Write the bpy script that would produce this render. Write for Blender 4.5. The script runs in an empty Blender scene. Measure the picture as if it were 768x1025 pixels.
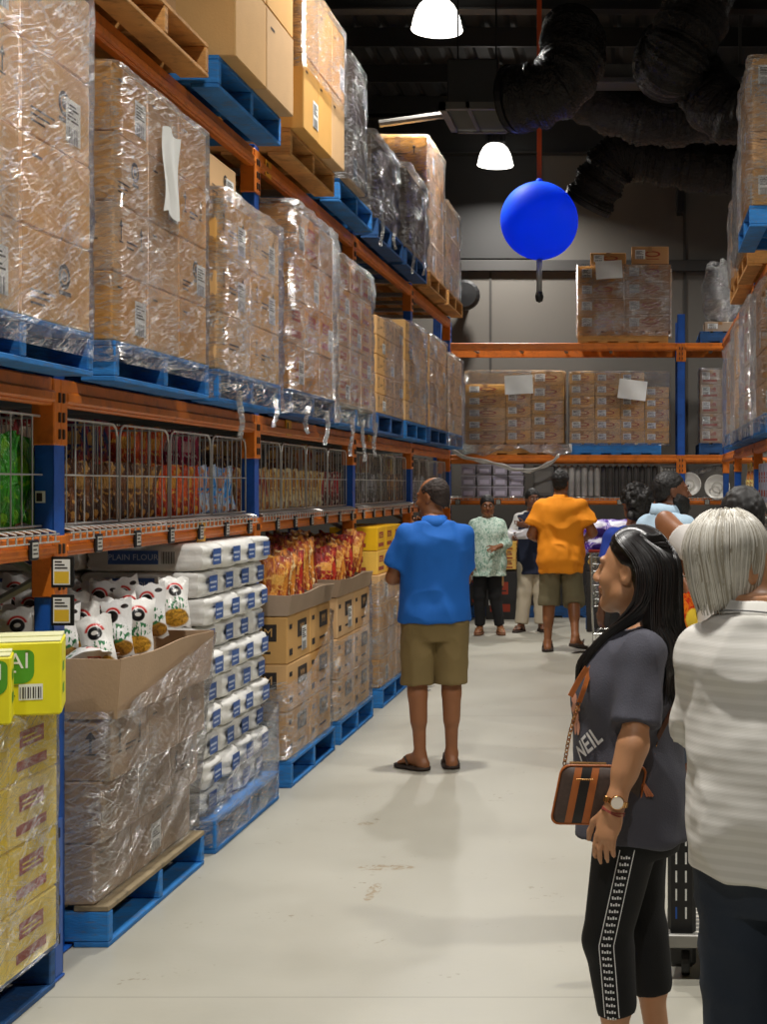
import bpy, bmesh, math, random
import numpy as np
from mathutils import Vector, Matrix
from mathutils.bvhtree import BVHTree

SC = bpy.context.scene
COL = SC.collection
RNG = random.Random(11)
F, CX, CY, EYE = 1460.0, 640.0, 485.0, 1.68


def wp(x, y, d):
    """photo direction (x, y) at depth d metres in front of the lens, as a point of the place"""
    return Vector(((x - CX) * d / F, d, EYE - (y - CY) * d / F))


def lin(h):
    if isinstance(h, (tuple, list)):
        return tuple(h) if len(h) == 4 else tuple(h) + (1,)
    c = [int(h[i:i + 2], 16) / 255 for i in (0, 2, 4)]
    return tuple(x / 12.92 if x <= .04045 else ((x + .055) / 1.055) ** 2.4 for x in c) + (1,)


# ------------------------------------------------------------------ materials
class NT:
    def __init__(s, name):
        s.mat = bpy.data.materials.new(name)
        s.mat.use_nodes = True
        s.t = s.mat.node_tree
        s.t.nodes.clear()
        s.out = s.n('ShaderNodeOutputMaterial')

    def n(s, typ, **kw):
        nd = s.t.nodes.new(typ)
        for k, v in kw.items():
            setattr(nd, k, v)
        return nd

    def l(s, a, b):
        s.t.links.new(a, b)

    def setin(s, sock, v):
        if isinstance(v, bpy.types.NodeSocket):
            s.l(v, sock)
        else:
            sock.default_value = v

    def math(s, op, a, b=None, c=None, clamp=False):
        nd = s.n('ShaderNodeMath', operation=op, use_clamp=clamp)
        s.setin(nd.inputs[0], a)
        if b is not None:
            s.setin(nd.inputs[1], b)
        if c is not None:
            s.setin(nd.inputs[2], c)
        return nd.outputs[0]

    def mix(s, f, a, b):
        nd = s.n('ShaderNodeMix', data_type='RGBA')
        s.setin(nd.inputs[0], f)
        s.setin(nd.inputs[6], a)
        s.setin(nd.inputs[7], b)
        return nd.outputs[2]

    def co(s, kind='Object'):
        return s.n('ShaderNodeTexCoord').outputs[kind]

    def xyz(s, v):
        nd = s.n('ShaderNodeSeparateXYZ')
        s.l(v, nd.inputs[0])
        return nd.outputs

    def vec(s, x, y, z):
        nd = s.n('ShaderNodeCombineXYZ')
        for i, q in enumerate((x, y, z)):
            s.setin(nd.inputs[i], q)
        return nd.outputs[0]

    def noise(s, v, scale, detail=2, rough=.5, dist=0.0):
        nd = s.n('ShaderNodeTexNoise')
        s.l(v, nd.inputs['Vector'])
        nd.inputs['Scale'].default_value = scale
        nd.inputs['Detail'].default_value = detail
        nd.inputs['Roughness'].default_value = rough
        nd.inputs['Distortion'].default_value = dist
        return nd.outputs['Fac']

    def vscale(s, v, sc):
        nd = s.n('ShaderNodeVectorMath', operation='MULTIPLY')
        s.l(v, nd.inputs[0])
        nd.inputs[1].default_value = sc
        return nd.outputs[0]

    def ramp(s, f, lo, hi, a=0.0, b=1.0):
        nd = s.n('ShaderNodeMapRange')
        s.setin(nd.inputs[0], f)
        nd.inputs[1].default_value = lo
        nd.inputs[2].default_value = hi
        nd.inputs[3].default_value = a
        nd.inputs[4].default_value = b
        return nd.outputs[0]

    def bump(s, h, strength, dist=.01):
        nd = s.n('ShaderNodeBump')
        s.l(h, nd.inputs['Height'])
        nd.inputs['Strength'].default_value = strength
        nd.inputs['Distance'].default_value = dist
        return nd.outputs['Normal']

    def bsdf(s, color, rough=.6, metal=0.0, normal=None, **kw):
        p = s.n('ShaderNodeBsdfPrincipled')
        s.setin(p.inputs['Base Color'], color)
        s.setin(p.inputs['Roughness'], rough)
        s.setin(p.inputs['Metallic'], metal)
        if normal is not None:
            s.l(normal, p.inputs['Normal'])
        for k, v in kw.items():
            s.setin(p.inputs[k], v)
        return p.outputs[0]

    def done(s, sh):
        s.l(sh, s.out.inputs['Surface'])
        return s.mat


_M = {}


def mat(name, col, rough=.6, metal=0.0, var=0.0, vscale=8.0, bump=0.0, bscale=60.0, stretch=(1, 1, 1), rnd=0.0, dirt=None, dirt_amt=.5, **kw):
    """plain painted / cloth / card surface with some colour variation and grain"""
    if name in _M:
        return _M[name]
    t = NT(name)
    c = lin(col)
    v = t.vscale(t.co(), stretch)
    color = c
    if var:
        f = t.noise(v, vscale, 4)
        color = t.mix(t.ramp(f, .3, .7), tuple(x * (1 - var) for x in c[:3]) + (1,), tuple(min(1, x * (1 + var)) for x in c[:3]) + (1,))
    if rnd:
        oi = t.n('ShaderNodeObjectInfo').outputs['Random']
        hs = t.n('ShaderNodeHueSaturation')
        t.setin(hs.inputs['Color'], color)
        t.l(t.ramp(oi, 0, 1, 1 - rnd, 1 + rnd), hs.inputs['Value'])
        t.l(t.ramp(t.math('FRACT', t.math('MULTIPLY', oi, 7.31)), 0, 1, .85, 1.1), hs.inputs['Saturation'])
        color = hs.outputs[0]
    if dirt:
        f = t.noise(v, vscale * 2.3, 6, .7)
        color = t.mix(t.math('MULTIPLY', t.ramp(f, .52, .66), dirt_amt), color, lin(dirt))
    nrm = None
    if bump:
        nrm = t.bump(t.noise(v, bscale, 3), bump)
    _M[name] = t.done(t.bsdf(color, rough, metal, nrm, **kw))
    return _M[name]


def emis(name, col, strength):
    if name in _M:
        return _M[name]
    t = NT(name)
    e = t.n('ShaderNodeEmission')
    e.inputs[0].default_value = lin(col)
    e.inputs[1].default_value = strength
    _M[name] = t.done(e.outputs[0])
    return _M[name]


def film_mat(name, haze=.25, tint='ffffff', spec=.25, tilt=.3, dens=26.0, milky=.0):
    """cling film wound round a load: clear sheet with tight slanting creases, their highlights painted in white"""
    if name in _M:
        return _M[name]
    t = NT(name)
    x, y, z = t.xyz(t.co())
    u = t.math('ADD', x, y)
    warp = t.math('MULTIPLY', t.noise(t.vec(u, z, 3.1), 3.0, 2), .12)
    zw = t.math('ADD', z, warp)
    v1 = t.vec(t.math('MULTIPLY', u, 3.2), t.math('MULTIPLY', t.math('SUBTRACT', zw, t.math('MULTIPLY', u, tilt)), dens), 0.0)
    v2 = t.vec(t.math('MULTIPLY', u, 4.0), t.math('MULTIPLY', t.math('ADD', zw, t.math('MULTIPLY', u, tilt * .55)), dens * .8), 4.0)
    s1 = t.noise(v1, 1.0, 3, .6)
    s2 = t.noise(v2, 1.0, 3, .6)
    patch = t.noise(t.vec(u, z, 1.7), 4.0, 3)
    crk = t.noise(t.vec(u, z, 9.0), 30.0, 4, .65, 2.0)
    r1 = t.ramp(t.math('ABSOLUTE', t.math('SUBTRACT', s1, .5)), 0.0, .030, 1.0, 0.0)
    r2 = t.ramp(t.math('ABSOLUTE', t.math('SUBTRACT', s2, .52)), 0.0, .022, 1.0, 0.0)
    r3 = t.math('MULTIPLY', t.ramp(t.math('ABSOLUTE', t.math('SUBTRACT', crk, .5)), 0.0, .035, 1.0, 0.0), t.ramp(patch, .50, .62))
    lines = t.math('MAXIMUM', t.math('MAXIMUM', r1, t.math('MULTIPLY', r2, .7)), r3)
    mask = t.math('MULTIPLY', lines, t.ramp(patch, .28, .6, .25, 1.0))
    h = t.math('ADD', t.math('MULTIPLY', lines, .5), t.math('ADD', t.math('ADD', s1, s2), t.math('MULTIPLY', crk, .8)))
    nrm = t.bump(h, 1.0, .035)
    gl = t.n('ShaderNodeBsdfGlossy')
    gl.inputs['Color'].default_value = lin('ffffff')
    gl.inputs['Roughness'].default_value = .2
    t.l(nrm, gl.inputs['Normal'])
    tr = t.n('ShaderNodeBsdfTransparent')
    tr.inputs[0].default_value = lin(tint)
    df = t.n('ShaderNodeBsdfDiffuse')
    df.inputs[0].default_value = lin('e4e4e2')  # white painted along the creases as their highlights
    t.l(nrm, df.inputs['Normal'])
    fr = t.n('ShaderNodeFresnel')
    fr.inputs['IOR'].default_value = 1.45
    t.l(nrm, fr.inputs['Normal'])
    m1 = t.n('ShaderNodeMixShader')
    t.l(t.math('ADD', t.math('MULTIPLY', mask, haze), t.math('MULTIPLY', t.ramp(patch, .4, .65), milky), clamp=True), m1.inputs[0])
    t.l(tr.outputs[0], m1.inputs[1])
    t.l(df.outputs[0], m1.inputs[2])
    m2 = t.n('ShaderNodeMixShader')
    g = t.math('ADD', t.math('MULTIPLY', fr.outputs[0], .7), t.math('MULTIPLY', mask, spec), clamp=True)
    t.l(g, m2.inputs[0])
    t.l(m1.outputs[0], m2.inputs[1])
    t.l(gl.outputs[0], m2.inputs[2])
    _M[name] = t.done(m2.outputs[0])
    return _M[name]


# ------------------------------------------------------------------ mesh builder
class MB:
    def __init__(s):
        s.v, s.f, s.m = [], [], []

    def add(s, vs, fs, mi=0):
        b = len(s.v)
        s.v += [tuple(p) for p in vs]
        s.f += [tuple(i + b for i in f) for f in fs]
        s.m += [mi] * len(fs)
        return s

    def box(s, a, b, mi=0, bev=0.0, R=None, c=None):
        """box between corners a and b, edges chamfered by bev; R (3x3) turns it about c (or its centre)"""
        a, b = Vector(a), Vector(b)
        ctr, h = (a + b) / 2, (b - a) / 2
        h = Vector([abs(q) for q in h])
        bev = min(bev, min(h) * .8)
        vs, idx, fs = [], {}, []
        if bev <= 0:
            for sx in (-1, 1):
                for sy in (-1, 1):
                    for sz in (-1, 1):
                        vs.append(Vector((sx * h.x, sy * h.y, sz * h.z)))
            fs = [(0, 1, 3, 2), (4, 6, 7, 5), (0, 4, 5, 1), (2, 3, 7, 6), (0, 2, 6, 4), (1, 5, 7, 3)]
        else:
            for ax in range(3):
                for sx in (-1, 1):
                    for sy in (-1, 1):
                        for sz in (-1, 1):
                            sg = (sx, sy, sz)
                            idx[ax, sg] = len(vs)
                            vs.append(Vector([sg[i] * (h[i] - (0 if i == ax else bev)) for i in range(3)]))
            for ax in range(3):
                o = [i for i in range(3) if i != ax]
                for sg in (-1, 1):
                    loop = []
                    for p, q in ((-1, -1), (1, -1), (1, 1), (-1, 1)):
                        k = [0, 0, 0]
                        k[ax], k[o[0]], k[o[1]] = sg, p, q
                        loop.append(idx[ax, tuple(k)])
                    fs.append(tuple(loop))
            for ax in range(3):
                p, q = [i for i in range(3) if i != ax]
                for s1 in (-1, 1):
                    for s2 in (-1, 1):
                        k = [0, 0, 0]
                        k[p], k[q] = s1, s2
                        k0, k1 = list(k), list(k)
                        k0[ax], k1[ax] = -1, 1
                        fs.append((idx[p, tuple(k0)], idx[p, tuple(k1)], idx[q, tuple(k1)], idx[q, tuple(k0)]))
            for sx in (-1, 1):
                for sy in (-1, 1):
                    for sz in (-1, 1):
                        fs.append(tuple(idx[ax, (sx, sy, sz)] for ax in range(3)))
        out = []
        for f in fs:
            n = (vs[f[1]] - vs[f[0]]).cross(vs[f[2]] - vs[f[0]])
            m = sum((vs[i] for i in f), Vector())
            out.append(f if n.dot(m) > 0 else tuple(reversed(f)))
        if R is not None:
            piv = Vector(c) if c is not None else ctr
            vs = [piv + R @ (p + ctr - piv) for p in vs]
        else:
            vs = [p + ctr for p in vs]
        return s.add(vs, out, mi)

    def tube(s, pts, r, n=6, mi=0, closed=False, cap=True):
        pts = [Vector(p) for p in pts]
        m = len(pts)
        rs = r if isinstance(r, (list, tuple)) else [r] * m
        d0 = (pts[1] - pts[0]).normalized()
        up = Vector((0, 0, 1)) if abs(d0.z) < .9 else Vector((1, 0, 0))
        u = d0.cross(up).normalized()
        rings = []
        for i in range(m):
            if closed:
                d = (pts[(i + 1) % m] - pts[i - 1])
            else:
                d = pts[min(i + 1, m - 1)] - pts[max(i - 1, 0)]
            d = d.normalized() if d.length > 1e-9 else d0
            u = (u - d * u.dot(d))
            u = u.normalized() if u.length > 1e-9 else d.orthogonal().normalized()
            w = d.cross(u)
            rings.append([pts[i] + (u * math.cos(2 * math.pi * k / n) + w * math.sin(2 * math.pi * k / n)) * rs[i] for k in range(n)])
        vs = [p for g in rings for p in g]
        fs = []
        for i in range(m if closed else m - 1):
            j = (i + 1) % m
            for k in range(n):
                fs.append((i * n + k, i * n + (k + 1) % n, j * n + (k + 1) % n, j * n + k))
        if cap and not closed:
            fs.append(tuple(reversed(range(n))))
            fs.append(tuple((m - 1) * n + k for k in range(n)))
        return s.add(vs, fs, mi)

    def lathe(s, prof, n=24, c=(0, 0, 0), mi=0, R=None, close=False):
        """prof: list of (radius, height); turned about z"""
        c = Vector(c)
        vs, fs = [], []
        for r, z in prof:
            for k in range(n):
                a = 2 * math.pi * k / n
                p = Vector((r * math.cos(a), r * math.sin(a), z))
                vs.append(c + (R @ p if R is not None else p))
        for i in range(len(prof) - 1):
            for k in range(n):
                fs.append((i * n + k, i * n + (k + 1) % n, (i + 1) * n + (k + 1) % n, (i + 1) * n + k))
        if close:
            fs.append(tuple(reversed(range(n))))
            fs.append(tuple((len(prof) - 1) * n + k for k in range(n)))
        return s.add(vs, fs, mi)

    def quad(s, o, u, v, mi=0):
        o, u, v = Vector(o), Vector(u), Vector(v)
        return s.add([o, o + u, o + u + v, o + v], [(0, 1, 2, 3)], mi)

    def disc(s, c, u, v, n=24, mi=0, r0=0.0):
        c, u, v = Vector(c), Vector(u), Vector(v)
        o = [c + u * math.cos(2 * math.pi * k / n) + v * math.sin(2 * math.pi * k / n) for k in range(n)]
        if r0 <= 0:
            return s.add(o, [tuple(range(n))], mi)
        i_ = [c + (p - c) * r0 for p in o]
        return s.add(o + i_, [(k, (k + 1) % n, n + (k + 1) % n, n + k) for k in range(n)], mi)

    def grid(s, fn, nu, nv, mi=0, wrap=False):
        vs = [fn(i / (nu if wrap else nu - 1), j / (nv - 1)) for j in range(nv) for i in range(nu)]
        fs = []
        for j in range(nv - 1):
            for i in range(nu if wrap else nu - 1):
                fs.append((j * nu + i, j * nu + (i + 1) % nu, (j + 1) * nu + (i + 1) % nu, (j + 1) * nu + i))
        return s.add(vs, fs, mi)

    def text(s, body, o, ux, uy, size, mi=0, align='CENTER'):
        tv, tf = text_geo(body, align)
        o, ux, uy = Vector(o), Vector(ux).normalized(), Vector(uy).normalized()
        return s.add([o + ux * (p[0] * size) + uy * (p[1] * size) for p in tv], tf, mi)

    def mesh(s, name, mats, smooth=False):
        me = bpy.data.meshes.new(name)
        me.from_pydata(s.v, [], s.f)
        for m in mats:
            me.materials.append(m)
        if any(s.m):
            me.polygons.foreach_set('material_index', s.m)
        if smooth:
            me.polygons.foreach_set('use_smooth', [True] * len(me.polygons))
        me.update()
        return me


_T = {}


def text_geo(body, align, bold=0.0):
    if (body, align, bold) not in _T:
        cu = bpy.data.curves.new('lettering', 'FONT')
        cu.body = body
        cu.align_x = align
        cu.align_y = 'CENTER'
        cu.resolution_u = 2
        cu.offset = bold
        o = bpy.data.objects.new('lettering', cu)
        COL.objects.link(o)
        dg = bpy.context.evaluated_depsgraph_get()
        me = bpy.data.meshes.new_from_object(o.evaluated_get(dg))
        _T[body, align, bold] = ([tuple(v.co) for v in me.vertices], [tuple(p.vertices) for p in me.polygons])
        bpy.data.objects.remove(o)
        bpy.data.curves.remove(cu)
        bpy.data.meshes.remove(me)
    return _T[body, align, bold]


def ob(name, mb, mats, parent=None, smooth=False, loc=None, rot=None):
    if not isinstance(mats, (list, tuple)):
        mats = [mats]
    me = mb if isinstance(mb, bpy.types.Mesh) else mb.mesh(name, mats, smooth)
    o = bpy.data.objects.new(name, me)
    COL.objects.link(o)
    if parent is not None:
        o.parent = parent
    if loc is not None:
        o.location = loc
    if rot is not None:
        o.rotation_euler = rot
    return o


LABELS = {}


def tag(o, label, cat, group=None, kind=None):
    n = len(label.split())
    if not 4 <= n <= 16:
        print('LABEL LENGTH', n, label)
    o['label'] = label
    o['category'] = cat
    if group:
        o['group'] = group
    if kind:
        o['kind'] = kind
    return o


def empty(name, loc, label, cat, group=None, rz=0.0):
    o = bpy.data.objects.new(name, None)
    COL.objects.link(o)
    o.empty_display_size = .1
    o.location = loc
    o.rotation_euler = (0, 0, rz)
    return tag(o, label, cat, group)


KIDS = {}


def clone(src, loc, rot=None, label=None, group=None, scale=None):
    """a copy of a thing and of its parts and sub-parts, sharing mesh data"""
    r = src.copy()
    COL.objects.link(r)
    r.location = loc
    if rot is not None:
        r.rotation_euler = rot
    if scale is not None:
        r.scale = scale
    if label:
        r['label'] = label
        n = len(label.split())
        if not 4 <= n <= 16:
            print('LABEL LENGTH', n, label)
    if group:
        r['group'] = group

    def down(a, b):
        for ch in KIDS.get(a.name, []):
            c = ch.copy()
            COL.objects.link(c)
            c.parent = b
            KIDS.setdefault(b.name, []).append(c)
            down(ch, c)
    down(src, r)
    return r


def kid(name, mb, mats, parent, smooth=False, loc=None, rot=None, label=None):
    o = ob(name, mb, mats, parent, smooth, loc, rot)
    KIDS.setdefault(parent.name, []).append(o)
    if label:
        o['label'] = label
    return o


ORD = ['first', 'second', 'third', 'fourth', 'fifth', 'sixth', 'seventh', 'eighth', 'ninth', 'tenth', 'eleventh', 'twelfth', 'thirteenth',
       'fourteenth', 'fifteenth', 'sixteenth', 'seventeenth', 'eighteenth', 'nineteenth', 'twentieth']

# palette
ORANGE = mat('orange_paint', 'd0701c', .42, var=.12, vscale=5, bump=.05, dirt='5a2c12', dirt_amt=.35)
BLUE = mat('blue_paint', '1450a4', .42, var=.12, vscale=5, dirt='0c2a58', dirt_amt=.4)
STEEL = mat('zinc_steel', 'a8a8a4', .38, .8, var=.1)
WIRE = mat('zinc_wire', 'c6c4be', .35, .55)
DARK = mat('dark_slot', '0a0a0a', .8)
BLACK = mat('black_plastic', '121213', .45, var=.15)
WHITE = mat('white_paper', 'e6e6e2', .6, var=.04)
INK = mat('black_ink', '2c2420', .8)
REDINK = mat('red_ink', '9c3a24', .75)
CARD = mat('corrugated_card', 'c69658', .82, var=.10, vscale=3, bump=.12, bscale=90, rnd=.12)
CARD_LIGHT = mat('pale_card', 'd0a264', .82, var=.08, vscale=3, bump=.12, bscale=90, rnd=.10)
CARD_RED = mat('reddish_card', 'bb8850', .8, var=.10, vscale=3, bump=.12, bscale=90, rnd=.10)
CARD_GREY = mat('grey_brown_card', 'a98f74', .82, var=.08, vscale=3, bump=.12, bscale=90, rnd=.10)
CARD_YEL = mat('yellow_card', 'ecd01c', .6, var=.08, vscale=4, rnd=.05)
CARD_AMB = mat('amber_card', 'f0b818', .6, var=.08, vscale=4, rnd=.06)
TAPE = mat('brown_tape', 'a87a4c', .3, var=.06)
PAL_BLUE = mat('blue_pallet_wood', '1f72b8', .7, var=.22, vscale=6, bump=.25, bscale=40, stretch=(1, 1, 5), dirt='5b5a55', dirt_amt=.6)
PAL_NAVY = mat('dark_blue_pallet_wood', '1c4f86', .7, var=.22, vscale=6, bump=.25, bscale=40, stretch=(1, 1, 5), dirt='3a3a3a', dirt_amt=.6)
PAL_WOOD = mat('bare_pallet_wood', 'c08a4a', .8, var=.25, vscale=5, bump=.3, bscale=40, stretch=(1, 1, 6), dirt='6a4622', dirt_amt=.5)
WORN = mat('worn_deck_wood', '8a7a5e', .85, var=.25, vscale=6, bump=.3, bscale=40, dirt='4c4434', dirt_amt=.6)
FILM = film_mat('clear_film', .55, spec=.30, dens=34, milky=.015)
FILM_FAR = film_mat('thin_far_film', .22, spec=.22, dens=22)
FILM_HAZE = film_mat('creased_film', .75, spec=.36, tilt=.22, dens=30, milky=.10)
FILM_DIAG = film_mat('slanted_film', .62, spec=.30, tilt=.5, dens=34, milky=.03)
FILM_DARK = film_mat('silvery_film', .35, spec=.60, tilt=.1, dens=18, tint='b4b8c0', milky=.03)
FILM_MILK = film_mat('milky_film', .7, spec=.35, tilt=.5, dens=14, milky=.55)
# ------------------------------------------------------------------ the room
def structure(name, mb, mats, smooth=False):
    o = ob(name, mb, mats, None, smooth)
    o['kind'] = 'structure'
    return o


def floor_mat():
    t = NT('sealed_concrete')
    co = t.co()
    x, y, z = t.xyz(co)
    f = t.noise(co, .9, 5, .6)
    c = t.mix(t.ramp(f, .3, .7), lin('a09d90'), lin('aeab9e'))
    fine = t.noise(co, 14, 5, .7)
    c = t.mix(t.math('MULTIPLY', t.ramp(fine, .55, .75), .25), c, lin('a9a390'))
    spots = t.noise(co, 3.1, 3, .5)
    speck = t.noise(co, 30, 2)
    c = t.mix(t.math('MULTIPLY', t.math('MULTIPLY', t.ramp(spots, .6, .66), t.ramp(speck, .62, .68)), .7), c, lin('7c6f58'))
    # worn scuffs on the paint, where the photo shows them
    for px, py, ex, ey in ((-1.11, 6.40, .13, .05), (-1.10, 6.02, .03, .14), (-1.35, 7.22, .05, .03)):
        dx = t.math('DIVIDE', t.math('SUBTRACT', x, px), ex)
        dy = t.math('DIVIDE', t.math('SUBTRACT', y, py), ey)
        r = t.math('ADD', t.math('MULTIPLY', dx, dx), t.math('MULTIPLY', dy, dy))
        n = t.math('MULTIPLY', t.ramp(t.noise(co, 26, 3, .6, 1.0), .48, .54), t.ramp(r, 1.0, .8))
        c = t.mix(t.math('MULTIPLY', n, .75), c, lin('8b7656'))
    for yy in (4.78, 10.6, 16.2):     # saw-cut joints
        j = t.ramp(t.math('ABSOLUTE', t.math('SUBTRACT', y, yy)), .004, .007, 1, 0)
        c = t.mix(t.math('MULTIPLY', j, .35), c, lin('6c685c'))
    return t.done(t.bsdf(c, t.ramp(f, .3, .7, .34, .48), 0, t.bump(t.noise(co, 40, 3), .03)))


structure('floor', MB().box((-9, -12, -.2), (9, 24, 0)), floor_mat())
WALLM = mat('grey_wall_panel', '57534d', .75, var=.04, vscale=1.2)
m = MB()
m.box((-9, 20.6, 0), (9, 20.8, 7.6))
structure('wall_back', m, WALLM)
m = MB()
for xx in (-2.1, .64, 3.4):                      # dark joints between tilt-up panels
    m.box((xx - .018, 20.585, 0), (xx + .018, 20.605, 7.0))
structure('trim_1', m, mat('joint_sealant', '33302c', .8))
structure('trim_2', MB().box((-4.5, 20.5, 4.68), (4.5, 20.6, 4.84), 0, .01), mat('dark_rail', '2a2826', .6))
structure('wall_left', MB().box((-7.2, -12, 0), (-7, 24, 7.6)), WALLM)
structure('wall_right', MB().box((7, -12, 0), (7.2, 24, 7.6)), WALLM)
structure('wall_front', MB().box((-9, -12.2, 0), (9, -12, 7.6)), WALLM)

CEILM = mat('black_roof_sheet', '141413', .6, var=.2)
m = MB()
n = 360
for i in range(n):                                 # ribbed roof sheet, ribs run along the aisle
    x0 = -9 + 18 * i / n
    x1 = -9 + 18 * (i + 1) / n
    z0, z1 = 7.0 + .035 * ((i % 6) in (0, 1)), 7.0 + .035 * (((i + 1) % 6) in (0, 1))
    m.add([(x0, -12, z0), (x1, -12, z1), (x1, 24, z1), (x0, 24, z0)], [(0, 1, 2, 3)])
m.box((-9, -12, 7.1), (9, 24, 7.2))
structure('ceiling', m, CEILM)
m = MB()
for yy in np.arange(-10, 20.5, 1.5):
    m.box((-8.9, yy - .03, 6.78), (8.9, yy + .03, 7.0))
structure('trim_3', m, mat('black_purlin', '181817', .5))
m = MB()
for yy in (2.0, 8.3, 14.2, 20.3):                  # roof rafters
    m.box((-8.9, yy - .09, 6.28), (8.9, yy + .09, 6.30), 0)
    m.box((-8.9, yy - .09, 6.76), (8.9, yy + .09, 6.78), 0)
    m.box((-8.9, yy - .01, 6.30), (8.9, yy + .01, 6.76), 0)
structure('trim_4', m, mat('black_rafter', '1c1b1a', .5))
structure('trim_5', MB().box((-6.9, 20.52, 4.86), (-1.40, 20.6, 6.9), 0, .004), mat('black_wall_sheet', '161514', .7))  # black sheet over the upper left of the back wall
# ceiling-hung steel
m = MB()
m.box((-.75, 14.3, 5.62), (2.6, 14.6, 5.68), 0, .008)
m.box((-.75, 14.43, 5.68), (2.6, 14.46, 5.84), 0)
for xx in (-.6, 1.0, 2.4):
    m.box((xx - .015, 14.43, 5.8), (xx + .015, 14.46, 7.0), 0)
tag(ob('ceiling_beam', m, mat('dim_grey_steel', '4a4743', .5)), 'dull grey steel angle hung level under the dark flexible ducts', 'beam')
m = MB()
m.box((.52, 20.2, 5.45), (.62, 20.5, 6.3), 0, .01)
m.box((.40, 20.15, 6.1), (.74, 20.5, 6.22), 0, .01)
tag(ob('wall_bracket', m, BLACK), 'black steel bracket at the top of the back wall', 'bracket')
m = MB()
m.lathe([(.0, 0), (.19, 0), (.21, .03), (.21, .1), (.17, .14), (0, .15)], 20, (0, 0, 0), 0, Matrix.Rotation(math.radians(90), 3, 'X'))
m.box((-.05, 0, -.05), (.05, .3, .05), 0, .01)
tag(ob('security_camera', m, BLACK, None, False, wp(466, 296, 20.3)), 'black round fitting on the back wall beside the left rack end', 'wall fitting')


# ---- flexible ducts
def duct_mat():
    t = NT('black_duct_foil')
    co = t.co()
    n1 = t.noise(t.vscale(co, (1, 1, 1)), 9, 4, .65, .8)
    n2 = t.noise(co, 40, 3, .6)
    h = t.math('ADD', t.math('MULTIPLY', n1, 1.0), t.math('MULTIPLY', n2, .35))
    return t.done(t.bsdf(lin('2a2826'), .26, .45, t.bump(h, 1.0, .06)))


DUCT = duct_mat()


def bez(pts, n):
    """smooth path through the points (Catmull-Rom)"""
    P = [Vector(p) for p in pts]
    P = [P[0] * 2 - P[1]] + P + [P[-1] * 2 - P[-2]]
    out = []
    for i in range(1, len(P) - 2):
        for k in range(n):
            t = k / n
            a, b, c, d = P[i - 1:i + 3]
            out.append(.5 * ((2 * b) + (c - a) * t + (2 * a - 5 * b + 4 * c - d) * t * t + (3 * b - a - 3 * c + d) * t ** 3))
    out.append(P[-2])
    return out


def duct(pts, r, label, seed):
    path = bez(pts, 34)
    rr = random.Random(seed)
    # tight spiral ribs and sagging wrinkles
    rad = [r * (1 + .022 * math.sin(i * math.pi / 2) + .06 * math.sin(i * .31 + seed) + .045 * rr.uniform(-1, 1)) for i in range(len(path))]
    m = MB().tube(path, rad, 22)
    m2 = MB()
    a, b = path[0], path[3]
    m2.tube([a, a + (b - a).normalized() * .06], r * 1.06, 22)      # clamp band
    o = ob('flexible_duct', m, DUCT, None, True)
    tag(o, label, 'duct', 'black flexible ducts under the roof')
    kid('clamp_band', m2, BLACK, o)
    return o


duct([wp(706, -40, 13.2), wp(698, 10, 13.2), wp(684, 40, 13.1), wp(672, 62, 13.15), wp(668, 66, 13.5), wp(672, 50, 13.9)], .30, 'thick black foil duct dropping steeply at the top right', 1)
duct([wp(512, 100, 12.6), wp(535, 97, 12.5), wp(560, 84, 12.5), wp(574, 58, 12.6), wp(572, 30, 12.9)], .27, 'black foil duct elbow leaving the air diffuser box', 2)
duct([wp(575, 88, 15.2), wp(612, 108, 15.0), wp(660, 120, 15.0), wp(720, 112, 15.2), wp(790, 80, 15.5)], .27, 'long sagging black foil duct above the ball, rising to the right', 3)
duct([wp(694, 70, 14.0), wp(716, 104, 13.5), wp(746, 116, 13.4), wp(800, 94, 13.5)], .27, 'short sagging black foil duct near the top right corner', 4)
duct([wp(588, 205, 17.6), wp(602, 180, 17.5), wp(622, 156, 17.4), wp(655, 160, 17.4), wp(700, 168, 17.4), wp(735, 170, 17.5)], .29, 'lowest black foil duct, bending down behind the blue ball', 5)

# air diffuser box
o = empty('air_diffuser', (0, 0, 0), 'black sheet metal diffuser box with slotted grille under the roof', 'air vent')
a, b = wp(452, 62, 13.2), wp(500, 112, 12.6)
x0, x1 = -1.66, -1.22
m = MB().box((x0, 12.6, 4.96), (x1, 13.3, 5.36), 0, .01)
kid('plenum_box', m, BLACK, o)
m = MB()
m.box((x0 - .06, 12.5, 4.9), (x1 + .06, 12.56, 4.96), 0)
m.box((x0 - .06, 13.34, 4.9), (x1 + .06, 13.4, 4.96), 0)
m.box((x0 - .06, 12.5, 4.9), (x0, 13.4, 4.96), 0)
m.box((x1, 12.5, 4.9), (x1 + .06, 13.4, 4.96), 0)
m.box((-1.485, 12.5, 4.91), (-1.455, 13.4, 4.96), 0)
for i in range(14):
    yy = 12.58 + i * .056
    m.box((x0, yy, 4.92), (x1, yy + .012, 4.955), 0, 0, Matrix.Rotation(.5, 3, 'X'))
kid('grille', m, mat('grille_grey', '4c4a46', .5), o)
m = MB()
for xx in (x0 + .05, x1 - .05):
    m = MB()
    m.tube([(xx, 12.95, 5.3), (xx, 12.95, 7.0)], .008)
    kid('hanger_rod', m, BLACK, o)
m = MB().tube([wp(380, 124, 13.6), wp(452, 114, 13.6)], .035, 8)
tag(ob('conduit_pipe', m, mat('dim_grey_steel', '4a4743')), 'thin grey pipe running left from the diffuser box', 'pipe')


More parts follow.
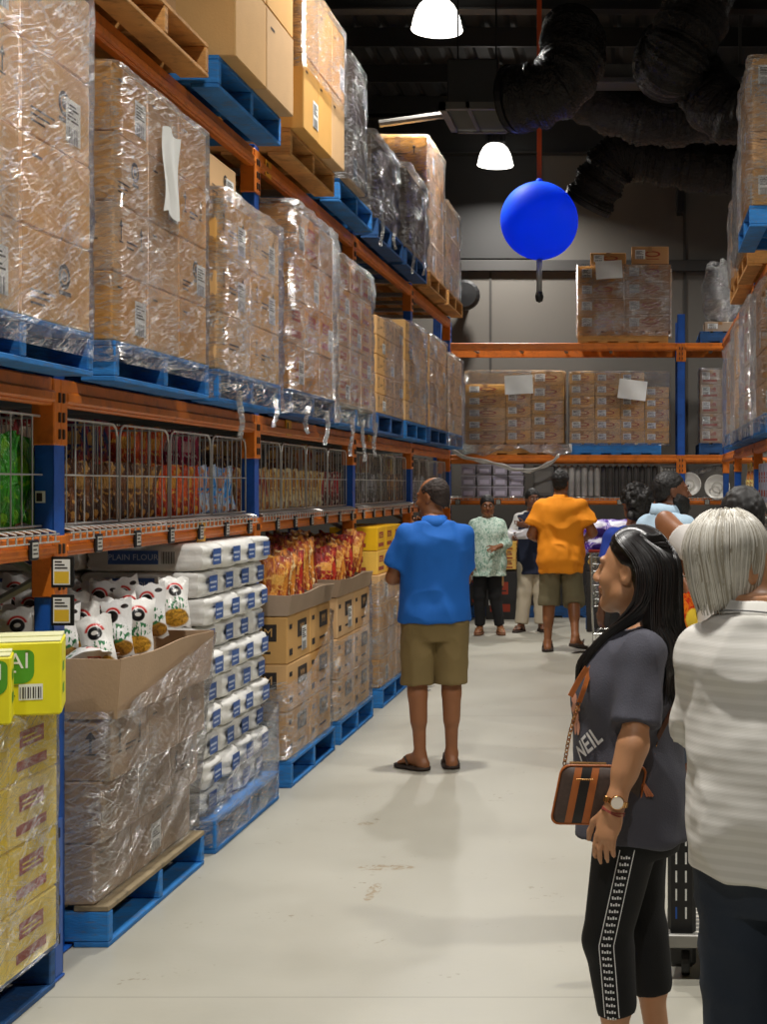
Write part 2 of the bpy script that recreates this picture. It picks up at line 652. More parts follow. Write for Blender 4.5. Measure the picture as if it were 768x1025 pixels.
# ---- high-bay lamps
def lamp_glass():
    t = NT('prismatic_lamp_glass')
    x, y, z = t.xyz(t.co())
    ang = t.math('ARCTAN2', y, x)
    rib = t.math('SINE', t.math('MULTIPLY', ang, 40))
    e = t.n('ShaderNodeEmission')
    e.inputs[0].default_value = lin('fffaf0')
    t.l(t.ramp(rib, -1, 1, 3.2, 5.2), e.inputs[1])
    return t.done(e.outputs[0])


LGLASS = lamp_glass()
LENS = emis('lamp_lens', 'fff6e6', 3.0)


def lamp_proto():
    r = empty('high_bay_lamp', (0, 0, 0), 'x x x x', 'ceiling lamp', 'white high bay lamps')
    prof = [(.235, 0), (.243, .012), (.235, .03), (.222, .10), (.20, .17), (.165, .235), (.12, .28), (.1, .29)]
    kid('lamp_shade', MB().lathe(prof, 40), LGLASS, r, True)
    kid('lens', MB().lathe([(0, .02), (.1, .012), (.2, .022), (.232, .03)], 32), LENS, r, True)
    m = MB().lathe([(.1, .285), (.11, .3), (.11, .47), (.08, .5), (.02, .51), (.02, .56)], 20)
    for k in range(12):
        a = k * math.pi / 6
        m.box((.10 * math.cos(a) - .01, .10 * math.sin(a) - .01, .31), (.13 * math.cos(a) + .01, .13 * math.sin(a) + .01, .46))
    kid('driver_housing', m, BLACK, r)
    kid('suspension_rod', MB().tube([(0, 0, .55), (0, 0, 1.05)], .012), BLACK, r)
    return r


lamps = [(wp(437.5, 22, 13.7), 'bright white high bay lamp nearer the camera, cut by the top edge'),
         (wp(496, 157, 19.5), 'bright white high bay lamp farther off, left of the blue ball')]
lp = lamp_proto()
ZL = 5.94
LIGHTS = []
for i, (p, lb) in enumerate(lamps):
    loc = (p.x, p.y, ZL)
    if i == 0:
        lp.location = loc
        lp['label'] = lb
    else:
        clone(lp, loc, label=lb)
    LIGHTS.append(loc)
# the row goes on over the aisle behind and above the frame; unseen next-aisle lamps are added to light the back wall
MORE = [(-1.2, 8.5), (-.7, 3.4), (-.9, -2.4), (3.6, 6.0), (3.6, 12.5), (3.4, 18.0)]
for i, (x, y) in enumerate(MORE):
    clone(lp, (x, y, ZL), label='white high bay lamp hung out of frame ' + ['over the aisle middle', 'over the near shoppers', 'behind the camera',
          'added for light, next aisle, near end', 'added for light, next aisle, middle', 'added for light, next aisle, far end'][i])
    LIGHTS.append((x, y, ZL))
POWER = 165
for i, (x, y, z) in enumerate(LIGHTS):
    L = bpy.data.lights.new('high_bay_light', 'AREA')
    L.shape = 'DISK'
    L.size = .30
    L.energy = POWER
    L.color = (1.0, .965, .91)
    L.spread = math.radians(150)
    lo = bpy.data.objects.new('high_bay_light', L)
    COL.objects.link(lo)
    lo.location = (x, y, z - .02)
w = bpy.data.worlds.new('World')
SC.world = w
w.use_nodes = True
w.node_tree.nodes['Background'].inputs[0].default_value = (.9, .95, 1, 1)
w.node_tree.nodes['Background'].inputs[1].default_value = .05

# ---- blue ball on its ribbon
bl = empty('hanging_ball', wp(540, 221, 13.5), 'large glossy blue ball hung over the aisle on an orange ribbon', 'hanging ball')
R_ = .36
t = NT('blue_balloon_skin')
tl = t.n('ShaderNodeBsdfTranslucent')
tl.inputs[0].default_value = lin('1c72ff')
mx = t.n('ShaderNodeMixShader')
mx.inputs[0].default_value = .5
t.l(t.bsdf(lin('0a58e8'), .6, 0, None, **{'Specular IOR Level': .25}), mx.inputs[1])
t.l(tl.outputs[0], mx.inputs[2])
BALL = t.done(mx.outputs[0])
prof = [(R_ * math.sin(a), -R_ * math.cos(a)) for a in np.linspace(.02, math.pi - .02, 36)]
kid('ball_skin', MB().lathe(prof, 48), BALL, bl, True)
kid('neck', MB().lathe([(.03, R_ - .01), (.03, R_ + .02), (.015, R_ + .03)], 14), BALL, bl, True)
m = MB().box((-.022, -.003, R_), (.022, .003, 7.0 - 4.12))
kid('ribbon', m, mat('orange_ribbon', 'd8541c', .5), bl)
m = MB().tube([(0, 0, -R_ + .01), (0, 0, -R_ - .30)], .026, 12)
kid('hanging_rod', m, mat('grey_rod', '8a8a8a', .4, .3), bl, True)
m = MB().lathe([(0, -R_ - .40), (.03, -R_ - .385), (.04, -R_ - .34), (.03, -R_ - .30), (0, -R_ - .29)], 14)
kid('end_weight', m, BLACK, bl, True)
# ------------------------------------------------------------------ pallet racking
ZB = {'wire shelf level': (1.42, 1.50), 'middle level': (1.96, 2.06), 'top level': (3.40, 3.50)}
UP_Y = [2.58 + 2.70 * i for i in range(6)]          # aisle-side face positions of the left rack posts


def post(m, a, ux, uy, z0, z1, w=.10, d=.07, t=.006):
    """roll-formed post: C section with slots; a = outer front corner, ux across the face, uy into the rack"""
    a, ux, uy = Vector(a), Vector(ux), Vector(uy)

    def slab(p, q):
        c1, c2 = a + ux * p[0] + uy * p[1], a + ux * q[0] + uy * q[1]
        lo = (min(c1.x, c2.x), min(c1.y, c2.y), z0)
        hi = (max(c1.x, c2.x), max(c1.y, c2.y), z1)
        m.box(lo, hi, 0, .002)
    slab((0, 0), (w, t))
    slab((0, 0), (t, d))
    slab((w - t, 0), (w, d))
    slab((0, d - t), (.028, d))
    slab((w - .028, d - t), (w, d))
    nrm = -uy
    z = z0 + .08
    while z < z1 - .05:
        for q in (.028, w - .028):
            c = a + ux * q + nrm * .0008
            m.add([c - ux * .006 + Vector((0, 0, -.016)), c + ux * .006 + Vector((0, 0, -.012)), c + ux * .006 + Vector((0, 0, .016)), c - ux * .006 + Vector((0, 0, .012))], [(0, 1, 2, 3)], 1)
        z += .1


def rack(label, origin, ux, uy, posts, z_top, depth, levels, tags=True, deck_level=True):
    """posts: distances along ux; uy points into the rack"""
    o = empty('pallet_rack', origin, label, 'storage rack', 'orange and blue storage racks')
    ux, uy = Vector(ux), Vector(uy)

    def bx(m, u0, u1, v0, v1, z0, z1, mi=0, bev=.004):
        p, q = ux * u0 + uy * v0, ux * u1 + uy * v1
        m.box((min(p.x, q.x), min(p.y, q.y), z0), (max(p.x, q.x), max(p.y, q.y), z1), mi, bev)
    for u in posts:
        m = MB()
        post(m, ux * (u - .10), ux, uy, 0, z_top)
        bx(m, u - .13, u + .03, -.02, .11, 0, .012)
        f = kid('post', m, [BLUE, DARK], o)
        m = MB()
        post(m, ux * (u - .10) + uy * depth, ux, -uy, 0, z_top)
        kid('post', m, [BLUE, DARK], o)
        m = MB()
        z, s_ = .25, 0
        while z < z_top - .6:
            a, b = ux * (u - .05) + uy * .06, ux * (u - .05) + uy * (depth - .06)
            m.tube([a + Vector((0, 0, z)), b + Vector((0, 0, z + .55))] if s_ == 0 else [b + Vector((0, 0, z)), a + Vector((0, 0, z + .55))], .016, 6)
            z += .55
            s_ = 1 - s_
        kid('lattice_brace', m, STEEL, o)
    for lv, (z0, z1) in levels.items():
        for k in range(len(posts) - 1):
            a, b = posts[k], posts[k + 1] - .10
            for v in (0, depth):
                s = 1 if v == 0 else -1
                m = MB()
                v0, v1 = sorted((v, v + s * .045))
                bx(m, a, b, v0, v1, z0, z1, 0, .006)
                v0, v1 = sorted((v - s * .012, v + s * .03))
                bx(m, a, b, v0, v1, z0 + .012, z0 + (z1 - z0) * .55, 0, .008)     # stepped lower flange
                be = kid('beam', m, ORANGE, o)
                if v == 0:
                    for e, d in ((a, -1), (b, 1)):
                        u0, u1 = sorted((e + d * .0495, e - d * .012))
                        m = MB()
                        bx(m, u0, u1, -.006, .075, z0 - .14, z1 - .003, 0, .004)
                        for zz in (z0 - .10, z0 - .04, z0 + .03):
                            for uu in (e + d * .032,):
                                p = ux * uu - uy * .0075
                                m.box(p + Vector((-.006, -.006, zz - .018)), p + Vector((.006, .006, zz + .018)), 1, .002)
                        kid('beam_connector', m, [ORANGE, mat('worn_bolt', '4c3c30', .5, .5)], be)
                    if tags and lv == 'wire shelf level':
                        n = 6
                        for q in range(n):
                            uu = a + .22 + (b - a - .44) * (q + .5 * ((k * 7 + q * 3) % 3) * .25) / (n - 1)
                            m = MB()
                            bx(m, uu - .034, uu + .034, -.026, -.014, z0 + .002, z0 + .072, 0, .004)
                            p = ux * uu - uy * .0268
                            e1, e2 = ux * .05, Vector((0, 0, .052))
                            m.quad(p - e1 / 2 + Vector((0, 0, z0 + .011)), e1, e2, 1)
                            for r_ in range(3):
                                m.quad(p - uy * .0006 - e1 * .4 + Vector((0, 0, z0 + .022 + r_ * .014)), e1 * (.8 - .2 * (r_ == 1)), Vector((0, 0, .005)), 2)
                            kid('price_tag', m, [BLACK, mat('tag_card', 'b9b6ac', .5), INK], be)
            if deck_level and lv == 'wire shelf level':
                m = MB()
                for q in np.arange(a + .03, b, .065):             # wires run into the rack and fold over the beam
                    p = ux * q
                    m.tube([p - uy * .020 + Vector((0, 0, z1 - .022)), p - uy * .020 + Vector((0, 0, z1 + .012)), p + uy * .01 + Vector((0, 0, z1 + .02)), p + uy * depth + Vector((0, 0, z1 + .02))], .0042, 4)
                for v in np.arange(.1, depth, .12):
                    m.tube([ux * a + uy * v + Vector((0, 0, z1 + .012)), ux * b + uy * v + Vector((0, 0, z1 + .012))], .003, 4)
                for zz in (z1 - .022, z1 + .005):
                    m.tube([ux * a - uy * .02 + Vector((0, 0, zz)), ux * b - uy * .02 + Vector((0, 0, zz))], .003, 4)
                kid('wire_deck', m, WIRE, o)
            elif lv != 'wire shelf level':
                for q in (a + .35, a + .95, a + 1.55, a + 2.15):
                    if q < b - .05:
                        m = MB()
                        bx(m, q, q + .04, .05, depth - .05, z1 - .05, z1 - .012)
                        kid('cross_bar', m, STEEL, o)
    return o


LX, RX, BY = -2.08, 1.05, 18.75
RACK_L = rack('long orange and blue pallet rack along the left side of the aisle', (LX, 0, 0), (0, 1, 0), (-1, 0, 0), UP_Y, 3.52, 1.12, ZB)
rack('orange and blue pallet rack cut off by the right edge of the photo', (RX, 0, 0), (0, 1, 0), (1, 0, 0), [10.68, 13.38, 16.08, 18.3], 3.52, 1.12, ZB)
BZ = dict(ZB)
rack('pallet rack standing across the far end of the aisle', (0, BY, 0), (1, 0, 0), (0, 1, 0), [-2.55, .59, 3.7], 3.87, 1.05, BZ)


for yy, zz, cc in ((8.62, 2.015, 'tag_amber'), (8.15, 3.44, 'tag_amber'), (6.9, 1.455, 'tag_amber'), (11.2, 2.015, 'tag_amber'), (4.6, 3.45, 'tag_amber')):
    m = MB().box((.004, yy - .06, zz - .045), (.010, yy + .06, zz + .045), 0, .001)
    m.quad((.0105, yy - .045, zz - .03), (0, .03, 0), (0, 0, .06), 1)
    kid('location_tag', m, [mat('tag_amber', 'e0a020', .5), INK], RACK_L)


# column guard in front of the near post
m = MB()
m.box((-2.03, 4.90, 0), (-1.965, 4.99, .012), 0, .003)
m.box((-1.98, 4.92, .012), (-1.97, 4.99, .545), 0, .003)
m.box((-2.07, 4.98, .012), (-1.97, 4.99, .545), 0, .003)
for z in (.12, .25, .38, .48):
    m.quad((-1.9695, 4.945, z), (0, .016, 0), (0, 0, .035), 1)
tag(ob('post_guard', m, [BLUE, DARK]), 'blue slotted steel guard at the foot of the nearest left post', 'post guard')


# ------------------------------------------------------------------ pallets
def pallet_proto(name, m_body, m_deck, W=1.165, D=1.165, H=.15):
    """local origin at the bottom corner; bearers run along x, deck boards along y"""
    r = empty(name, (0, 0, 0), 'x x x x', 'pallet')
    m = MB()
    nb = 7
    bw = .128
    for i in range(nb):
        x = (W - bw) * i / (nb - 1)
        m.box((x, 0, H - .02), (x + bw, D, H), 0, .003)
    kid('top_deck', m, m_deck, r)
    for y in (0, D / 2 - .022, D - .045):
        m = MB()
        m.box((0, y, .02), (W, y + .045, H - .0205), 0, .004)
        kid('bearer', m, m_body, r)
    m = MB()
    for i in (0, 1.5, 3, 4.5, 6):
        x = (W - bw) * i / (nb - 1)
        m.box((x, 0, 0), (x + bw, D, .0195), 0, .003)
    kid('bottom_deck', m, m_body, r)
    return r


PP = {'blue': pallet_proto('pallet', PAL_BLUE, PAL_BLUE), 'navy': pallet_proto('pallet', PAL_NAVY, PAL_NAVY),
      'wood': pallet_proto('pallet', PAL_WOOD, PAL_WOOD), 'worn': pallet_proto('pallet', PAL_BLUE, WORN)}
PUSED = {}


def pallet(kind, x, y, z, label, group='pallets', sx=1.0):
    src = PP[kind]
    if kind not in PUSED:
        PUSED[kind] = src
        src.location = (x, y, z)
        src['label'] = label
        src['group'] = group
        return src
    return clone(src, (x, y, z), (0, 0, 0), label, group)


# ------------------------------------------------------------------ cartons
def oval_mark(m, o, u, v, w, h, mi, n=20, ring=.62):
    m.disc(o, Vector(u) * w, Vector(v) * h, n, mi, ring)
    m.disc(o, Vector(u) * w * .42, Vector(v) * h * .42, n, mi)


def carton_proto(dx, dy, dz, style, card, seed, name='carton'):
    """box centred on its footprint, base at z=0; printed marks on the two sides and the near face"""
    rr = random.Random(seed)
    m = MB().box((-dx / 2, -dy / 2, 0), (dx / 2, dy / 2, dz), 0, .006)
    Z = Vector((0, 0, 1))
    e = .0012
    for (c, u, w) in ((Vector((0, -dy / 2 - e, dz / 2)), Vector((1, 0, 0)), dx), (Vector((dx / 2 + e, 0, dz / 2)), Vector((0, 1, 0)), dy),
                      (Vector((-dx / 2 - e, 0, dz / 2)), Vector((0, -1, 0)), dy)):
        if style == 'oval':
            oval_mark(m, c + u * w * .10 + Z * dz * .08, u, Z, min(w, dz) * .17, min(w, dz) * .15, 1)
            for k in range(3):
                m.quad(c - u * w * .38 - Z * dz * (.20 + k * .07), u * w * (.34 - .07 * k), Z * dz * .025, 1)
            m.quad(c + u * w * .02 - Z * dz * .14, u * w * .18, Z * dz * .05, 1)
        elif style == 'arrow':
            for q in (-.30, .28):
                b = c + u * w * q + Z * dz * .12
                m.quad(b - u * .005 - Z * .035, u * .010, Z * .05, 1)
                m.add([b - u * .02 + Z * .015, b + u * .02 + Z * .015, b + Z * .045], [(0, 1, 2)], 1)
                m.quad(b - u * .022 - Z * .044, u * .044, Z * .006, 1)
            for k in range(2):
                m.quad(c - u * w * .14 - Z * dz * (.02 + k * .08), u * w * (.3 - .1 * k), Z * dz * .03, 1)
        elif style == 'red':
            m.disc(c + u * w * .06 + Z * dz * .08, u * min(w * .22, .12), Z * dz * .17, 18, 2)
            m.disc(c + u * w * .06 + Z * dz * .08 - u.cross(Z) * -e * .5, u * min(w * .16, .09), Z * dz * .10, 18, 0)
            m.quad(c - u * w * .06 + Z * dz * .05, u * w * .24, Z * dz * .06, 2)
            m.quad(c - u * w * .10 - Z * dz * .22, u * w * .34, Z * dz * .04, 2)
        elif style == 'mark':
            m.quad(c - u * w * .06 - Z * dz * .02, u * w * .40, Z * dz * .36, 1)
            m.text('MM', c + u * w * .14 + Z * dz * .16 + u.cross(Z) * e * .6, u, Z, dz * .26, 0)
            m.quad(c - u * w * .42 + Z * dz * .22, u * w * .12, Z * dz * .10, 1)
            m.quad(c - u * w * .42 - Z * dz * .34, u * w * .14, Z * dz * .14, 1)
            m.quad(c - u * w * .05 - Z * dz * .28, u * w * .3, Z * dz * .05, 1)
        elif style == 'panel':
            m.quad(c - u * w * .30 + Z * dz * .02, u * w * .5, Z * dz * .26, 2)
            m.quad(c - u * w * .36 - Z * dz * .34, u * w * .62, Z * dz * .16, 2)
            for k in range(2):
                m.quad(c - u * w * .24 + Z * dz * (.08 + .08 * k) + u.cross(Z) * e * .5, u * w * (.38 - .1 * k), Z * dz * .03, 0)
        elif style == 'plain':
            m.quad(c - u * w * .36 + Z * dz * .28, u * w * .14, Z * dz * .03, 1)
    r = ob(name, m, [card, INK, REDINK])
    return r


def add_tape(r, dx, dy, dz):
    m = MB()
    m.quad((-.025, -dy / 2 - .0015, dz * .70), (.05, 0, 0), (0, 0, dz * .305))
    m.quad((-.025, -dy / 2 - .0015, dz + .0015), (.05, 0, 0), (0, dy, 0))
    m.quad((dx / 2 + .0016, -.0, dz * .5), (0, .0, 0), (0, 0, 0)) if False else None
    kid('tape', m, TAPE, r)


def add_label(r, dx, dy, dz, side):
    """white shipping label on the aisle side (+1 / -1 = x) and the near face"""
    Z = Vector((0, 0, 1))
    faces = [(Vector((-dx * .40, -dy / 2 - .0022, dz * .30)), Vector((1, 0, 0)))]
    if side:
        faces.append((Vector((side * (dx / 2 + .0022), (dy * .12 if side > 0 else -dy * .12), dz * .16)), Vector((0, side, 0))))
    for o, u in faces:
        m = MB()
        lw, lh = min(.13, dx * .34, dy * .42), min(.15, dz * .52)
        m.quad(o, u * lw, Z * lh, 0)
        nn = u.cross(Z) * .0006
        for k in range(5):
            m.quad(o + nn + u * lw * .1 + Z * lh * (.5 + k * .085), u * lw * (.75 - .18 * (k % 3)), Z * lh * .045, 1)
        for k in range(9):
            m.quad(o + nn + u * lw * (.1 + .085 * k), u * lw * (.03 + .02 * (k % 2)), Z * lh * .36, 1)
        kid('shipping_label', m, [WHITE, INK], r)


CP = {}
NCART = [0]


def carton_copy(dx, dy, dz, style, card, labelled, side, loc, rz, label, group):
    key = (round(dx, 3), round(dy, 3), round(dz, 3), style, card.name, labelled, side)
    NCART[0] += 1
    if key not in CP:
        nm = {'yell': 'yellow_carton', 'ambe': 'amber_box', 'blac': 'black_box', 'silv': 'silver_box', 'smal': 'yellow_box'}.get(label[:4], 'carton')
        NCART.append(nm)
        r = carton_proto(dx, dy, dz, style, card, len(CP), nm)
        add_tape(r, dx, dy, dz)
        if labelled:
            add_label(r, dx, dy, dz, side)
        r['category'] = 'carton'
        r['label'] = label
        r['group'] = group
        r.location = loc
        r.rotation_euler = (0, 0, rz)
        CP[key] = r
        return r
    return clone(CP[key], loc, (0, 0, rz), label, group)


ROWN = {1: ['only row'], 2: ['bottom row', 'top row'], 3: ['bottom row', 'middle row', 'top row'], 4: ['bottom row', 'second row up', 'third row up', 'top row']}


def rown(n):
    return ROWN.get(n) or (['bottom row'] + [ORD[i] + ' row up' for i in range(1, n - 1)] + ['top row'])


def load(st, x0, x1, y0, y1, z0, rows, rh, ny, nx, style='arrow', card=CARD, side=1, see_x=1, lab=lambda r, c: (r + c) % 3 == 0, word='brown carton',
         skip=(), group=None, bulge=0.0):
    """a stack of cartons; only the outer ones (near face and aisle face) are there to be seen.
    side=+1: the aisle is at x1, -1: the aisle is at x0"""
    dx, dy = (x1 - x0) / nx, (y1 - y0) / ny
    rn = rown(rows)
    for r in range(rows):
        for iy in range(ny):
            for ix in range(see_x if iy == 0 else 1):
                if (r, iy, ix) in skip:
                    continue
                xx = x1 - dx * (ix + .5) if side > 0 else x0 + dx * (ix + .5)
                yy = y0 + dy * (iy + .5)
                if iy == 0 and ix == 0:
                    cn = 'near aisle corner'
                elif iy == 0:
                    cn = 'near face, ' + ORD[ix] + ' inward'
                elif iy == ny - 1:
                    cn = 'far end'
                else:
                    cn = ORD[iy] + ' along the aisle face'
                lb = f'{word}, {rn[r]}, {cn}, {st}'
                off = bulge * r / max(rows - 1, 1) * side
                sty = style if isinstance(style, str) else style[(r * 5 + iy * 3 + ix * 2 + r * iy) % len(style)]
                carton_copy(dx - .008, dy - .008, rh - .002, sty, card, bool(lab(r, iy + ix)), side,
                            (xx + off + RNG.uniform(-.002, .002), yy + RNG.uniform(-.002, .002), z0 + rh * r), RNG.uniform(-.004, .004), lb, group or ('cartons of the ' + st))


# ------------------------------------------------------------------ stretch wrap
def vnoise(P, seed=0):
    """value noise on an (N,3) array, about -1..1"""
    P = np.asarray(P, dtype=np.float64)
    i = np.floor(P).astype(np.int64)
    f = P - i
    f = f * f * (3 - 2 * f)

    def h(a):
        n = (a[:, 0] * 374761393 + a[:, 1] * 668265263 + a[:, 2] * 2147483647 + seed * 1274126177) & 0xffffffff
        n = ((n ^ (n >> 13)) * 1274126177) & 0xffffffff
        return ((n ^ (n >> 16)) & 0xffff) / 32767.5 - 1
    out = 0
    for cx in (0, 1):
        for cy in (0, 1):
            for cz in (0, 1):
                wgt = (f[:, 0] if cx else 1 - f[:, 0]) * (f[:, 1] if cy else 1 - f[:, 1]) * (f[:, 2] if cz else 1 - f[:, 2])
                out = out + wgt * h(i + np.array([cx, cy, cz]))
    return out


def wrap(label, x0, x1, y0, y1, z0, z1, m=None, seed=0, amp=.012, cap=True, top=None, flare=0.0, tails=0, side=1, gap=.007, cell=.035, sag=.0, group='stretch wraps'):
    """stretch film round a load: loosely creased shell, top edge folded in; top(u) lowers the upper edge along the perimeter (torn film)"""
    m = m or FILM
    x0, x1, y0, y1 = x0 - gap, x1 + gap, y0 - gap, y1 + gap
    cx, cy, W, D = (x0 + x1) / 2, (y0 + y1) / 2, x1 - x0, y1 - y0
    r = .045
    per = []                                    # perimeter, starts at near side left corner, goes right, then along the aisle side away

    def side_pts(a, b):
        n = max(3, int((Vector(b) - Vector(a)).length / cell))
        return [Vector(a).lerp(Vector(b), k / n) for k in range(n)]

    def arc(c, a0):
        return [Vector((c[0] + r * math.cos(a0 + k * math.pi / 6), c[1] + r * math.sin(a0 + k * math.pi / 6))) for k in range(3)]
    per += side_pts((x0 + r, y0), (x1 - r, y0)) + arc((x1 - r, y0 + r), -math.pi / 2)
    per += side_pts((x1, y0 + r), (x1, y1 - r)) + arc((x1 - r, y1 - r), 0)
    per += side_pts((x1 - r, y1), (x0 + r, y1)) + arc((x0 + r, y1 - r), math.pi / 2)
    per += side_pts((x0, y1 - r), (x0, y0 + r)) + arc((x0 + r, y0 + r), math.pi)
    n = len(per)
    nz = max(4, int((z1 - z0) / cell))
    P = np.zeros((nz + (4 if cap else 1), n, 3))
    for i, p in enumerate(per):
        zt = z1 if top is None else z0 + (z1 - z0) * top(p.x, p.y)
        for j in range(P.shape[0]):
            if j <= nz:
                P[j, i] = (p.x, p.y, z0 + (zt - z0) * j / nz)
            else:
                q = (j - nz) / 3
                P[j, i] = (cx + (p.x - cx) * (1 - .22 * q), cy + (p.y - cy) * (1 - .22 * q), zt + .012 - .010 * q)
    Q = P.reshape(-1, 3)
    uu = (Q[:, 0] + Q[:, 1])
    nn = vnoise(np.stack([uu * 4, Q[:, 2] * 11 - uu * 3, Q[:, 1] * 0 + seed], 1), seed) * .6 + vnoise(np.stack([uu * 13, Q[:, 2] * 26, Q[:, 0] * 5], 1), seed + 3) * .4
    d = amp * (nn * .5 + .5)
    dirx = np.clip((Q[:, 0] - cx) / (W / 2), -1, 1) ** 9
    diry = np.clip((Q[:, 1] - cy) / (D / 2), -1, 1) ** 9
    hz = np.clip((Q[:, 2] - z0) / (z1 - z0), 0, 1)
    Q[:, 0] += d * dirx + flare * hz * (1 if side > 0 else -1) * (dirx if side > 0 else -dirx)
    Q[:, 1] += d * diry * .6
    b = MB()
    nr = P.shape[0]
    base = Vector((cx, cy, z0))
    vs = [tuple(Vector(q) - base) for q in Q]
    fs = []
    for j in range(nr - 1):
        for i in range(n):
            k = (i + 1) % n
            fs.append((j * n + i, j * n + k, (j + 1) * n + k, (j + 1) * n + i))
    b.add(vs, fs)
    o = ob('stretch_wrap', b, m, None, True, base)
    tag(o, label, 'plastic wrap', group)
    rr = random.Random(seed)
    for k in range(tails):                      # torn ends hanging off the bottom edge
        b = MB()
        yy = y0 + D * (k + .3 + rr.uniform(0, .4)) / tails
        ln, wd = rr.uniform(.14, .30), rr.uniform(.02, .05)
        xx = (x1 if side > 0 else x0) + side * .03
        ph = rr.uniform(0, 6)

        def fn(u, v):
            s = wd * (1.6 - 1.1 * v + .35 * math.sin(v * 11 + ph))
            return (xx - cx + side * (.008 * math.sin(v * 6 + ph) + .014 * math.sin(u * 9 + v * 4)), yy - cy + (u - .5) * s + .025 * (v ** 1.5) * math.sin(ph), .05 - v * ln)
        b.grid(fn, 8, 14)
        kid('torn_tail', b, FILM_HAZE, o, True)
    return o
# ------------------------------------------------------------------ loads on the left rack
PX0, PX1 = -3.095, -1.93
ZM, ZT = 2.062, 3.502
LXA, LXB = -3.06, -1.936            # load footprint on a pallet
YS = [3.99, 5.37, 6.69, 8.07, 9.39, 10.77, 12.09, 13.47, 14.79]

mid = ['first load, left middle beams', 'second load, left middle beams', 'third load, left middle beams', 'fourth load, left middle beams',
       'fifth load, left middle beams', 'sixth load, left middle beams', 'seventh load, left middle beams', 'eighth load, left middle beams', 'ninth load, left middle beams']
kinds = ['blue', 'blue', 'blue', 'navy', 'worn', 'navy', 'blue', 'navy', 'blue']
for i, y in enumerate(YS):
    pallet(kinds[i], PX0, y, ZM, 'blue wooden pallet under the ' + ORD[i] + ' load from the camera, left middle beams', 'pallets on the left middle beams')
Z0 = ZM + .151
load(mid[0], LXA, LXB, YS[0], YS[0] + 1.163, Z0, 4, .292, 2, 2, ('oval', 'plain', 'arrow', 'oval'), CARD_LIGHT)
wrap('clear creased wrap round the first load, left middle beams', PX0, PX1, YS[0], YS[0] + 1.165, ZM + .06, Z0 + 4 * .292, FILM_DIAG, 1, .016)
load(mid[1], LXA, LXB, YS[1], YS[1] + 1.163, Z0, 4, .258, 3, 3, ('plain', 'oval', 'arrow'), CARD, see_x=2)
wrap('clear creased wrap round the second load, left middle beams', PX0, PX1, YS[1], YS[1] + 1.165, ZM + .07, Z0 + 4 * .258, FILM, 2, .014)
m = MB()
o_ = Vector((LXB + .034, YS[1] + .46, Z0 + .56))
m.grid(lambda u, v: o_ + Vector((.006 * math.sin(u * 9 + v * 5), .20 * u + .01 * math.sin(v * 7), .34 * v + .012 * math.sin(u * 6))), 10, 12)
tag(ob('delivery_paper', m, WHITE, None, True), 'crumpled white sheet under wrap on the second load, left middle beams', 'paper')
load(mid[2], LXA, LXB, YS[2], YS[2] + 1.16, Z0, 3, .268, 2, 2, 'arrow', CARD_LIGHT, lab=lambda r, c: r != 0)
carton_copy(.5, .46, .2, 'oval', CARD_LIGHT, True, 1, (LXB - .30, YS[2] + .26, Z0 + .804), 0, 'single brown carton on top of the third load, left middle beams', 'cartons of the ' + mid[2])
wrap('hazy bulging wrap round the third load, left middle beams', PX0, PX1, YS[2] + .02, YS[2] + 1.165, ZM + .015, Z0 + .84, FILM_HAZE, 3, .045, tails=2)
load(mid[3], LXA, LXB, YS[3], YS[3] + 1.163, Z0, 4, .257, 3, 2, ('red', 'panel', 'red', 'plain'), CARD_RED)
wrap('baggy bright wrap round the fourth load, left middle beams', PX0, PX1, YS[3], YS[3] + 1.165, ZM + .012, Z0 + 1.05, FILM_HAZE, 4, .05, tails=2)
load(mid[4], LXA, LXB, YS[4], YS[4] + 1.163, Z0, 5, .19, 3, 2, 'panel', CARD_RED)
wrap('hazy wrap round the fifth load, left middle beams', PX0, PX1, YS[4], YS[4] + 1.165, ZM + .012, Z0 + .96, FILM_HAZE, 5, .035, tails=3)
load(mid[5], LXA, LXB, YS[5], YS[5] + 1.16, Z0, 5, .145, 3, 2, 'arrow', CARD)
carton_copy(.5, .4, .16, 'plain', CARD_LIGHT, False, 1, (LXB - .5, YS[5] + .4, Z0 + .727), 0, 'single brown carton on top of the sixth load, left middle beams', 'cartons of the ' + mid[5])
wrap('thin clear wrap round the sixth load, left middle beams', LXA, LXB, YS[5] + .35, YS[5] + 1.13, Z0, Z0 + .74, FILM, 6, .02)
load(mid[6], LXA, LXB, YS[6], YS[6] + 1.163, Z0, 5, .168, 3, 2, 'arrow', CARD_LIGHT)
wrap('creased wrap round the seventh load, left middle beams', LXA, LXB, YS[6] + .2, YS[6] + 1.16, Z0, Z0 + .85, FILM_HAZE, 7, .03)
load(mid[7], LXA, LXB, YS[7], YS[7] + 1.163, Z0, 4, .215, 2, 2, 'arrow', CARD)
wrap('creased wrap round the eighth load, left middle beams', LXA, LXB, YS[7] + .05, YS[7] + 1.16, Z0, Z0 + .87, FILM_HAZE, 8, .03)
load(mid[8], LXA, LXB, YS[8], YS[8] + 1.163, Z0, 4, .20, 2, 2, 'arrow', CARD_LIGHT)
wrap('creased wrap round the farthest load, left middle beams', PX0, PX1, YS[8], YS[8] + 1.165, ZM + .012, Z0 + .81, FILM, 9, .03)

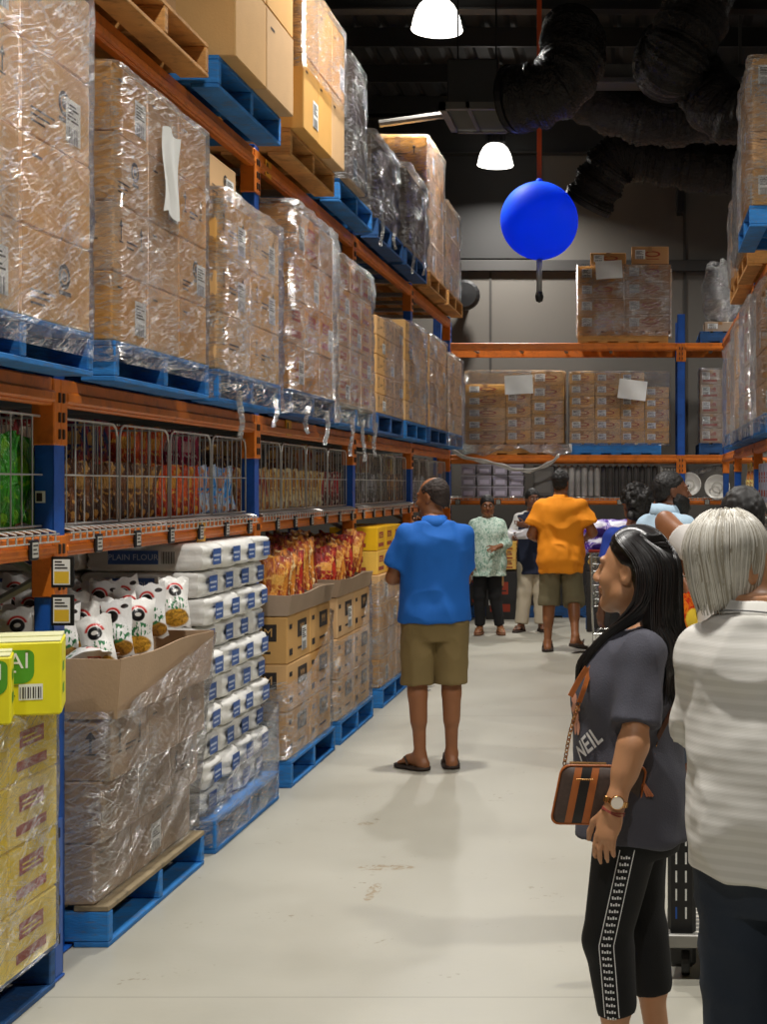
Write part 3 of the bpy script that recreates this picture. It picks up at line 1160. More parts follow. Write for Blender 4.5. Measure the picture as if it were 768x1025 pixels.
top = ['first load, left top beams', 'second load, left top beams', 'third load, left top beams', 'fourth load, left top beams', 'fifth load, left top beams',
       'sixth load, left top beams', 'seventh load, left top beams', 'eighth load, left top beams']
kinds = ['wood', 'blue', 'wood', 'blue', 'navy', 'navy', 'wood', 'wood']
for i, y in enumerate(YS[1:]):
    pallet(kinds[i], PX0, y, ZT, {'wood': 'bare', 'blue': 'blue', 'navy': 'dark blue'}[kinds[i]] + ' wooden pallet under the ' + ORD[i] + ' load in frame, left top beams', 'pallets on the left top beams')
Z1 = ZT + .151
Y = YS[1:]
load(top[0], LXA, LXB - .12, Y[0], Y[0] + 1.12, Z1, 3, .3, 2, 2, 'plain', CARD)
load(top[1], LXA, LXB + .08, Y[1] + .02, Y[1] + 1.15, Z1, 3, .42, 2, 2, 'plain', CARD_LIGHT, lab=lambda r, c: False)
load(top[2], LXA, LXB + .08, Y[2], Y[2] + 1.13, Z1, 2, .42, 3, 2, 'plain', CARD_LIGHT)
wrap('dull wrap round the tall third load, left top beams', LXA, LXB + .08, Y[2], Y[2] + 1.13, Z1 + .34, Z1 + .86, FILM, 11, .012)
load(top[3], LXA, LXB + .06, Y[3], Y[3] + .62, Z1, 3, .27, 2, 2, 'plain', CARD_GREY)
wrap('dark wrap round the fourth load, left top beams', LXA, LXB + .06, Y[3], Y[3] + .62, Z1, Z1 + .83, FILM_DARK, 12, .02)
load(top[4], LXA, LXB - .02, Y[4] - .1, Y[4] + 1.0, Z1, 3, .2, 2, 2, 'plain', CARD_GREY)
wrap('silvery shining wrap round the fifth load, left top beams', LXA, LXB - .02, Y[4] - .1, Y[4] + 1.0, Z1, Z1 + .63, FILM_DARK, 13, .04, tails=2)
load(top[5], LXA, LXB, Y[5], Y[5] + 1.1, Z1, 3, .22, 2, 2, 'plain', CARD_GREY)
wrap('shining loose wrap round the sixth load, left top beams', LXA, LXB, Y[5], Y[5] + 1.1, Z1, Z1 + .7, FILM_DARK, 14, .05, tails=2)
load(top[6], LXA, LXB - .02, Y[6], Y[6] + 1.15, Z1, 4, .31, 2, 2, 'arrow', CARD)
wrap('shining wrap round the tall seventh load, left top beams', LXA, LXB - .02, Y[6], Y[6] + 1.15, Z1, Z1 + 1.26, FILM, 15, .025)
load(top[7], LXA, LXB - .02, Y[7], Y[7] + 1.1, Z1, 3, .3, 2, 2, 'arrow', CARD)
wrap('shining wrap round the eighth load, left top beams', LXA, LXB - .02, Y[7], Y[7] + 1.1, Z1, Z1 + .92, FILM, 16, .025)

# ------------------------------------------------------------------ floor row, left
FY = [3.72, 5.29, 6.63, 8.07, 9.40, 10.95, 12.2, 13.6]
FN = ['yellow cartons beside the near post', 'the open tray of white snack bags', 'the white flour bags', 'the nearer tray of red snack packs', 'the farther tray of red snack packs',
      'the amber boxes', 'the load behind the man in blue', 'the last load of the left floor row']
fk = ['navy', 'worn', 'blue', 'blue', 'blue', 'blue', 'navy', 'navy']
FX = -1.925
for i, y in enumerate(FY):
    pallet(fk[i], FX - 1.165 - (.03 if i == 0 else 0), y, 0, 'blue wooden pallet on the floor under ' + FN[i], 'pallets of the left floor row')
a, b = FX - 1.15, FX - .02
# yellow cartons
ly = 'yellow stack at left edge'
load(ly, a + .0, b + .010, FY[0], FY[0] + 1.14, .151, 4, .2, 3, 3, 'panel', CARD_YEL, see_x=2, lab=lambda r, c: False, word='yellow carton')
wrap('slanting creased wrap round the yellow cartons at the left edge', a + .0, b + .010, FY[0], FY[0] + 1.14, .155, .955, FILM_DIAG, 21, .014)
# two bright yellow-green boxes on top
YG = mat('yellow_green_box', 'e6dc18', .5, var=.05)
GRN = mat('leaf_green_print', '4f9a1e', .6)


def vai_box(loc, w, d, h, label, txt, tx, rz):
    r = empty('grocery_box', loc, label, 'box', 'yellow green grocery boxes', rz)
    m = MB().box((-w, 0, 0), (0, d, h - .004), 0, .006)
    e = -.0015
    gw, gh, gx = .205, .085, -tx - .205
    pts = []
    for (cx_, cz_, a0) in ((gx + .02, h * .52, 180), (gx + gw - .035, h * .52, 270), (gx + gw - .02, h * .52 + gh - .02, 0), (gx + .02, h * .52 + gh - .02, 90)):
        rr_ = .035 if a0 == 270 else .02
        for k in range(5):
            q = math.radians(a0 + k * 22.5)
            pts.append((cx_ + rr_ * math.cos(q), e, cz_ + rr_ * math.sin(q) + (rr_ - .02 if a0 == 270 else 0)))
    m.add(pts, [tuple(range(len(pts)))], 1)
    m.text(txt, (gx + gw - .013, e - .0015, h * .52 + gh * .58), (1, 0, 0), (0, 0, 1), .07, 2, 'RIGHT')
    m.quad((gx + gw * .5, e - .0015, h * .52 + gh * .18), (.05, 0, 0), (0, 0, .006), 2)
    for k in range(3):
        m.quad((gx + gw - .10, e, h * .40 - k * .032), (.055 - .01 * k, 0, 0), (0, 0, .005), 3)
    m.quad((-.125, e, .05), (.07, 0, 0), (0, 0, .05), 2)
    for k in range(9):
        m.quad((-.122 + .0075 * k, e - .001, .055), (.0025 + .002 * (k % 2), 0, 0), (0, 0, .036), 4)
    m.disc((-.10, e, h * .84), (.007, 0, 0), (0, 0, .007), 10, 3)
    for k in range(2):
        m.quad((.0015, d * .2, .06 + k * .07), (0, .08, 0), (0, 0, .03), 1)
    kid('box_body', m, [YG, GRN, WHITE, mat('olive_print', '8a8a20', .7), INK], r)
    m = MB()
    m.box((-w + .004, .004, h - .004), (-.004, d * .48, h), 0, .001)
    m.box((-w + .004, d * .5, h - .004), (-.004, d - .004, h + .004), 0, .001)
    kid('lid_flap', m, mat('pale_flap', 'd8d8a8', .7), r)
    return r


vai_box((-1.822, 4.60, .955), .48, .27, .235, 'large yellow and green grocery box on the yellow cartons', 'VAI', .080, .33)
m_box2 = vai_box((-1.895, 4.40, .955), .40, .19, .21, 'smaller yellow box cut by the left edge, before the larger one', 'VAI', .010, .36)

# ---- tray of white snack bags
l1 = 'load under white snack bags'
load(l1, a, b - .03, FY[1], FY[1] + 1.14, .151, 3, .225, 3, 3, ('plain', 'arrow', 'plain'), CARD_GREY, bulge=.065, lab=lambda r, c: (r, c) == (0, 1))


def tray(label, x0, x1, y0, y1, z0, h, flare, card, th=.008, lap=.0, dip=0.0):
    """open-topped cardboard tray with slightly flaring walls and a folded rim"""
    r = empty('display_tray', (0, 0, 0), label, 'tray', 'cardboard display trays')
    c0 = [(x0, y0), (x1, y0), (x1, y1), (x0, y1)]
    c1 = [(x0 - flare, y0 - flare * .5), (x1 + flare, y0 - flare * .5), (x1 + flare, y1 + flare * .2), (x0 - flare, y1 + flare * .2)]
    m = MB()
    for k in range(4):
        j = (k + 1) % 4
        p0, p1, q0, q1 = c0[k], c0[j], c1[k], c1[j]
        n = Vector((p1[1] - p0[1], -(p1[0] - p0[0]), 0)).normalized()
        i_ = -n * th
        N = 10
        vs, fs = [], []
        for s in range(N + 1):
            t = s / N
            b0 = Vector((*Vector(p0).lerp(Vector(p1), t), z0))
            wob = .006 * math.sin(t * 9 + k * 2)
            t1 = Vector((*Vector(q0).lerp(Vector(q1), t), z0 + h + wob - dip * math.sin(t * math.pi)))
            vs += [b0, t1, t1 + i_, b0 + i_]
        for s in range(N):
            o1, o2 = s * 4, s * 4 + 4
            for e in range(4):
                fs.append((o1 + e, o2 + e, o2 + (e + 1) % 4, o1 + (e + 1) % 4))
        m.add(vs, fs)
    kid('wall_panel', m, card, r)
    kid('tray_floor', MB().box((x0 + th, y0 + th, z0 + .002), (x1 - th, y1 - th, z0 + .01)), card, r)
    return r


tray('open grey-brown tray full of white snack bags, near the post', a + .07, b + .050, FY[1], FY[1] + 1.14, .828, .215, .02, CARD_GREY)
wrap('slanting film dragged round the load of white snack bags', a, b - .02, FY[1], FY[1] + 1.15, .17, 1.03, FILM_DIAG, 22, .03, cap=False, flare=.085,
     top=lambda x, y: .80 + .2 * min(1, max(0, (y - FY[1]) / 1.1)) if y > FY[1] + .1 else .80)


def packet_mat(name, c0, c1, c2):
    """crinkled glossy packet: vertical streaks of the ground colour, a broken band of print and a small label"""
    t = NT(name)
    x, y, z = t.xyz(t.co())
    n1 = t.noise(t.vec(t.math('MULTIPLY', x, 46), t.math('MULTIPLY', y, 20), t.math('MULTIPLY', z, 9)), 1.0, 3, .6, .6)
    n2 = t.noise(t.vec(t.math('MULTIPLY', x, 24), 2.0, t.math('MULTIPLY', z, 16)), 1.0, 3, .6, 1.2)
    c = t.mix(t.ramp(n1, .42, .62), lin(c0), lin(c2))
    c = t.mix(t.math('MULTIPLY', t.ramp(n2, .53, .60), .9), c, lin(c1))
    lab = t.math('MULTIPLY', t.ramp(t.math('ABSOLUTE', x), .034, .038, 1, 0), t.ramp(t.math('ABSOLUTE', t.math('SUBTRACT', z, .155)), .026, .03, 1, 0))
    c = t.mix(t.math('MULTIPLY', lab, .75), c, lin(c1))
    h = t.math('ADD', t.noise(t.co(), 30, 4, .65, 1.0), n1)
    return t.done(t.bsdf(c, .24, 0, t.bump(h, .7, .02)))


def snack_mat(name, base, blobs, ring=None):
    """printed pillow pack: colour field, dark disc with a red arc, green script, food picture (local x = across, z = up)"""
    t = NT(name)
    x, y, z = t.xyz(t.co())
    c = lin(base)

    def ell(cx, cz, rx, rz, soft=.08):
        dx = t.math('DIVIDE', t.math('SUBTRACT', x, cx), rx)
        dz = t.math('DIVIDE', t.math('SUBTRACT', z, cz), rz)
        r = t.math('SQRT', t.math('ADD', t.math('MULTIPLY', dx, dx), t.math('MULTIPLY', dz, dz)))
        return r, t.ramp(r, 1 + soft, 1 - soft)
    for b_ in blobs:
        kind, cx, cz, rx, rz, col = b_
        r, mk = ell(cx, cz, rx, rz)
        if kind == 'disc':
            c = t.mix(mk, c, lin(col))
        elif kind == 'arc':
            in_ = t.ramp(r, .72, .78)
            up = t.ramp(z, cz + rz * .1, cz + rz * .2)
            c = t.mix(t.math('MULTIPLY', t.math('MULTIPLY', mk, in_), up), c, lin(col))
        elif kind == 'script':
            n = t.noise(t.vec(t.math('MULTIPLY', x, 90), 0.0, t.math('MULTIPLY', z, 45)), 1.0, 1)
            c = t.mix(t.math('MULTIPLY', mk, t.ramp(n, .50, .54)), c, lin(col))
        elif kind == 'food':
            n = t.noise(t.vec(x, y, z), 70, 3, .6)
            fc = t.mix(t.ramp(n, .4, .6), lin(col), tuple(q * .45 for q in lin(col)[:3]) + (1,))
            c = t.mix(mk, c, fc)
        elif kind == 'swirl':
            n = t.noise(t.vec(x, y, z), 16, 3, .6, 2.0)
            c = t.mix(t.math('MULTIPLY', mk, t.ramp(n, .48, .56)), c, lin(col))
    nr = t.bump(t.noise(t.co(), 34, 3, .6), .35, .01)
    return t.done(t.bsdf(c, .28, 0, nr))


def bag_mesh(w, h, d, seed, name, m_, gusset=.0):
    """sealed pillow pack: two puffed sheets, crimped flat ends; origin at the bottom centre, faces -y"""
    rr = random.Random(seed)
    ph = [rr.uniform(0, 6) for _ in range(6)]
    m = MB()
    nu, nv = 11, 15
    for s in (-1, 1):
        def fn(u, v, s=s):
            a = (u - .5) * 2
            t = v
            puff = (1 - abs(a) ** 2.6) * min(1, (math.sin(math.pi * min(max((t - .05) / .9, 0), 1))) ** .55 if .05 < t < .95 else 0)
            wv = w * (.94 + .06 * math.cos(2 * math.pi * t) + .015 * math.sin(t * 17 + ph[0]))
            yy = s * d / 2 * puff * (1 + .16 * math.sin(a * 5 + t * 6 + ph[1]) * puff) + .006 * math.sin(t * 8 + ph[2])
            zz = t * h + .006 * math.sin(a * 7 + ph[3]) * (1 if t in (0, 1) else 0)
            return (a * wv / 2 * (1 if t not in (0, 1) else 1.02), yy, zz)
        m.grid(fn, nu, nv)
    return m.mesh(name, [m_], True)


WB = [snack_mat('white_snack_pack', 'e8e6e0', [('food', .0, .04, .055, .036, 'd8a038'), ('script', .0, .10, .052, .028, '2e7a4a'), ('arc', 0, .160, .036, .036, 'c8281e'),
                                               ('disc', 0, .157, .026, .026, '141210'), ('disc', .0, .159, .012, .008, 'c8c4bc')]),
      snack_mat('white_snack_pack_green', 'e6e5e2', [('food', .02, .035, .045, .03, 'b8832e'), ('script', .0, .09, .055, .04, '2a7040'), ('arc', -.01, .160, .036, .036, 'c42a20'),
                                                     ('disc', -.01, .157, .026, .026, '141210'), ('disc', .04, .195, .014, .009, '2a2320')])]
wb = [bag_mesh(.13, .225, .07, 3 + k, 'snack_bag', WB[k % 2]) for k in range(4)]
rows = ['front', 'second', 'third', 'fourth', 'fifth']
k = 0
for ry in range(5):
    for cx_ in range(7):
        yy = FY[1] + .13 + ry * .205 + RNG.uniform(-.03, .03)
        xx = b - .052 - cx_ * .142 + RNG.uniform(-.015, .015)
        zz = .985 + .015 * ry + RNG.uniform(-.02, .03)
        o = ob('snack_bag', wb[k % 4], [], loc=(xx, yy, zz), rot=(-.22 + RNG.uniform(-.15, .2), RNG.uniform(-.28, .28), .25 + RNG.uniform(-.45, .45)))
        tag(o, f'white snack bag with black disc, {rows[ry]} row, {ORD[cx_]} from the aisle', 'snack bag', 'white snack bags in the open tray')
        k += 1
for q, (dx, ry, rot) in enumerate(((.24, .06, (1.25, .2, 1.3)), (.46, .10, (1.2, -.3, 1.9)), (.75, .07, (1.1, .3, .9)))):
    o = ob('snack_bag', wb[(q + 1) % 4], [], loc=(b - dx + .02, FY[1] + ry + .06, 1.0), rot=rot)
    tag(o, ['white snack bag lying flat at the near aisle corner of its tray', 'white snack bag lying on its side at the front of its tray', 'white snack bag slumped at the tray front beside the yellow box'][q], 'snack bag', 'white snack bags in the open tray')
# loose heap of the same bags behind the near post, under the shelf
for q in range(12):
    o = ob('snack_bag', wb[q % 4], [], loc=(-2.72 - .15 * (q % 4) + RNG.uniform(-.03, .03), 4.85 + .06 * (q // 4), .855 + .10 * (q // 4)), rot=(-.2 + RNG.uniform(-.2, .2), RNG.uniform(-.5, .5), RNG.uniform(-.5, .5)))
    tag(o, f'white snack bag in the heap behind the near post, {["bottom", "middle", "top"][q // 4]} layer, {ORD[q % 4]} inward', 'snack bag', 'white snack bags heaped behind the near post')
carton_copy(.86, .42, .85, 'plain', CARD_GREY, False, 1, (-3.05, 4.92, .0), 0, 'grey-brown carton under the heaped white bags behind the near post', 'cartons behind the near post')

# ---- flour bags
FLOUR = mat('white_flour_sack', 'e2e0da', .5, var=.05, vscale=7, bump=.5, bscale=16)
FLBL = mat('flour_label_blue', '3a5a98', .55, var=.1)


def flour_mesh(w, d, h, seed):
    rr = random.Random(seed)
    p = [rr.uniform(0, 6) for _ in range(8)]
    m = MB()
    n = 10
    for ax in range(3):
        for s in (-1, 1):
            def fn(u, v, ax=ax, s=s):
                q = [0, 0, 0]
                o = [i for i in range(3) if i != ax]
                q[ax] = s
                q[o[0]], q[o[1]] = 2 * u - 1, 2 * v - 1
                e = 9.0
                L = (abs(q[0]) ** e + abs(q[1]) ** e + abs(q[2]) ** e) ** (1 / e)
                x, y, z = [c / L for c in q]
                k = 1 + .025 * math.sin(5 * x + p[0]) * math.sin(4 * y + p[1]) + .02 * math.sin(7 * z + 6 * x + p[2])
                return (x * w / 2 * k, y * d / 2 * k, z * h / 2 * (1 + .03 * math.sin(6 * x + p[3])) + h / 2)
            m.grid(fn, n, n)
    return m


def flour_proto(seed, front):
    w, d, h = .56, .286, .127
    r = ob('flour_bag', flour_mesh(w, d, h, seed), FLOUR, None, True)
    e = w / 2 + .012
    m = MB()
    m.quad((e - .0005, -.06, .028), (0, .125, 0), (0, 0, .074), 0)
    m.quad((e, -.05, .066), (0, .10, 0), (0, 0, .010), 1)
    m.quad((e, -.045, .045), (0, .08, 0), (0, 0, .008), 1)
    kid('end_label', m, [FLBL, mat('label_white', 'b8c2d8')], r)
    if front:
        m = MB()
        y = -d / 2 - .011
        m.quad((-.16, y, .036), (.23, 0, 0), (0, 0, .062), 0)
        m.text('PLAIN FLOUR', (-.045, y - .001, .067), (1, 0, 0), (0, 0, 1), .038, 1)
        kid('front_label', m, [FLBL, mat('label_white', 'b8c2d8')], r)
        m = MB()
        for q in range(10):
            m.quad((.085 + q * .006, y, .038), (.002 + .002 * (q % 2), 0, 0), (0, 0, .055), 0)
        kid('barcode', m, INK, r)
    return r


FP = {(fr, s): None for fr in (0, 1) for s in range(3)}
rn = ['bottom', 'second', 'third', 'fourth', 'fifth', 'sixth', 'seventh', 'eighth', 'ninth', 'top']
for r in range(10):
    for iy in range(4):
        for ix in range(2 if iy == 0 and r >= 5 else 1):
            fr, s = (1 if iy == 0 else 0), (r + iy) % 3
            if ix == 1:
                lb = f'white flour bag, {rn[r]} layer, inner bag of the near face, second inward'
            else:
                lb = f'white flour bag, {rn[r]} layer, {["near corner", "second from the near corner", "third from the near corner", "far end"][iy]} of the stack'
            # every other layer leans a little, as in the photo
            loc = (FX - .342 - ix * .57 + (.018 if r % 2 else -.008) + RNG.uniform(-.008, .008), FY[2] + .148 + iy * .2885, .152 + r * .1255)
            rz = RNG.uniform(-.02, .02)
            if FP[fr, s] is None:
                p = flour_proto(s + 5 * fr, fr)
                p.location, p.rotation_euler = loc, (0, 0, rz)
                FP[fr, s] = tag(p, lb, 'flour bag', 'white flour bags')
            else:
                clone(FP[fr, s], loc, (0, 0, rz), lb)
wrap('thin clear film round the foot of the white flour bags', FX - .60, FX + .0, FY[2], FY[2] + 1.16, .03, .52, FILM, 24, .006, cap=False, top=lambda x, y: .5 + .5 * min(1, max(0, (y - FY[2]) / 1.1)))

# ---- red snack packs in trays on marked cartons
RED = [packet_mat('amber_red_pack', 'd88a30', 'e8b050', '8a2414'), packet_mat('red_gold_pack', 'b8301c', 'e0a040', '6a1810'), packet_mat('orange_brown_pack', 'd8862c', 'f0d090', '6a2a14')]
rb = [bag_mesh(.17, .30, .05, 23 + k, 'snack_pack', RED[k % 3]) for k in range(6)]
for s, (fi, colz) in enumerate(((3, .95), (4, .95))):
    y0 = FY[fi]
    load('load under ' + ['nearer', 'farther'][s] + ' snack tray', a, b, y0, y0 + 1.13, .151, 3, .266, 2, 3, 'mark', CARD_LIGHT, lab=lambda r, c: r == 2 and c == 0)
    tray(['open cardboard tray of red snack packs, the nearer of two', 'open cardboard tray of red snack packs, the farther of two'][s], a, b, y0, y0 + 1.12, .952, .11, .025, CARD_GREY)
    for r_ in range(5):
        for c in range(6 if r_ < 3 else 4):
            x = b - .11 - c * .165
            yy = y0 + .15 + r_ * .20
            rot = (-.28 + RNG.uniform(-.12, .12), RNG.uniform(-.12, .12) + (.18 if s else .1), .7 + RNG.uniform(-.2, .2))
            o = ob('snack_pack', rb[(r_ * 2 + c + s) % 6], [], loc=(x + RNG.uniform(-.01, .01), yy, .985 + .02 * r_), rot=rot)
            tag(o, f'red and amber snack pack, {["nearer", "farther"][s]} tray, {rows[r_]} row, {ORD[c]} from the aisle', 'snack pack', 'red snack packs in the ' + ['nearer', 'farther'][s] + ' tray')
wrap('torn film with a rising peak round the nearer marked cartons', a, b, FY[3], FY[3] + 1.14, .155, .93, FILM_HAZE, 25, .02, cap=False,
     top=lambda x, y: .56 + (.40 * max(0, (y - FY[3] - .45) / .7) ** 1.2 if x > b - .1 else 0))
wrap('torn film with a tall peak round the farther marked cartons', a, b, FY[4], FY[4] + 1.14, .155, 1.02, FILM_HAZE, 26, .03, cap=False,
     top=lambda x, y: .60 + (.40 * max(0, (y - FY[4] - .6) / .55) if x > b - .1 else 0))
# ---- amber boxes on cartons
load('load under the amber boxes', a, b, FY[5], FY[5] + 1.13, .151, 4, .212, 3, 3, 'plain', CARD_LIGHT)
load('above the wrapped cartons', a, b - .02, FY[5] + .02, FY[5] + 1.1, 1.0, 2, .18, 3, 3, 'panel', CARD_AMB, lab=lambda r, c: False, word='amber box', group='amber boxes on the wrapped cartons')
wrap('creased film round the cartons below the amber boxes', a, b, FY[5], FY[5] + 1.14, .155, 1.02, FILM_HAZE, 27, .02, cap=False, top=lambda x, y: .92 + .18 * min(1, max(0, (y - FY[5]) / 1.1)))
load('load behind man in blue', a, b, FY[6] + .02, FY[6] + 1.13, .151, 2, .5, 2, 2, 'plain', CARD)
load('last load, left floor row', a, b, FY[7], FY[7] + 1.13, .151, 2, .5, 2, 2, 'plain', CARD)

# ------------------------------------------------------------------ wire baskets with snack packs on the left shelf
ZS = 1.523


def basket_proto(L=.64, Dp=.46, H=.40):
    """open-topped wire basket; length along y, front at x=0 facing +x"""
    r = empty('wire_basket', (0, 0, 0), 'x x x x', 'wire basket', 'wire baskets on the left shelf')
    m = MB()
    rc = .05
    for (o, u, w) in (((0, 0, 0), (0, 1, 0), L), ((-Dp, 0, 0), (0, 1, 0), L)):
        o, u = Vector(o), Vector(u)
        pts = [o + Vector((0, 0, .01)), o + Vector((0, 0, H - rc)), o + u * rc * .3 + Vector((0, 0, H - rc * .3)), o + u * rc + Vector((0, 0, H)), o + u * (w - rc) + Vector((0, 0, H)),
               o + u * (w - rc * .3) + Vector((0, 0, H - rc * .3)), o + u * w + Vector((0, 0, H - rc)), o + u * w + Vector((0, 0, .01))]
        m = MB()
        m.tube(pts, .0048, 6, closed=True)
        kid('frame', m, WIRE, r)
    m = MB()
    for k in range(1, 7):
        m.tube([(0, L * k / 7, .01), (0, L * k / 7, H)], .0028, 5)
    m.tube([(.004, 0, H * .48), (.004, L, H * .48)], .0032, 5)
    kid('front_grid', m, WIRE, r)
    for s in (.0, L):
        m = MB()
        for k in range(1, 5):
            m.tube([(-Dp * k / 5, s, .01), (-Dp * k / 5, s, H)], .0028, 5)
        m.tube([(0, s, H * .48), (-Dp, s, H * .48)], .003, 5)
        m.tube([(0, s, H), (-Dp, s, H)], .0045, 5)
        kid('side_grid', m, WIRE, r)
    return r


BP = None
PKC = {'green': ('43b020', '8ad030', '1f7a14'), 'yellow': ('d8b81c', 'a03018', 'f0e8c0'), 'brown': ('7c4a22', 'd09a4c', '3a1c0c'), 'maroon': ('8c2418', 'c87838', 'e0c080'),
       'red': ('b01e20', 'e8d8c0', '40100c'), 'navy': ('123a6e', 'd8a050', 'b03020'), 'orange': ('f0601a', 'f0b040', 'a82a10'), 'blue': ('2a8ad8', 'e08a30', 'd8e0e8'),
       'pink': ('c41c50', 'f0c0c0', '701030'), 'gold': ('dca43c', 'a05a20', 'f0e0b0'), 'dark': ('2c2a28', '8a7a60', '585048'), 'silver': ('8a8a90', 'd0d0d8', '403830')}
PKM, PKB = {}, {}

for nm, (c0, c1, c2) in PKC.items():
    PKM[nm] = packet_mat(nm + '_pack', c0, c1, c2)
    PKB[nm] = [bag_mesh(.17, .235, .06, 40 + q + len(PKB) * 3, 'snack_packet', PKM[nm]) for q in range(2)]
layout = []
for (u0, nb, cols) in ((4.02, 2, [('yellow', 'red'), ('green', 'yellow')]),
                       (5.32, 4, [('brown', 'red'), ('brown', 'navy'), ('orange', 'orange'), ('blue', 'pink')]),
                       (8.02, 4, [('maroon', 'brown'), ('gold', 'dark'), ('gold', 'brown'), ('red', 'maroon')]),
                       (10.72, 4, [('dark', 'brown'), ('silver', 'dark'), ('dark', 'maroon'), ('brown', 'dark')]),
                       (13.42, 4, [('dark', 'yellow'), ('silver', 'dark'), ('brown', 'dark'), ('dark', 'dark')])):
    for q in range(nb):
        layout.append((u0 + q * .645, cols[q]))
for bi, (y, (c_lo, c_hi)) in enumerate(layout):
    lb = f'wire basket of {c_lo} packets, {ORD[bi]} from the camera along the left shelf'
    loc = (LX - .045, y, ZS)
    L_ = .615
    if BP is None:
        BP = basket_proto(L_)
        BP.location = loc
        BP['label'] = lb
    else:
        clone(BP, loc, label=lb)
    n = 4
    for tier, cn in ((0, c_lo), (1, c_hi)):
        if tier == 1 and cn == 'green':
            continue
        for q in range(n if tier == 0 else 3):
            yy = y + .09 + q * (L_ - .17) / (n - 1) + (.06 if tier else 0) + RNG.uniform(-.015, .015)
            big = 1.35 if cn == 'green' else 1.0
            o = ob('snack_packet', PKB[cn][q % 2], [], loc=(LX - (.15 if tier == 0 else .30) + RNG.uniform(-.015, .015), yy, ZS + .012 + tier * .185),
                   rot=(RNG.uniform(-.08, .08), RNG.uniform(-.16, .10), .75 + RNG.uniform(-.3, .3)))
            o.scale = (big, big, big)
            tag(o, f'{cn} snack packet, {["lower", "upper"][tier]} tier, {ORD[q]} in the {ORD[bi]} wire basket from the camera', 'snack packet', f'packets in the {ORD[bi]} wire basket')

# price signs hung on the near post
for q, z in enumerate((1.37, 1.235)):
    m = MB().box((-.006, -.004, -.055), (.075, .004, .055), 0, .002)
    m.quad((.002, -.0048, -.045), (.06, 0, 0), (0, 0, .09), 1)
    m.quad((.006, -.0054, -.04), (.052, 0, 0), (0, 0, .042), 2)
    for r_ in range(3):
        m.quad((.008, -.0056, .012 + r_ * .011), (.045 - .01 * r_, 0, 0), (0, 0, .005), 3)
    o = ob('price_sign', m, [BLACK, WHITE, mat('price_yellow', 'e0b830'), INK], None, False, (-2.078, 5.17, z))
    tag(o, ['black framed yellow price sign on the near post, the upper one', 'black framed yellow price sign on the near post, the lower one'][q], 'price sign', 'price signs on the near post')
m = MB().quad((-2.145, 5.1785, 1.615), (.036, 0, 0), (0, 0, .042), 0)
m.box((-2.140, 5.1770, 1.62), (-2.12, 5.1780, 1.65), 1)
tag(ob('post_sticker', m, [WHITE, INK]), 'small white sticker on the blue part of the near post', 'sticker')

# scrap of film left on the floor beside the pallet
m = MB()
rr = random.Random(3)
m.grid(lambda u, v: (.16 * (u - .5) + .02 * math.sin(v * 9), .34 * (v - .5) + .03 * math.sin(u * 7), .004 + .045 * abs(math.sin(u * 5 + v * 6)) * math.sin(math.pi * u) * math.sin(math.pi * v)), 12, 16)
tag(ob('film_scrap', m, FILM_MILK, None, True, (-1.80, 12.0, 0)), 'crumpled scrap of film on the floor left of the man in blue', 'plastic scrap')
# ------------------------------------------------------------------ far rack
def front_load(st, x0, cols, y, z0, style, card, depth=.4, lab=True, word='brown carton'):
    """cols: (width, rows, row height, first z offset)"""
    x = x0
    for c, (w, rows, rh, dz) in enumerate(cols):
        rn = rown(rows)
        for r in range(rows):
            carton_copy(w - .008, depth, rh - .003, style, card, lab, 0, (x + w / 2, y + depth / 2 + RNG.uniform(0, .012), z0 + dz + r * rh), RNG.uniform(-.01, .01),
                        f'{word}, {rn[r]}, {ORD[c]} column from the left, {st}', 'cartons of the ' + st)
        x += w


YB = BY + .02
pallet('wood', -2.22, YB, ZM, 'bare wooden pallet under the left load, far rack middle beams', 'pallets on the far rack')
pallet('blue', -.88, YB, ZM, 'blue wooden pallet under the right load, far rack middle beams', 'pallets on the far rack')
pallet('wood', -.79, YB, ZT, 'bare wooden pallet under the load high on the far rack', 'pallets on the far rack')
pallet('navy', .78, YB, ZT, 'dark blue pallet at the right end of the far rack, top beams', 'pallets on the far rack')
pallet('navy', .77, YB, ZM, 'dark blue pallet at the right end of the far rack, middle beams', 'pallets on the far rack')
Z0, Z1 = ZM + .151, ZT + .151
front_load('left load, far rack middle', -2.24, [(.52, 5, .152, 0), (.33, 5, .165, 0), (.43, 5, .185, 0)], YB, Z0, 'red', CARD_LIGHT, lab=True)
front_load('right load, far rack middle', -.90, [(.33, 6, .152, 0), (.33, 6, .152, 0), (.31, 6, .152, 0), (.32, 5, .145, 0)], YB, Z0, 'red', CARD_LIGHT)
front_load('load high on far rack', -.80, [(.61, 4, .21, 0), (.60, 4, .215, 0)], YB, Z1, 'red', CARD_RED)
carton_copy(.46, .4, .17, 'red', CARD_RED, True, 0, (-.40, YB + .22, Z1 + .842), 0, 'reddish carton on top of the high far load, left one', 'cartons of the load high on far rack')
carton_copy(.48, .4, .23, 'red', CARD_RED, True, 0, (.14, YB + .22, Z1 + .862), 0, 'reddish carton on top of the high far load, right one', 'cartons of the load high on far rack')
front_load('small right load, far rack middle', .78, [(.30, 5, .19, 0)], YB, Z0, 'panel', CARD_GREY)
wrap('slack film over the left load on the far rack middle beams', -2.24, -.97, YB, YB + .42, Z0 - .03, Z0 + .93, FILM_FAR, 31, .012, gap=.008)
wrap('film round the right load on the far rack middle beams', -.90, .39, YB, YB + .42, Z0 - .03, Z0 + .92, FILM_FAR, 32, .012, gap=.008)
wrap('shining film round the load high on the far rack', -.80, .41, YB, YB + .42, Z1 - .06, Z1 + .86, FILM, 33, .014, gap=.008, cap=False)
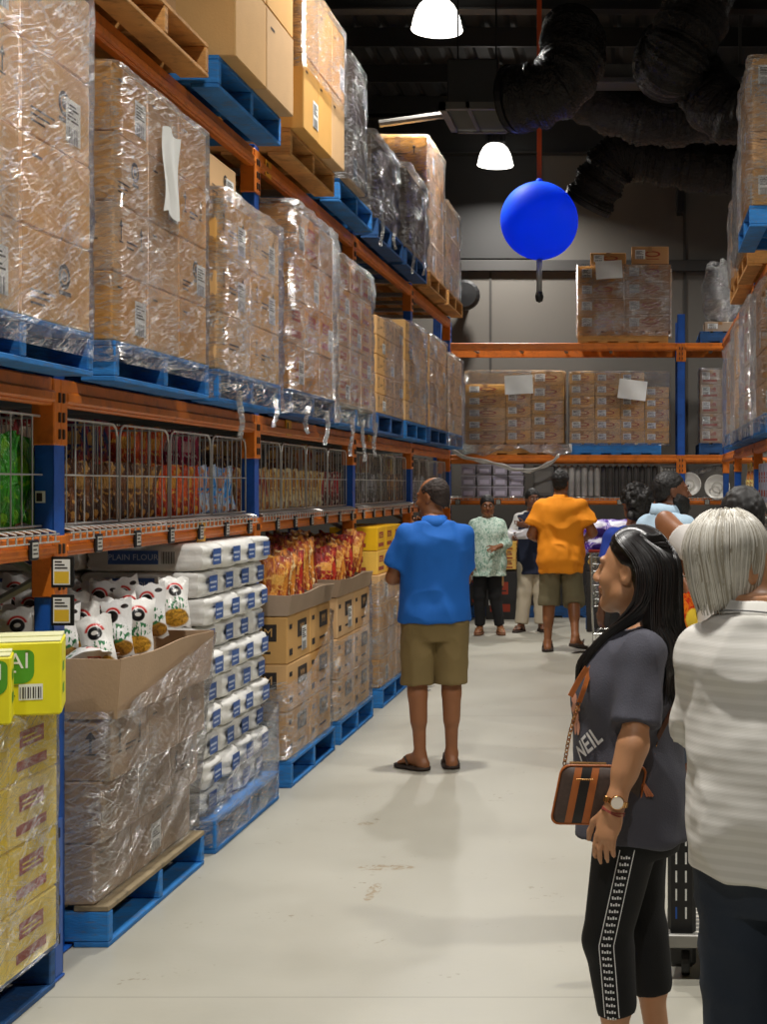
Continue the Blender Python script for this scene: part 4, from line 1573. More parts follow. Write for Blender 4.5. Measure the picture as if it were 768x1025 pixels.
wrap('film round the small right load on the far rack', .78, 1.08, YB, YB + .42, Z0, Z0 + .96, FILM_FAR, 34, .012, gap=.008)
for q, (x, z, w_, h_, rz, lb) in enumerate(((-1.72, Z0 + .62, .36, .24, .05, 'white delivery sheet stuck on the left load, far rack middle beams'), (-.28, Z0 + .58, .36, .25, -.12, 'white delivery sheet stuck on the right load, far rack middle beams'),
                                          (-.55, Z1 + .66, .34, .23, .06, 'white delivery sheet stuck on the load high on the far rack'))):
    m = MB()
    m.grid(lambda u, v: (w_ * u - rz * h_ * v, .010 * math.sin(u * 5 + v * 3 + q), h_ * v + rz * w_ * u), 8, 6)
    tag(ob('delivery_sheet', m, WHITE, None, True, (x, YB - .045, z)), lb, 'paper', 'delivery sheets')
# white cushioned lump of film at the right, top beams
m = MB()
rr = random.Random(5)


def lump(u, v):
    a, b_ = u * 2 * math.pi, (v - .5) * math.pi
    k = 1 + .10 * math.sin(3 * a + 2) * math.cos(2 * b_) + .06 * math.sin(7 * b_ + 2 * a)
    return (.26 * k * math.cos(a) * math.cos(b_) ** .7, .3 * k * math.sin(a) * math.cos(b_) ** .7, .40 * k * math.sin(b_) + .40)


m.grid(lump, 28, 20, wrap=True)
tag(ob('film_bundle', m, FILM_MILK, None, True, (1.06, YB + .3, Z1 + .12)), 'pale bulging bundle of film high at the right end of the far rack', 'plastic bundle')
front_load('low carton under the film bundle', .84, [(.42, 1, .13, 0)], YB + .05, Z1, 'plain', CARD_GREY)
# sagging film hanging in a loop below the middle beams
path = bez([wp(452, 450, 18.6), wp(470, 458, 18.6), wp(492, 462, 18.6), wp(512, 468, 18.6), wp(530, 470, 18.6), wp(548, 464, 18.6), wp(560, 455, 18.6)], 6)
m = MB()
for k in range(3):
    m.tube([p + Vector((0, .01 * k - .01, -.014 * k + .008 * math.sin(i * .9 + k))) for i, p in enumerate(path)], [.012 + .004 * math.sin(i * 1.3 + k) for i in range(len(path))], 5)
tag(ob('film_loop', m, mat('twisted_film', 'd8d4cc', .35, **{'Alpha': .8}), None, True), 'twisted loop of film sagging below the far rack middle beam', 'plastic loop')
m = MB()
m.grid(lambda u, v: Vector((-2.36 + 1.5 * u, YB - .05 - .02 * math.sin(u * 14), ZM + .13 - v * (.10 + .035 * math.sin(u * 9) + .02 * math.sin(u * 31)))), 40, 6)
tag(ob('film_skirt', m, FILM_MILK, None, True), 'rumpled film hanging over the pallet edge, left on far rack', 'plastic film')

# goods on the far wire shelf
zs = 1.523
LIL = mat('lilac_clear_plastic', 'a59eac', .25, var=.15, rnd=.15)
SIL = mat('grey_roll_plastic', 'b8b6b2', .28, .2, var=.15, rnd=.12)
DKR = mat('dark_roll_plastic', '4c4a48', .3, .2, var=.2, rnd=.15)
tp = None
for c in range(4):
    for r in range(3):
        loc = (-2.20 + c * .205, YB + .14, zs + r * .142)
        lb = f'lilac plastic tub on the far shelf, {["bottom", "middle", "top"][r]} row, {ORD[c]} column from the left'
        if tp is None:
            tp = empty('plastic_tub', loc, lb, 'plastic tub', 'lilac tubs on the far shelf')
            m = MB()
            m.add([(-.085, -.12, 0), (.085, -.12, 0), (.085, .12, 0), (-.085, .12, 0), (-.095, -.13, .11), (.095, -.13, .11), (.095, .13, .11), (-.095, .13, .11)],
                  [(3, 2, 1, 0), (0, 1, 5, 4), (1, 2, 6, 5), (2, 3, 7, 6), (3, 0, 4, 7)])
            kid('tub_body', m, LIL, tp)
            kid('lid', MB().box((-.098, -.133, .11), (.098, .133, .132), 0, .005), mat('pale_lid', 'b0aab8', .35), tp)
            m = MB().quad((-.06, -.1285, .02), (.12, 0, 0), (0, -.006, .055))
            kid('tub_label', m, mat('lilac_label', 'd4cce0'), tp)
        else:
            clone(tp, loc, label=lb)
m = MB().box((-1.37, YB + .05, zs), (-1.10, YB + .4, zs + .4), 0, .01)
m.quad((-1.34, YB + .048, zs + .05), (.20, 0, 0), (0, 0, .28), 1)
tag(ob('grey_crate', m, [mat('dull_grey_board', '5e5c58', .6), mat('dull_grey_panel', '726f6a', .6)]), 'dull grey board case beside the lilac tubs on the far shelf', 'case')
rp = {}
for k in range(16):
    dark = k >= 7
    x = -1.04 + k * .083
    lb = ('dark grey' if dark else 'shiny pale') + f' upright film roll, {ORD[k]} from the left on the far shelf'
    loc = (x, YB + .12 + .03 * (k % 2), zs)
    if dark not in rp:
        m = MB().lathe([(.012, 0), (.036, 0), (.038, .02), (.038, .37), (.036, .39), (.012, .39)], 14)
        o = ob('film_roll', m, DKR if dark else SIL, None, True, loc)
        kid('core', MB().lathe([(.016, .385), (.016, .41), (.010, .41), (.010, .385)], 10), CARD_GREY, o)
        rp[dark] = tag(o, lb, 'film roll', 'film rolls on the far shelf')
    else:
        clone(rp[dark], loc, label=lb)
m = MB()
for i in range(7):
    for j in range(9):
        m.lathe([(0, 0), (.014, .004), (.018, .018), (.014, .034), (0, .038)], 6, (.31 - .0 + i * .042 - .01, YB + .1 + .01 * (j % 2), zs + .01 + j * .04))
for x in (.285, .585):
    m.box((x - .008, YB + .05, zs), (x + .008, YB + .07, zs + .4), 0)
m.box((.285, YB + .05, zs + .385), (.585, YB + .07, zs + .4), 0)
tag(ob('mesh_sack', m, SIL, None, True), 'grey netted sack of small round goods on the far shelf', 'sack', None, 'stuff')
m = None
for k, (px, py, r_) in enumerate(((690, 485, .155), (718, 488, .165))):
    p = wp(px, py, YB + .02)
    R = Matrix.Rotation(math.radians(80), 3, 'X') @ Matrix.Rotation(.2 * k, 3, 'Z')
    m = MB().lathe([(0, .012), (r_ * .55, .012), (r_ * .62, .0), (r_ * .92, .02), (r_, .035), (r_ * .985, .04), (r_ * .9, .028), (r_ * .62, .012), (0, .02)], 32, (0, 0, 0), 0, R)
    o = ob('serving_dish', m, mat('white_dish', 'cfccc4', .3), None, True, p)
    m = MB().disc((0, -.035, 0), (r_ * .45, 0, 0), (0, .01, r_ * .45), 24, 0, .75)
    kid('embossed_ring', m, mat('dish_grey', 'aaa69c', .4), o)
    tag(o, ['round white dish on the far shelf, the left of two', 'round white dish in film on the far shelf, right of two'][k], 'dish', 'white dishes on the far shelf')
m = MB().tube([wp(692, 474, 18.9), wp(708, 470, 18.9), wp(727, 467, 18.9)], .035, 12)
tag(ob('film_roll', m, FILM_MILK, None, True), 'pale film roll lying across above the white dishes', 'film roll')

# dark goods on the floor below the far shelf
DKC = mat('black_carton', '2e2b2a', .6, var=.15, rnd=.2)
for q, x in enumerate((-2.45, -1.23)):
    pallet('navy', x, YB - .35, 0, ['dark blue pallet on the floor behind the woman in mint', 'dark blue pallet on the floor behind the man in orange'][q], 'pallets below the far rack')
for q, x in enumerate((-2.44, -1.22)):
    load(['black floor stack, far left', 'black floor stack, far right'][q], x, x + 1.14, YB - .35, YB + .2, .151, 4, .25, 1, 4, 'panel', DKC, side=1, see_x=4, word='black box', lab=lambda r, c: r in (1, 2, 4))
for q in range(6):
    c = q % 2
    carton_copy(.17, .2, .115, 'panel', CARD_AMB, False, 1, (-1.80 + .18 * c, YB - .50, .62 + (q // 2) * .117), 0, f'small yellow box between the two women, {["bottom", "middle", "top"][q // 2]} row, {["left", "right"][c]}', 'yellow boxes between the women')
carton_copy(.40, .24, .60, 'panel', DKC, True, 1, (-1.71, YB - .50, .0), 0, 'black box on the floor under the small yellow boxes', 'black boxes')

# purple packs and black gold boxes on a pallet behind the trolley
pallet('navy', -.62, 16.9, 0, 'dark blue pallet under the purple packs behind the trolley', 'pallets in the aisle end')
PUR = [snack_mat('purple_pack_print', '5a34a8', [('swirl', 0, .12, .3, .2, 'c8b8e8'), ('disc', 0, .16, .12, .05, 'e8e4f4'), ('food', .05, .06, .1, .04, '3a2080')]), ]
pb = bag_mesh(.38, .26, .2, 77, 'purple_pack', PUR[0])
for r in range(2):
    for c in range(4):
        o = ob('purple_pack', pb, [], loc=(-.50 + c * .27, 17.05, .86 + r * .18), rot=(-.5, 0, .05 * (c - 1)))
        tag(o, f'purple and white pack behind the trolley, {["lower", "upper"][r]} row, {ORD[c]} from the left', 'pack', 'purple packs behind the trolley')
load('black stack below purple packs', -.62, .55, 16.9, 17.4, .151, 3, .235, 1, 3, 'panel', DKC, side=-1, see_x=3, word='black box', lab=lambda r, c: True)
GOLD = mat('gold_print', 'c8a850', .4, .3)
m = MB().box((-.60, 16.62, .70), (-.02, 16.86, .90), 0, .006)
for k in range(4):
    oval_mark(m, Vector((-.53 + k * .145, 16.617, .80)), (1, 0, 0), Vector((0, 0, 1)), .055, .04, 1)
m.box((-.60, 16.62, 0), (-.02, 16.86, .69), 0, .006)
tag(ob('gold_printed_case', m, [DKC, GOLD]), 'black case with gold print beside the man in orange', 'case')

# ------------------------------------------------------------------ right rack
RP0, RP1 = RX - .12, RX + 1.045
rl = ['first load, right middle beams', 'second load, right middle beams', 'third load, right middle beams', 'fourth load, right middle beams']
ry = [10.75, 12.09, 13.46, 14.79]
for q, y in enumerate(ry):
    pallet(['blue', 'navy', 'navy', 'blue'][q], RP0, y, ZM, f'blue wooden pallet under the {ORD[q]} load from the camera, right middle beams', 'pallets on the right middle beams')
Z0, Z1 = ZM + .151, ZT + .151
load(rl[0], RP0 + .02, RP1, ry[0], ry[0] + 1.14, Z0, 4, .25, 2, 3, 'arrow', CARD_RED, side=-1)
load(rl[1], RP0 + .02, RP1, ry[1], ry[1] + 1.14, Z0, 4, .26, 2, 3, 'panel', CARD_GREY, side=-1)
load(rl[2], RP0 + .02, RP1, ry[2], ry[2] + 1.14, Z0, 4, .25, 2, 3, 'plain', CARD, side=-1)
load(rl[3], RP0 + .02, RP1, ry[3], ry[3] + 1.14, Z0, 4, .23, 2, 3, 'plain', CARD_RED, side=-1)
for q, (y, h) in enumerate(zip(ry, (1.0, 1.05, 1.0, .92))):
    wrap(f'shining creased wrap round the {ORD[q]} load, right middle beams', RP0, RP1, y, y + 1.165, ZM + .02, Z0 + h, [FILM, FILM_HAZE, FILM_HAZE, FILM_HAZE][q], 50 + q, .035, side=-1)
pallet('blue', .78, 10.3, ZT, 'blue wooden pallet high on the right top beams, nearest in frame', 'pallets on the right top beams')
pallet('wood', .90, 12.15, ZT, 'bare wooden pallet high on the right top beams, middle one', 'pallets on the right top beams')
pallet('wood', .92, 13.6, ZT, 'bare wooden pallet high on the right top beams, far one', 'pallets on the right top beams')
load('first load, right top beams', .80, 1.93, 10.3, 11.5, Z1, 4, .26, 2, 3, 'plain', CARD, side=-1)
load('second load, right top beams', .88, 2.0, 12.15, 13.3, Z1, 3, .29, 2, 3, 'plain', CARD_GREY, side=-1)
load('third load, right top beams', .92, 2.0, 13.6, 14.7, Z1, 3, .25, 2, 3, 'plain', CARD_RED, side=-1)
for q, (x0, y, h, ym) in enumerate(((.80, 10.3, 1.06, 1.2), (.88, 12.15, .9, 1.15), (.92, 13.6, .78, 1.1))):
    wrap(f'glittering wrap round the {ORD[q]} load, right top beams', x0, x0 + 1.12, y, y + ym, Z1, Z1 + h, FILM_HAZE if q != 1 else FILM_DARK, 60 + q, .05, side=-1)
# goods on the right shelf and floor, mostly hidden by shoppers
zs = 1.523
for q in range(6):
    o = ob('snack_packet', PKB['yellow'][q % 2], [], loc=(1.16 + .05 * (q % 2), 14.1 + q * .22, zs), rot=(0, 0, -1.2))
    o.scale = (1.5, 1.5, 1.6)
    tag(o, f'tall yellow packet on the right shelf, {ORD[q]} from the near end', 'snack packet', 'yellow packets on the right shelf')
for q in range(8):
    carton_copy(.34, .24, .34, 'panel', mat('silver_blue_box', '8b93a4', .4, rnd=.2), False, -1, (1.24, 11.1 + q * .265, zs), 0, f'silver blue box on the right shelf, {ORD[q]} from the near end', 'silver boxes on the right shelf')
# ------------------------------------------------------------------ people: implicit bodies meshed as one skin
class Sdf:
    def __init__(s, lo, hi, h):
        s.h, s.lo = h, np.array(lo, float)
        n = ((np.array(hi) - s.lo) / h).astype(int) + 1
        s.ax = [(s.lo[i] + h * np.arange(n[i])).astype(np.float32) for i in range(3)]
        s.f = np.full(n, 1.0, np.float32)
        s.R, s.t = None, None

    def frame(s, R=None, t=None):
        s.R = None if R is None else np.array(R, float)
        s.t = None if t is None else np.array(t, float)

    def blk(s, lo, hi):
        lo, hi = np.array(lo, float), np.array(hi, float)
        if s.R is not None:
            c = np.array([[x, y, z] for x in (lo[0], hi[0]) for y in (lo[1], hi[1]) for z in (lo[2], hi[2])])
            c = c @ s.R.T + s.t
            lo, hi = c.min(0), c.max(0)
        sl = []
        for i in range(3):
            a = int(np.searchsorted(s.ax[i], lo[i]))
            b = int(np.searchsorted(s.ax[i], hi[i]))
            sl.append(slice(max(a - 1, 0), b + 1))
        sl = tuple(sl)
        X, Y, Z = s.ax[0][sl[0]][:, None, None], s.ax[1][sl[1]][None, :, None], s.ax[2][sl[2]][None, None, :]
        if s.R is not None:
            X, Y, Z = X - s.t[0], Y - s.t[1], Z - s.t[2]
            R = s.R
            X, Y, Z = X * R[0, 0] + Y * R[1, 0] + Z * R[2, 0], X * R[0, 1] + Y * R[1, 1] + Z * R[2, 1], X * R[0, 2] + Y * R[1, 2] + Z * R[2, 2]
        return sl, X, Y, Z

    def put(s, sl, d, k, op):
        f = s.f[sl]
        if f.size == 0:
            return
        if op == 'u':
            h = np.clip(.5 + .5 * (f - d) / k, 0, 1)
            s.f[sl] = f * (1 - h) + d * h - k * h * (1 - h)
        elif op == 's':
            d = -d
            h = np.clip(.5 - .5 * (f - d) / k, 0, 1)
            s.f[sl] = f * (1 - h) + d * h + k * h * (1 - h)
        elif op == 'i':
            s.f[sl] = np.maximum(f, d)

    def cap(s, a, b, ra, rb=None, k=.02, op='u'):
        rb = ra if rb is None else rb
        a, b = np.array(a, float), np.array(b, float)
        m = max(ra, rb) + k + .03
        sl, X, Y, Z = s.blk(np.minimum(a, b) - m, np.maximum(a, b) + m)
        ba = b - a
        L = max(float(ba @ ba), 1e-9)
        t = np.clip(((X - a[0]) * ba[0] + (Y - a[1]) * ba[1] + (Z - a[2]) * ba[2]) / L, 0, 1)
        d = np.sqrt((X - a[0] - t * ba[0]) ** 2 + (Y - a[1] - t * ba[1]) ** 2 + (Z - a[2] - t * ba[2]) ** 2) - (ra + (rb - ra) * t)
        s.put(sl, d, k, op)

    def ell(s, c, r, k=.02, op='u'):
        c, r = np.array(c, float), np.array(r, float)
        m = r + k + .03
        sl, X, Y, Z = s.blk(c - m, c + m)
        q = np.sqrt(((X - c[0]) / r[0]) ** 2 + ((Y - c[1]) / r[1]) ** 2 + ((Z - c[2]) / r[2]) ** 2)
        q2 = np.sqrt(((X - c[0]) / r[0] ** 2) ** 2 + ((Y - c[1]) / r[1] ** 2) ** 2 + ((Z - c[2]) / r[2] ** 2) ** 2)
        d = q * (q - 1) / np.maximum(q2, 1e-6)
        s.put(sl, np.where(q < .05, -min(r), d), k, op)

    def loft(s, rows, k=.02, op='u', e=2.0):
        rows = sorted(rows)
        z = np.array([r[0] for r in rows])
        zz = np.linspace(z[0], z[-1], 160)
        tab = []
        for i in range(1, 5):
            v = np.interp(zz, z, [r[i] for r in rows])
            kern = np.ones(15) / 15
            v = np.convolve(np.pad(v, 7, mode='edge'), kern, 'valid')
            tab.append(v)
        cx, cy, rx, ry = tab
        lo = (min(cx - rx) - .06, min(cy - ry) - .06, z[0] - .04)
        hi = (max(cx + rx) + .06, max(cy + ry) + .06, z[-1] + .04)
        sl, X, Y, Z = s.blk(lo, hi)
        Zc = np.clip(Z, z[0], z[-1])
        CXx, CYy, RX_, RY_ = (np.interp(Zc, zz, v) for v in tab)
        if e == 2.0:
            q = np.sqrt(((X - CXx) / RX_) ** 2 + ((Y - CYy) / RY_) ** 2)
        else:
            q = (np.abs((X - CXx) / RX_) ** e + np.abs((Y - CYy) / RY_) ** e) ** (1 / e)
        d = (q - 1) * np.minimum(RX_, RY_)
        d = np.maximum(d, np.maximum(z[0] - Z, Z - z[-1]))
        s.put(sl, d.astype(np.float32), k, op)

    def half(s, n, o, lo=None, hi=None):
        """keep the side that n points away from (d = n.(p-o) <= 0), inside an optional region only"""
        n, o = np.array(n, float), np.array(o, float)
        n /= np.linalg.norm(n)
        if lo is None:
            lo, hi = s.lo, s.lo + s.h * np.array(s.f.shape)
            R, s.R = s.R, None
            t = s.t
            if R is not None:
                n, o = R @ n, R @ o + t
            sl, X, Y, Z = s.blk(lo, hi)
            s.R = R
        else:
            sl, X, Y, Z = s.blk(lo, hi)
        s.put(sl, (X - o[0]) * n[0] + (Y - o[1]) * n[1] + (Z - o[2]) * n[2], .01, 'i')

    def mesh(s, name, mats, disp=None, relax=1):
        f, lo, h = s.f, s.lo, s.h
        # close the surface at the grid border
        for ax in range(3):
            for e in (0, -1):
                sl = [slice(None)] * 3
                sl[ax] = e
                f[tuple(sl)] = np.maximum(f[tuple(sl)], 1e-3)
        neg = f < 0
        cnt = np.zeros(tuple(q - 1 for q in f.shape), np.uint8)
        offs = [(i, j, k) for i in (0, 1) for j in (0, 1) for k in (0, 1)]
        for i, j, k in offs:
            cnt += neg[i:i + cnt.shape[0], j:j + cnt.shape[1], k:k + cnt.shape[2]]
        I, J, K = np.nonzero((cnt > 0) & (cnt < 8))
        idx = np.full(cnt.shape, -1, np.int32)
        idx[I, J, K] = np.arange(len(I))
        acc, num = np.zeros((len(I), 3)), np.zeros(len(I))
        for a in offs:
            for ax in range(3):
                if a[ax] == 0:
                    b = list(a)
                    b[ax] = 1
                    v0, v1 = f[I + a[0], J + a[1], K + a[2]], f[I + b[0], J + b[1], K + b[2]]
                    c = (v0 < 0) != (v1 < 0)
                    t = np.where(c, v0 / np.where(v0 - v1 == 0, 1, v0 - v1), 0)
                    p = np.array(a, float)[None, :].repeat(len(I), 0)
                    p[:, ax] += t
                    acc += p * c[:, None]
                    num += c
        P = lo + h * (np.stack([I, J, K], 1) + acc / np.maximum(num, 1)[:, None])
        quads = []
        for ax in range(3):
            o = [q for q in range(3) if q != ax]
            sl0, sl1 = [slice(1, -1)] * 3, [slice(1, -1)] * 3
            sl0[ax], sl1[ax] = slice(0, -1), slice(1, None)
            A, B = neg[tuple(sl0)], neg[tuple(sl1)]
            ii = np.array(np.nonzero(A != B))
            sg = A[tuple(ii)]
            off = np.ones(3, int)
            off[ax] = 0
            ii = ii + off[:, None]
            q = []
            for du, dv in ((1, 1), (0, 1), (0, 0), (1, 0)):
                c = ii.copy()
                c[o[0]] -= du
                c[o[1]] -= dv
                q.append(idx[c[0], c[1], c[2]])
            q = np.stack(q, 1)
            flip = ~sg if ax != 1 else sg
            q[flip] = q[flip][:, ::-1]
            quads.append(q)
        Q = np.concatenate(quads)
        Q = Q[(Q >= 0).all(1)]
        for _ in range(relax):                     # light smoothing
            S_, W_ = np.zeros_like(P), np.zeros(len(P))
            for c in range(4):
                np.add.at(S_, Q[:, c], P[Q[:, (c + 1) % 4]] + P[Q[:, c - 1]])
                np.add.at(W_, Q[:, c], 2)
            P = P * .5 + .5 * S_ / np.maximum(W_, 1)[:, None]

        def fill(P):
            me = bpy.data.meshes.new(name)
            me.vertices.add(len(P))
            me.vertices.foreach_set('co', P.astype(np.float32).ravel())
            me.loops.add(Q.size)
            me.loops.foreach_set('vertex_index', Q.astype(np.int32).ravel())
            me.polygons.add(len(Q))
            me.polygons.foreach_set('loop_start', np.arange(0, Q.size, 4, dtype=np.int32))
            me.polygons.foreach_set('use_smooth', [True] * len(Q))
            me.update(calc_edges=True)
            return me
        me = fill(P)
        if disp is not None:
            N = np.zeros(len(P) * 3, np.float32)
            me.vertices.foreach_get('normal', N)
            N = N.reshape(-1, 3)
            P = P + N * disp(P, N)[:, None]
            bpy.data.meshes.remove(me)
            me = fill(P)
        for m in (mats if isinstance(mats, list) else [mats]):
            me.materials.append(m)
        return me


def folds(amp, fx, fy, fz, seed=0, extra=0.0):
    """soft cloth folds; fx, fy, fz = frequency along each axis"""
    def fn(P, N):
        a = vnoise(P * np.array([fx, fy, fz]) + vnoise(P * 6, seed + 9)[:, None] * .5, seed)
        b = vnoise(P * np.array([fx, fy, fz]) * 2.3 + 5, seed + 1)
        d = amp * (.65 * (1 - 2 * np.abs(a)) + .35 * b)
        return d + extra
    return fn


def rotz(a):
    return np.array([[math.cos(a), -math.sin(a), 0], [math.sin(a), math.cos(a), 0], [0, 0, 1]])


def rotx(a):
    return np.array([[1, 0, 0], [0, math.cos(a), -math.sin(a)], [0, math.sin(a), math.cos(a)]])


def roty(a):
    return np.array([[math.cos(a), 0, math.sin(a)], [0, 1, 0], [-math.sin(a), 0, math.cos(a)]])


def skin(name, col):
    return mat(name, col, .48, var=.07, vscale=9, bump=.04, bscale=120, **{'Subsurface Weight': .06, 'Subsurface Radius': (.012, .004, .002)})


def cloth(name, col, var=.06, bump=.12, bscale=220, **kw):
    return mat(name, col, .85, var=var, vscale=5, bump=bump, bscale=bscale, **kw)


EYEW, EYED = mat('eye_white', 'd8d4cc', .25), mat('dark_iris', '1c120c', .2)
LIP = mat('lip_colour', '8a4638', .45)


class Fig:
    def __init__(s, label, loc, rz, H, skinm, vox, J=None, bulk=1.0, head=(0, 0, 0), hs=1.0, torso=None, group=None, female=False):
        s.root = empty('person', loc, label, 'person', group, rz)
        s.k, s.v, s.skin, s.bulk, s.hs = H / 1.72, vox, skinm, bulk, hs
        s.seed = len(label)
        D = dict(neck=(0, -.012, 1.45), head=(0, .012, 1.60), sh_l=(-.165, -.01, 1.375), sh_r=(.165, -.01, 1.375), el_l=(-.215, -.03, 1.11), el_r=(.215, -.03, 1.11),
                 wr_l=(-.23, .05, .88), wr_r=(.23, .05, .88), hip_l=(-.085, 0, .86), hip_r=(.085, 0, .86), kn_l=(-.095, .01, .48), kn_r=(.095, .01, .48),
                 an_l=(-.095, -.02, .085), an_r=(.095, -.02, .085), to_l=(-.12, .15, .025), to_r=(.12, .15, .025))
        s.J = {q: np.array(v) * s.k for q, v in D.items()}
        for q, v in (J or {}).items():
            s.J[q] = np.array(v, float)
        s.hr = rotz(head[0]) @ rotx(head[1]) @ roty(head[2])
        rows = torso or [(.78, 0, 0, .14, .10), (.86, 0, -.008, .165, .12), (.95, 0, -.006, .165, .118), (1.05, 0, .004, .15, .108), (1.16, 0, .012, .152, .114), (1.27, 0, .010, .165, .118),
                         (1.35, 0, .0, .158, .106), (1.405, 0, -.008, .125, .086), (1.45, 0, -.012, .080, .066), (1.5, 0, -.012, .056, .056)]
        s.rows = [(z * s.k, cx * s.k, cy * s.k, rx * s.k * (bulk if z < 1.42 else 1), ry * s.k * (bulk if z < 1.42 else 1)) for z, cx, cy, rx, ry in rows]
        s.hands = {}

    def box(s, lo=(-.5, -.45, -.01), hi=(.5, .5, 1.9)):
        P = np.array(list(s.J.values()))
        return np.minimum(P.min(0) - .25, 0), P.max(0) + .25

    def hand(s, g, side, p, curl=(.25, .3, .3), size=1.0, d=None, spread=.0):
        w = s.J['wr_' + side]
        e = s.J['el_' + side]
        d = (w - e) if d is None else np.array(d, float)
        d = d / np.linalg.norm(d)
        p = np.array(p, float)
        p = p - d * (p @ d)
        p /= np.linalg.norm(p)
        lat = np.cross(d, p) * (1 if side == 'r' else -1)      # towards the thumb
        q = size
        R = np.stack([lat, d, p], 1)
        c = w + d * .052 * q
        g.frame(R, c)
        g.ell((0, 0, 0), (.041 * q, .056 * q, .0165 * q), .012)
        g.frame()
        g.cap(w - d * .02, w + d * .025 * q, .027 * q, .025 * q, .015)
        for i, (off, ln) in enumerate(((.029, .072), (.010, .080), (-.010, .074), (-.028, .058))):
            b = w + d * (.094 - abs(off - .008) * .25) * q + lat * off * q
            dd = d + lat * (off * spread * 10)
            dd /= np.linalg.norm(dd)
            a = 0
            for j, (fr, r) in enumerate(((.44, .0088), (.32, .0080), (.24, .0070))):
                a += curl[j] * (1 + .12 * i)
                v = dd * math.cos(a) + p * math.sin(a)
                b2 = b + v * ln * fr * q
                g.cap(b, b2, r * q, (r - .0007) * q, .004)
                b = b2
        b = w + d * .026 * q + lat * .028 * q
        for ln, r, (cd, cl, cp) in ((.046, .012, (.70, .62, .25)), (.034, .0098, (.86, .28, .32)), (.024, .0085, (.92, .05, .35))):
            v = d * cd + lat * cl + p * cp
            v /= np.linalg.norm(v)
            b2 = b + v * ln * q
            g.cap(b, b2, r * q, r * .9 * q, .008)
            b = b2

    def body(s, palms=None, curl=None, feet=True, fat=1.0, legs=True):
        J, k = s.J, s.k
        lo, hi = s.box()
        g = Sdf(lo, hi, s.v)
        g.loft([(z, cx, cy, rx * .96, ry * .95) for z, cx, cy, rx, ry in s.rows], .02)
        g.cap(J['neck'] - np.array([0, 0, .03]), J['head'] + np.array([0, -.012, -.06]), .058 * k, .052 * k, .03)
        for sd in 'lr':
            sh, el, wr = J['sh_' + sd], J['el_' + sd], J['wr_' + sd]
            g.cap(sh, el, .047 * k * fat, .039 * k * fat, .03)
            g.cap(el, wr, .038 * k * fat, .026 * k, .015)
            g.cap(el + (wr - el) * .1, el + (wr - el) * .45, .040 * k * fat, .034 * k * fat, .03)
            g.cap(np.array([sh[0] * .35, sh[1], sh[2] + .03 * k]), sh, .044 * k, .050 * k, .03)
            s.hand(g, sd, (palms or {}).get(sd, (0.4 if sd == 'l' else -.4, .2, 0)), (curl or {}).get(sd, (.25, .3, .3)), k * .98)
            if legs:
                hp, kn, an, to = J['hip_' + sd], J['kn_' + sd], J['an_' + sd], J['to_' + sd]
                g.cap(hp, kn, .088 * k * fat, .055 * k * fat, .03)
                g.cap(kn, an, .050 * k * fat, .034 * k, .03)
                bk = np.array([0, -.018 * k, 0])
                g.cap(kn + (an - kn) * .12 + bk, kn + (an - kn) * .45 + bk, .046 * k * fat, .040 * k * fat, .04)
                if feet:
                    fd = to - an
                    fd[2] = 0
                    fd = fd / np.linalg.norm(fd)
                    zlo = min(to[2], an[2])
                    heel = an - fd * .03 * k + np.array([0, 0, -.05 * k])
                    ball = an + (to - an) * .62
                    g.cap(an, heel, .034 * k, .030 * k, .02)
                    g.cap(an + fd * .01, ball, .034 * k, .026 * k, .025)
                    g.cap(heel, ball, .028 * k, .026 * k, .03)
                    lat = np.array([fd[1], -fd[0], 0])
                    for i in range(5):
                        o = (i - 2) * .0165 * k * (1 if sd == 'r' else -1)
                        ln = (1.0, .98, .9, .8, .66)[i] if True else 1
                        b = ball + lat * o * -1
                        g.cap(b, b + (to - ball) * ln * .9, .0125 * k if i else .015 * k, .010 * k, .012)
        s.headsdf(g)
        s.bodyo = kid('body', g.mesh('body', s.skin), [], s.root)
        return s.bodyo

    def headsdf(s, g):
        q = s.hs
        g.frame(s.hr * q, s.J['head']) if q == 1 else g.frame(s.hr, s.J['head'])
        z = lambda *a: tuple(c * q for c in a)
        g.ell(z(0, -.012, .036), z(.074, .095, .086), .02)
        g.ell(z(0, .026, -.022), z(.062, .068, .082), .03)
        g.cap(z(-.045, .012, -.062), z(-.012, .068, -.096), .024 * q, .020 * q, .03)
        g.cap(z(.045, .012, -.062), z(.012, .068, -.096), .024 * q, .020 * q, .03)
        g.ell(z(0, .074, -.094), z(.020, .018, .017), .02)
        for e in (-1, 1):
            g.ell(z(e * .038, .062, -.026), z(.024, .024, .026), .02)
            g.cap(z(e * .012, .094, .030), z(e * .045, .082, .030), .008 * q, .007 * q, .014)
            g.ell(z(e * .032, .098, .010), z(.017, .013, .011), .010, 's')
            g.ell(z(e * .031, .083, .009), z(.0135, .0125, .0115), .003)
            g.cap(z(e * .020, .0945, .0155), z(e * .043, .0875, .0145), .0032 * q, .003 * q, .004)
            g.ell(z(e * .074, -.010, -.002), z(.010, .020, .032), .006)
            g.ell(z(e * .084, -.004, .002), z(.007, .011, .019), .005, 's')
            g.ell(z(e * .010, .108, -.030), z(.009, .011, .008), .008)
        g.cap(z(0, .092, .018), z(0, .114, -.022), .009 * q, .0115 * q, .012)
        g.ell(z(0, .114, -.024), z(.0115, .011, .010), .008)
        g.ell(z(0, .092, -.052), z(.023, .012, .0065), .005)
        g.ell(z(0, .090, -.063), z(.020, .013, .0075), .005)
        g.cap(z(-.020, .101, -.0575), z(.020, .101, -.0575), .0016 * q, .0016 * q, .003, 's')
        g.frame()

    def pt(s, *a):
        return np.array(a) * s.hs @ s.hr.T + s.J['head']

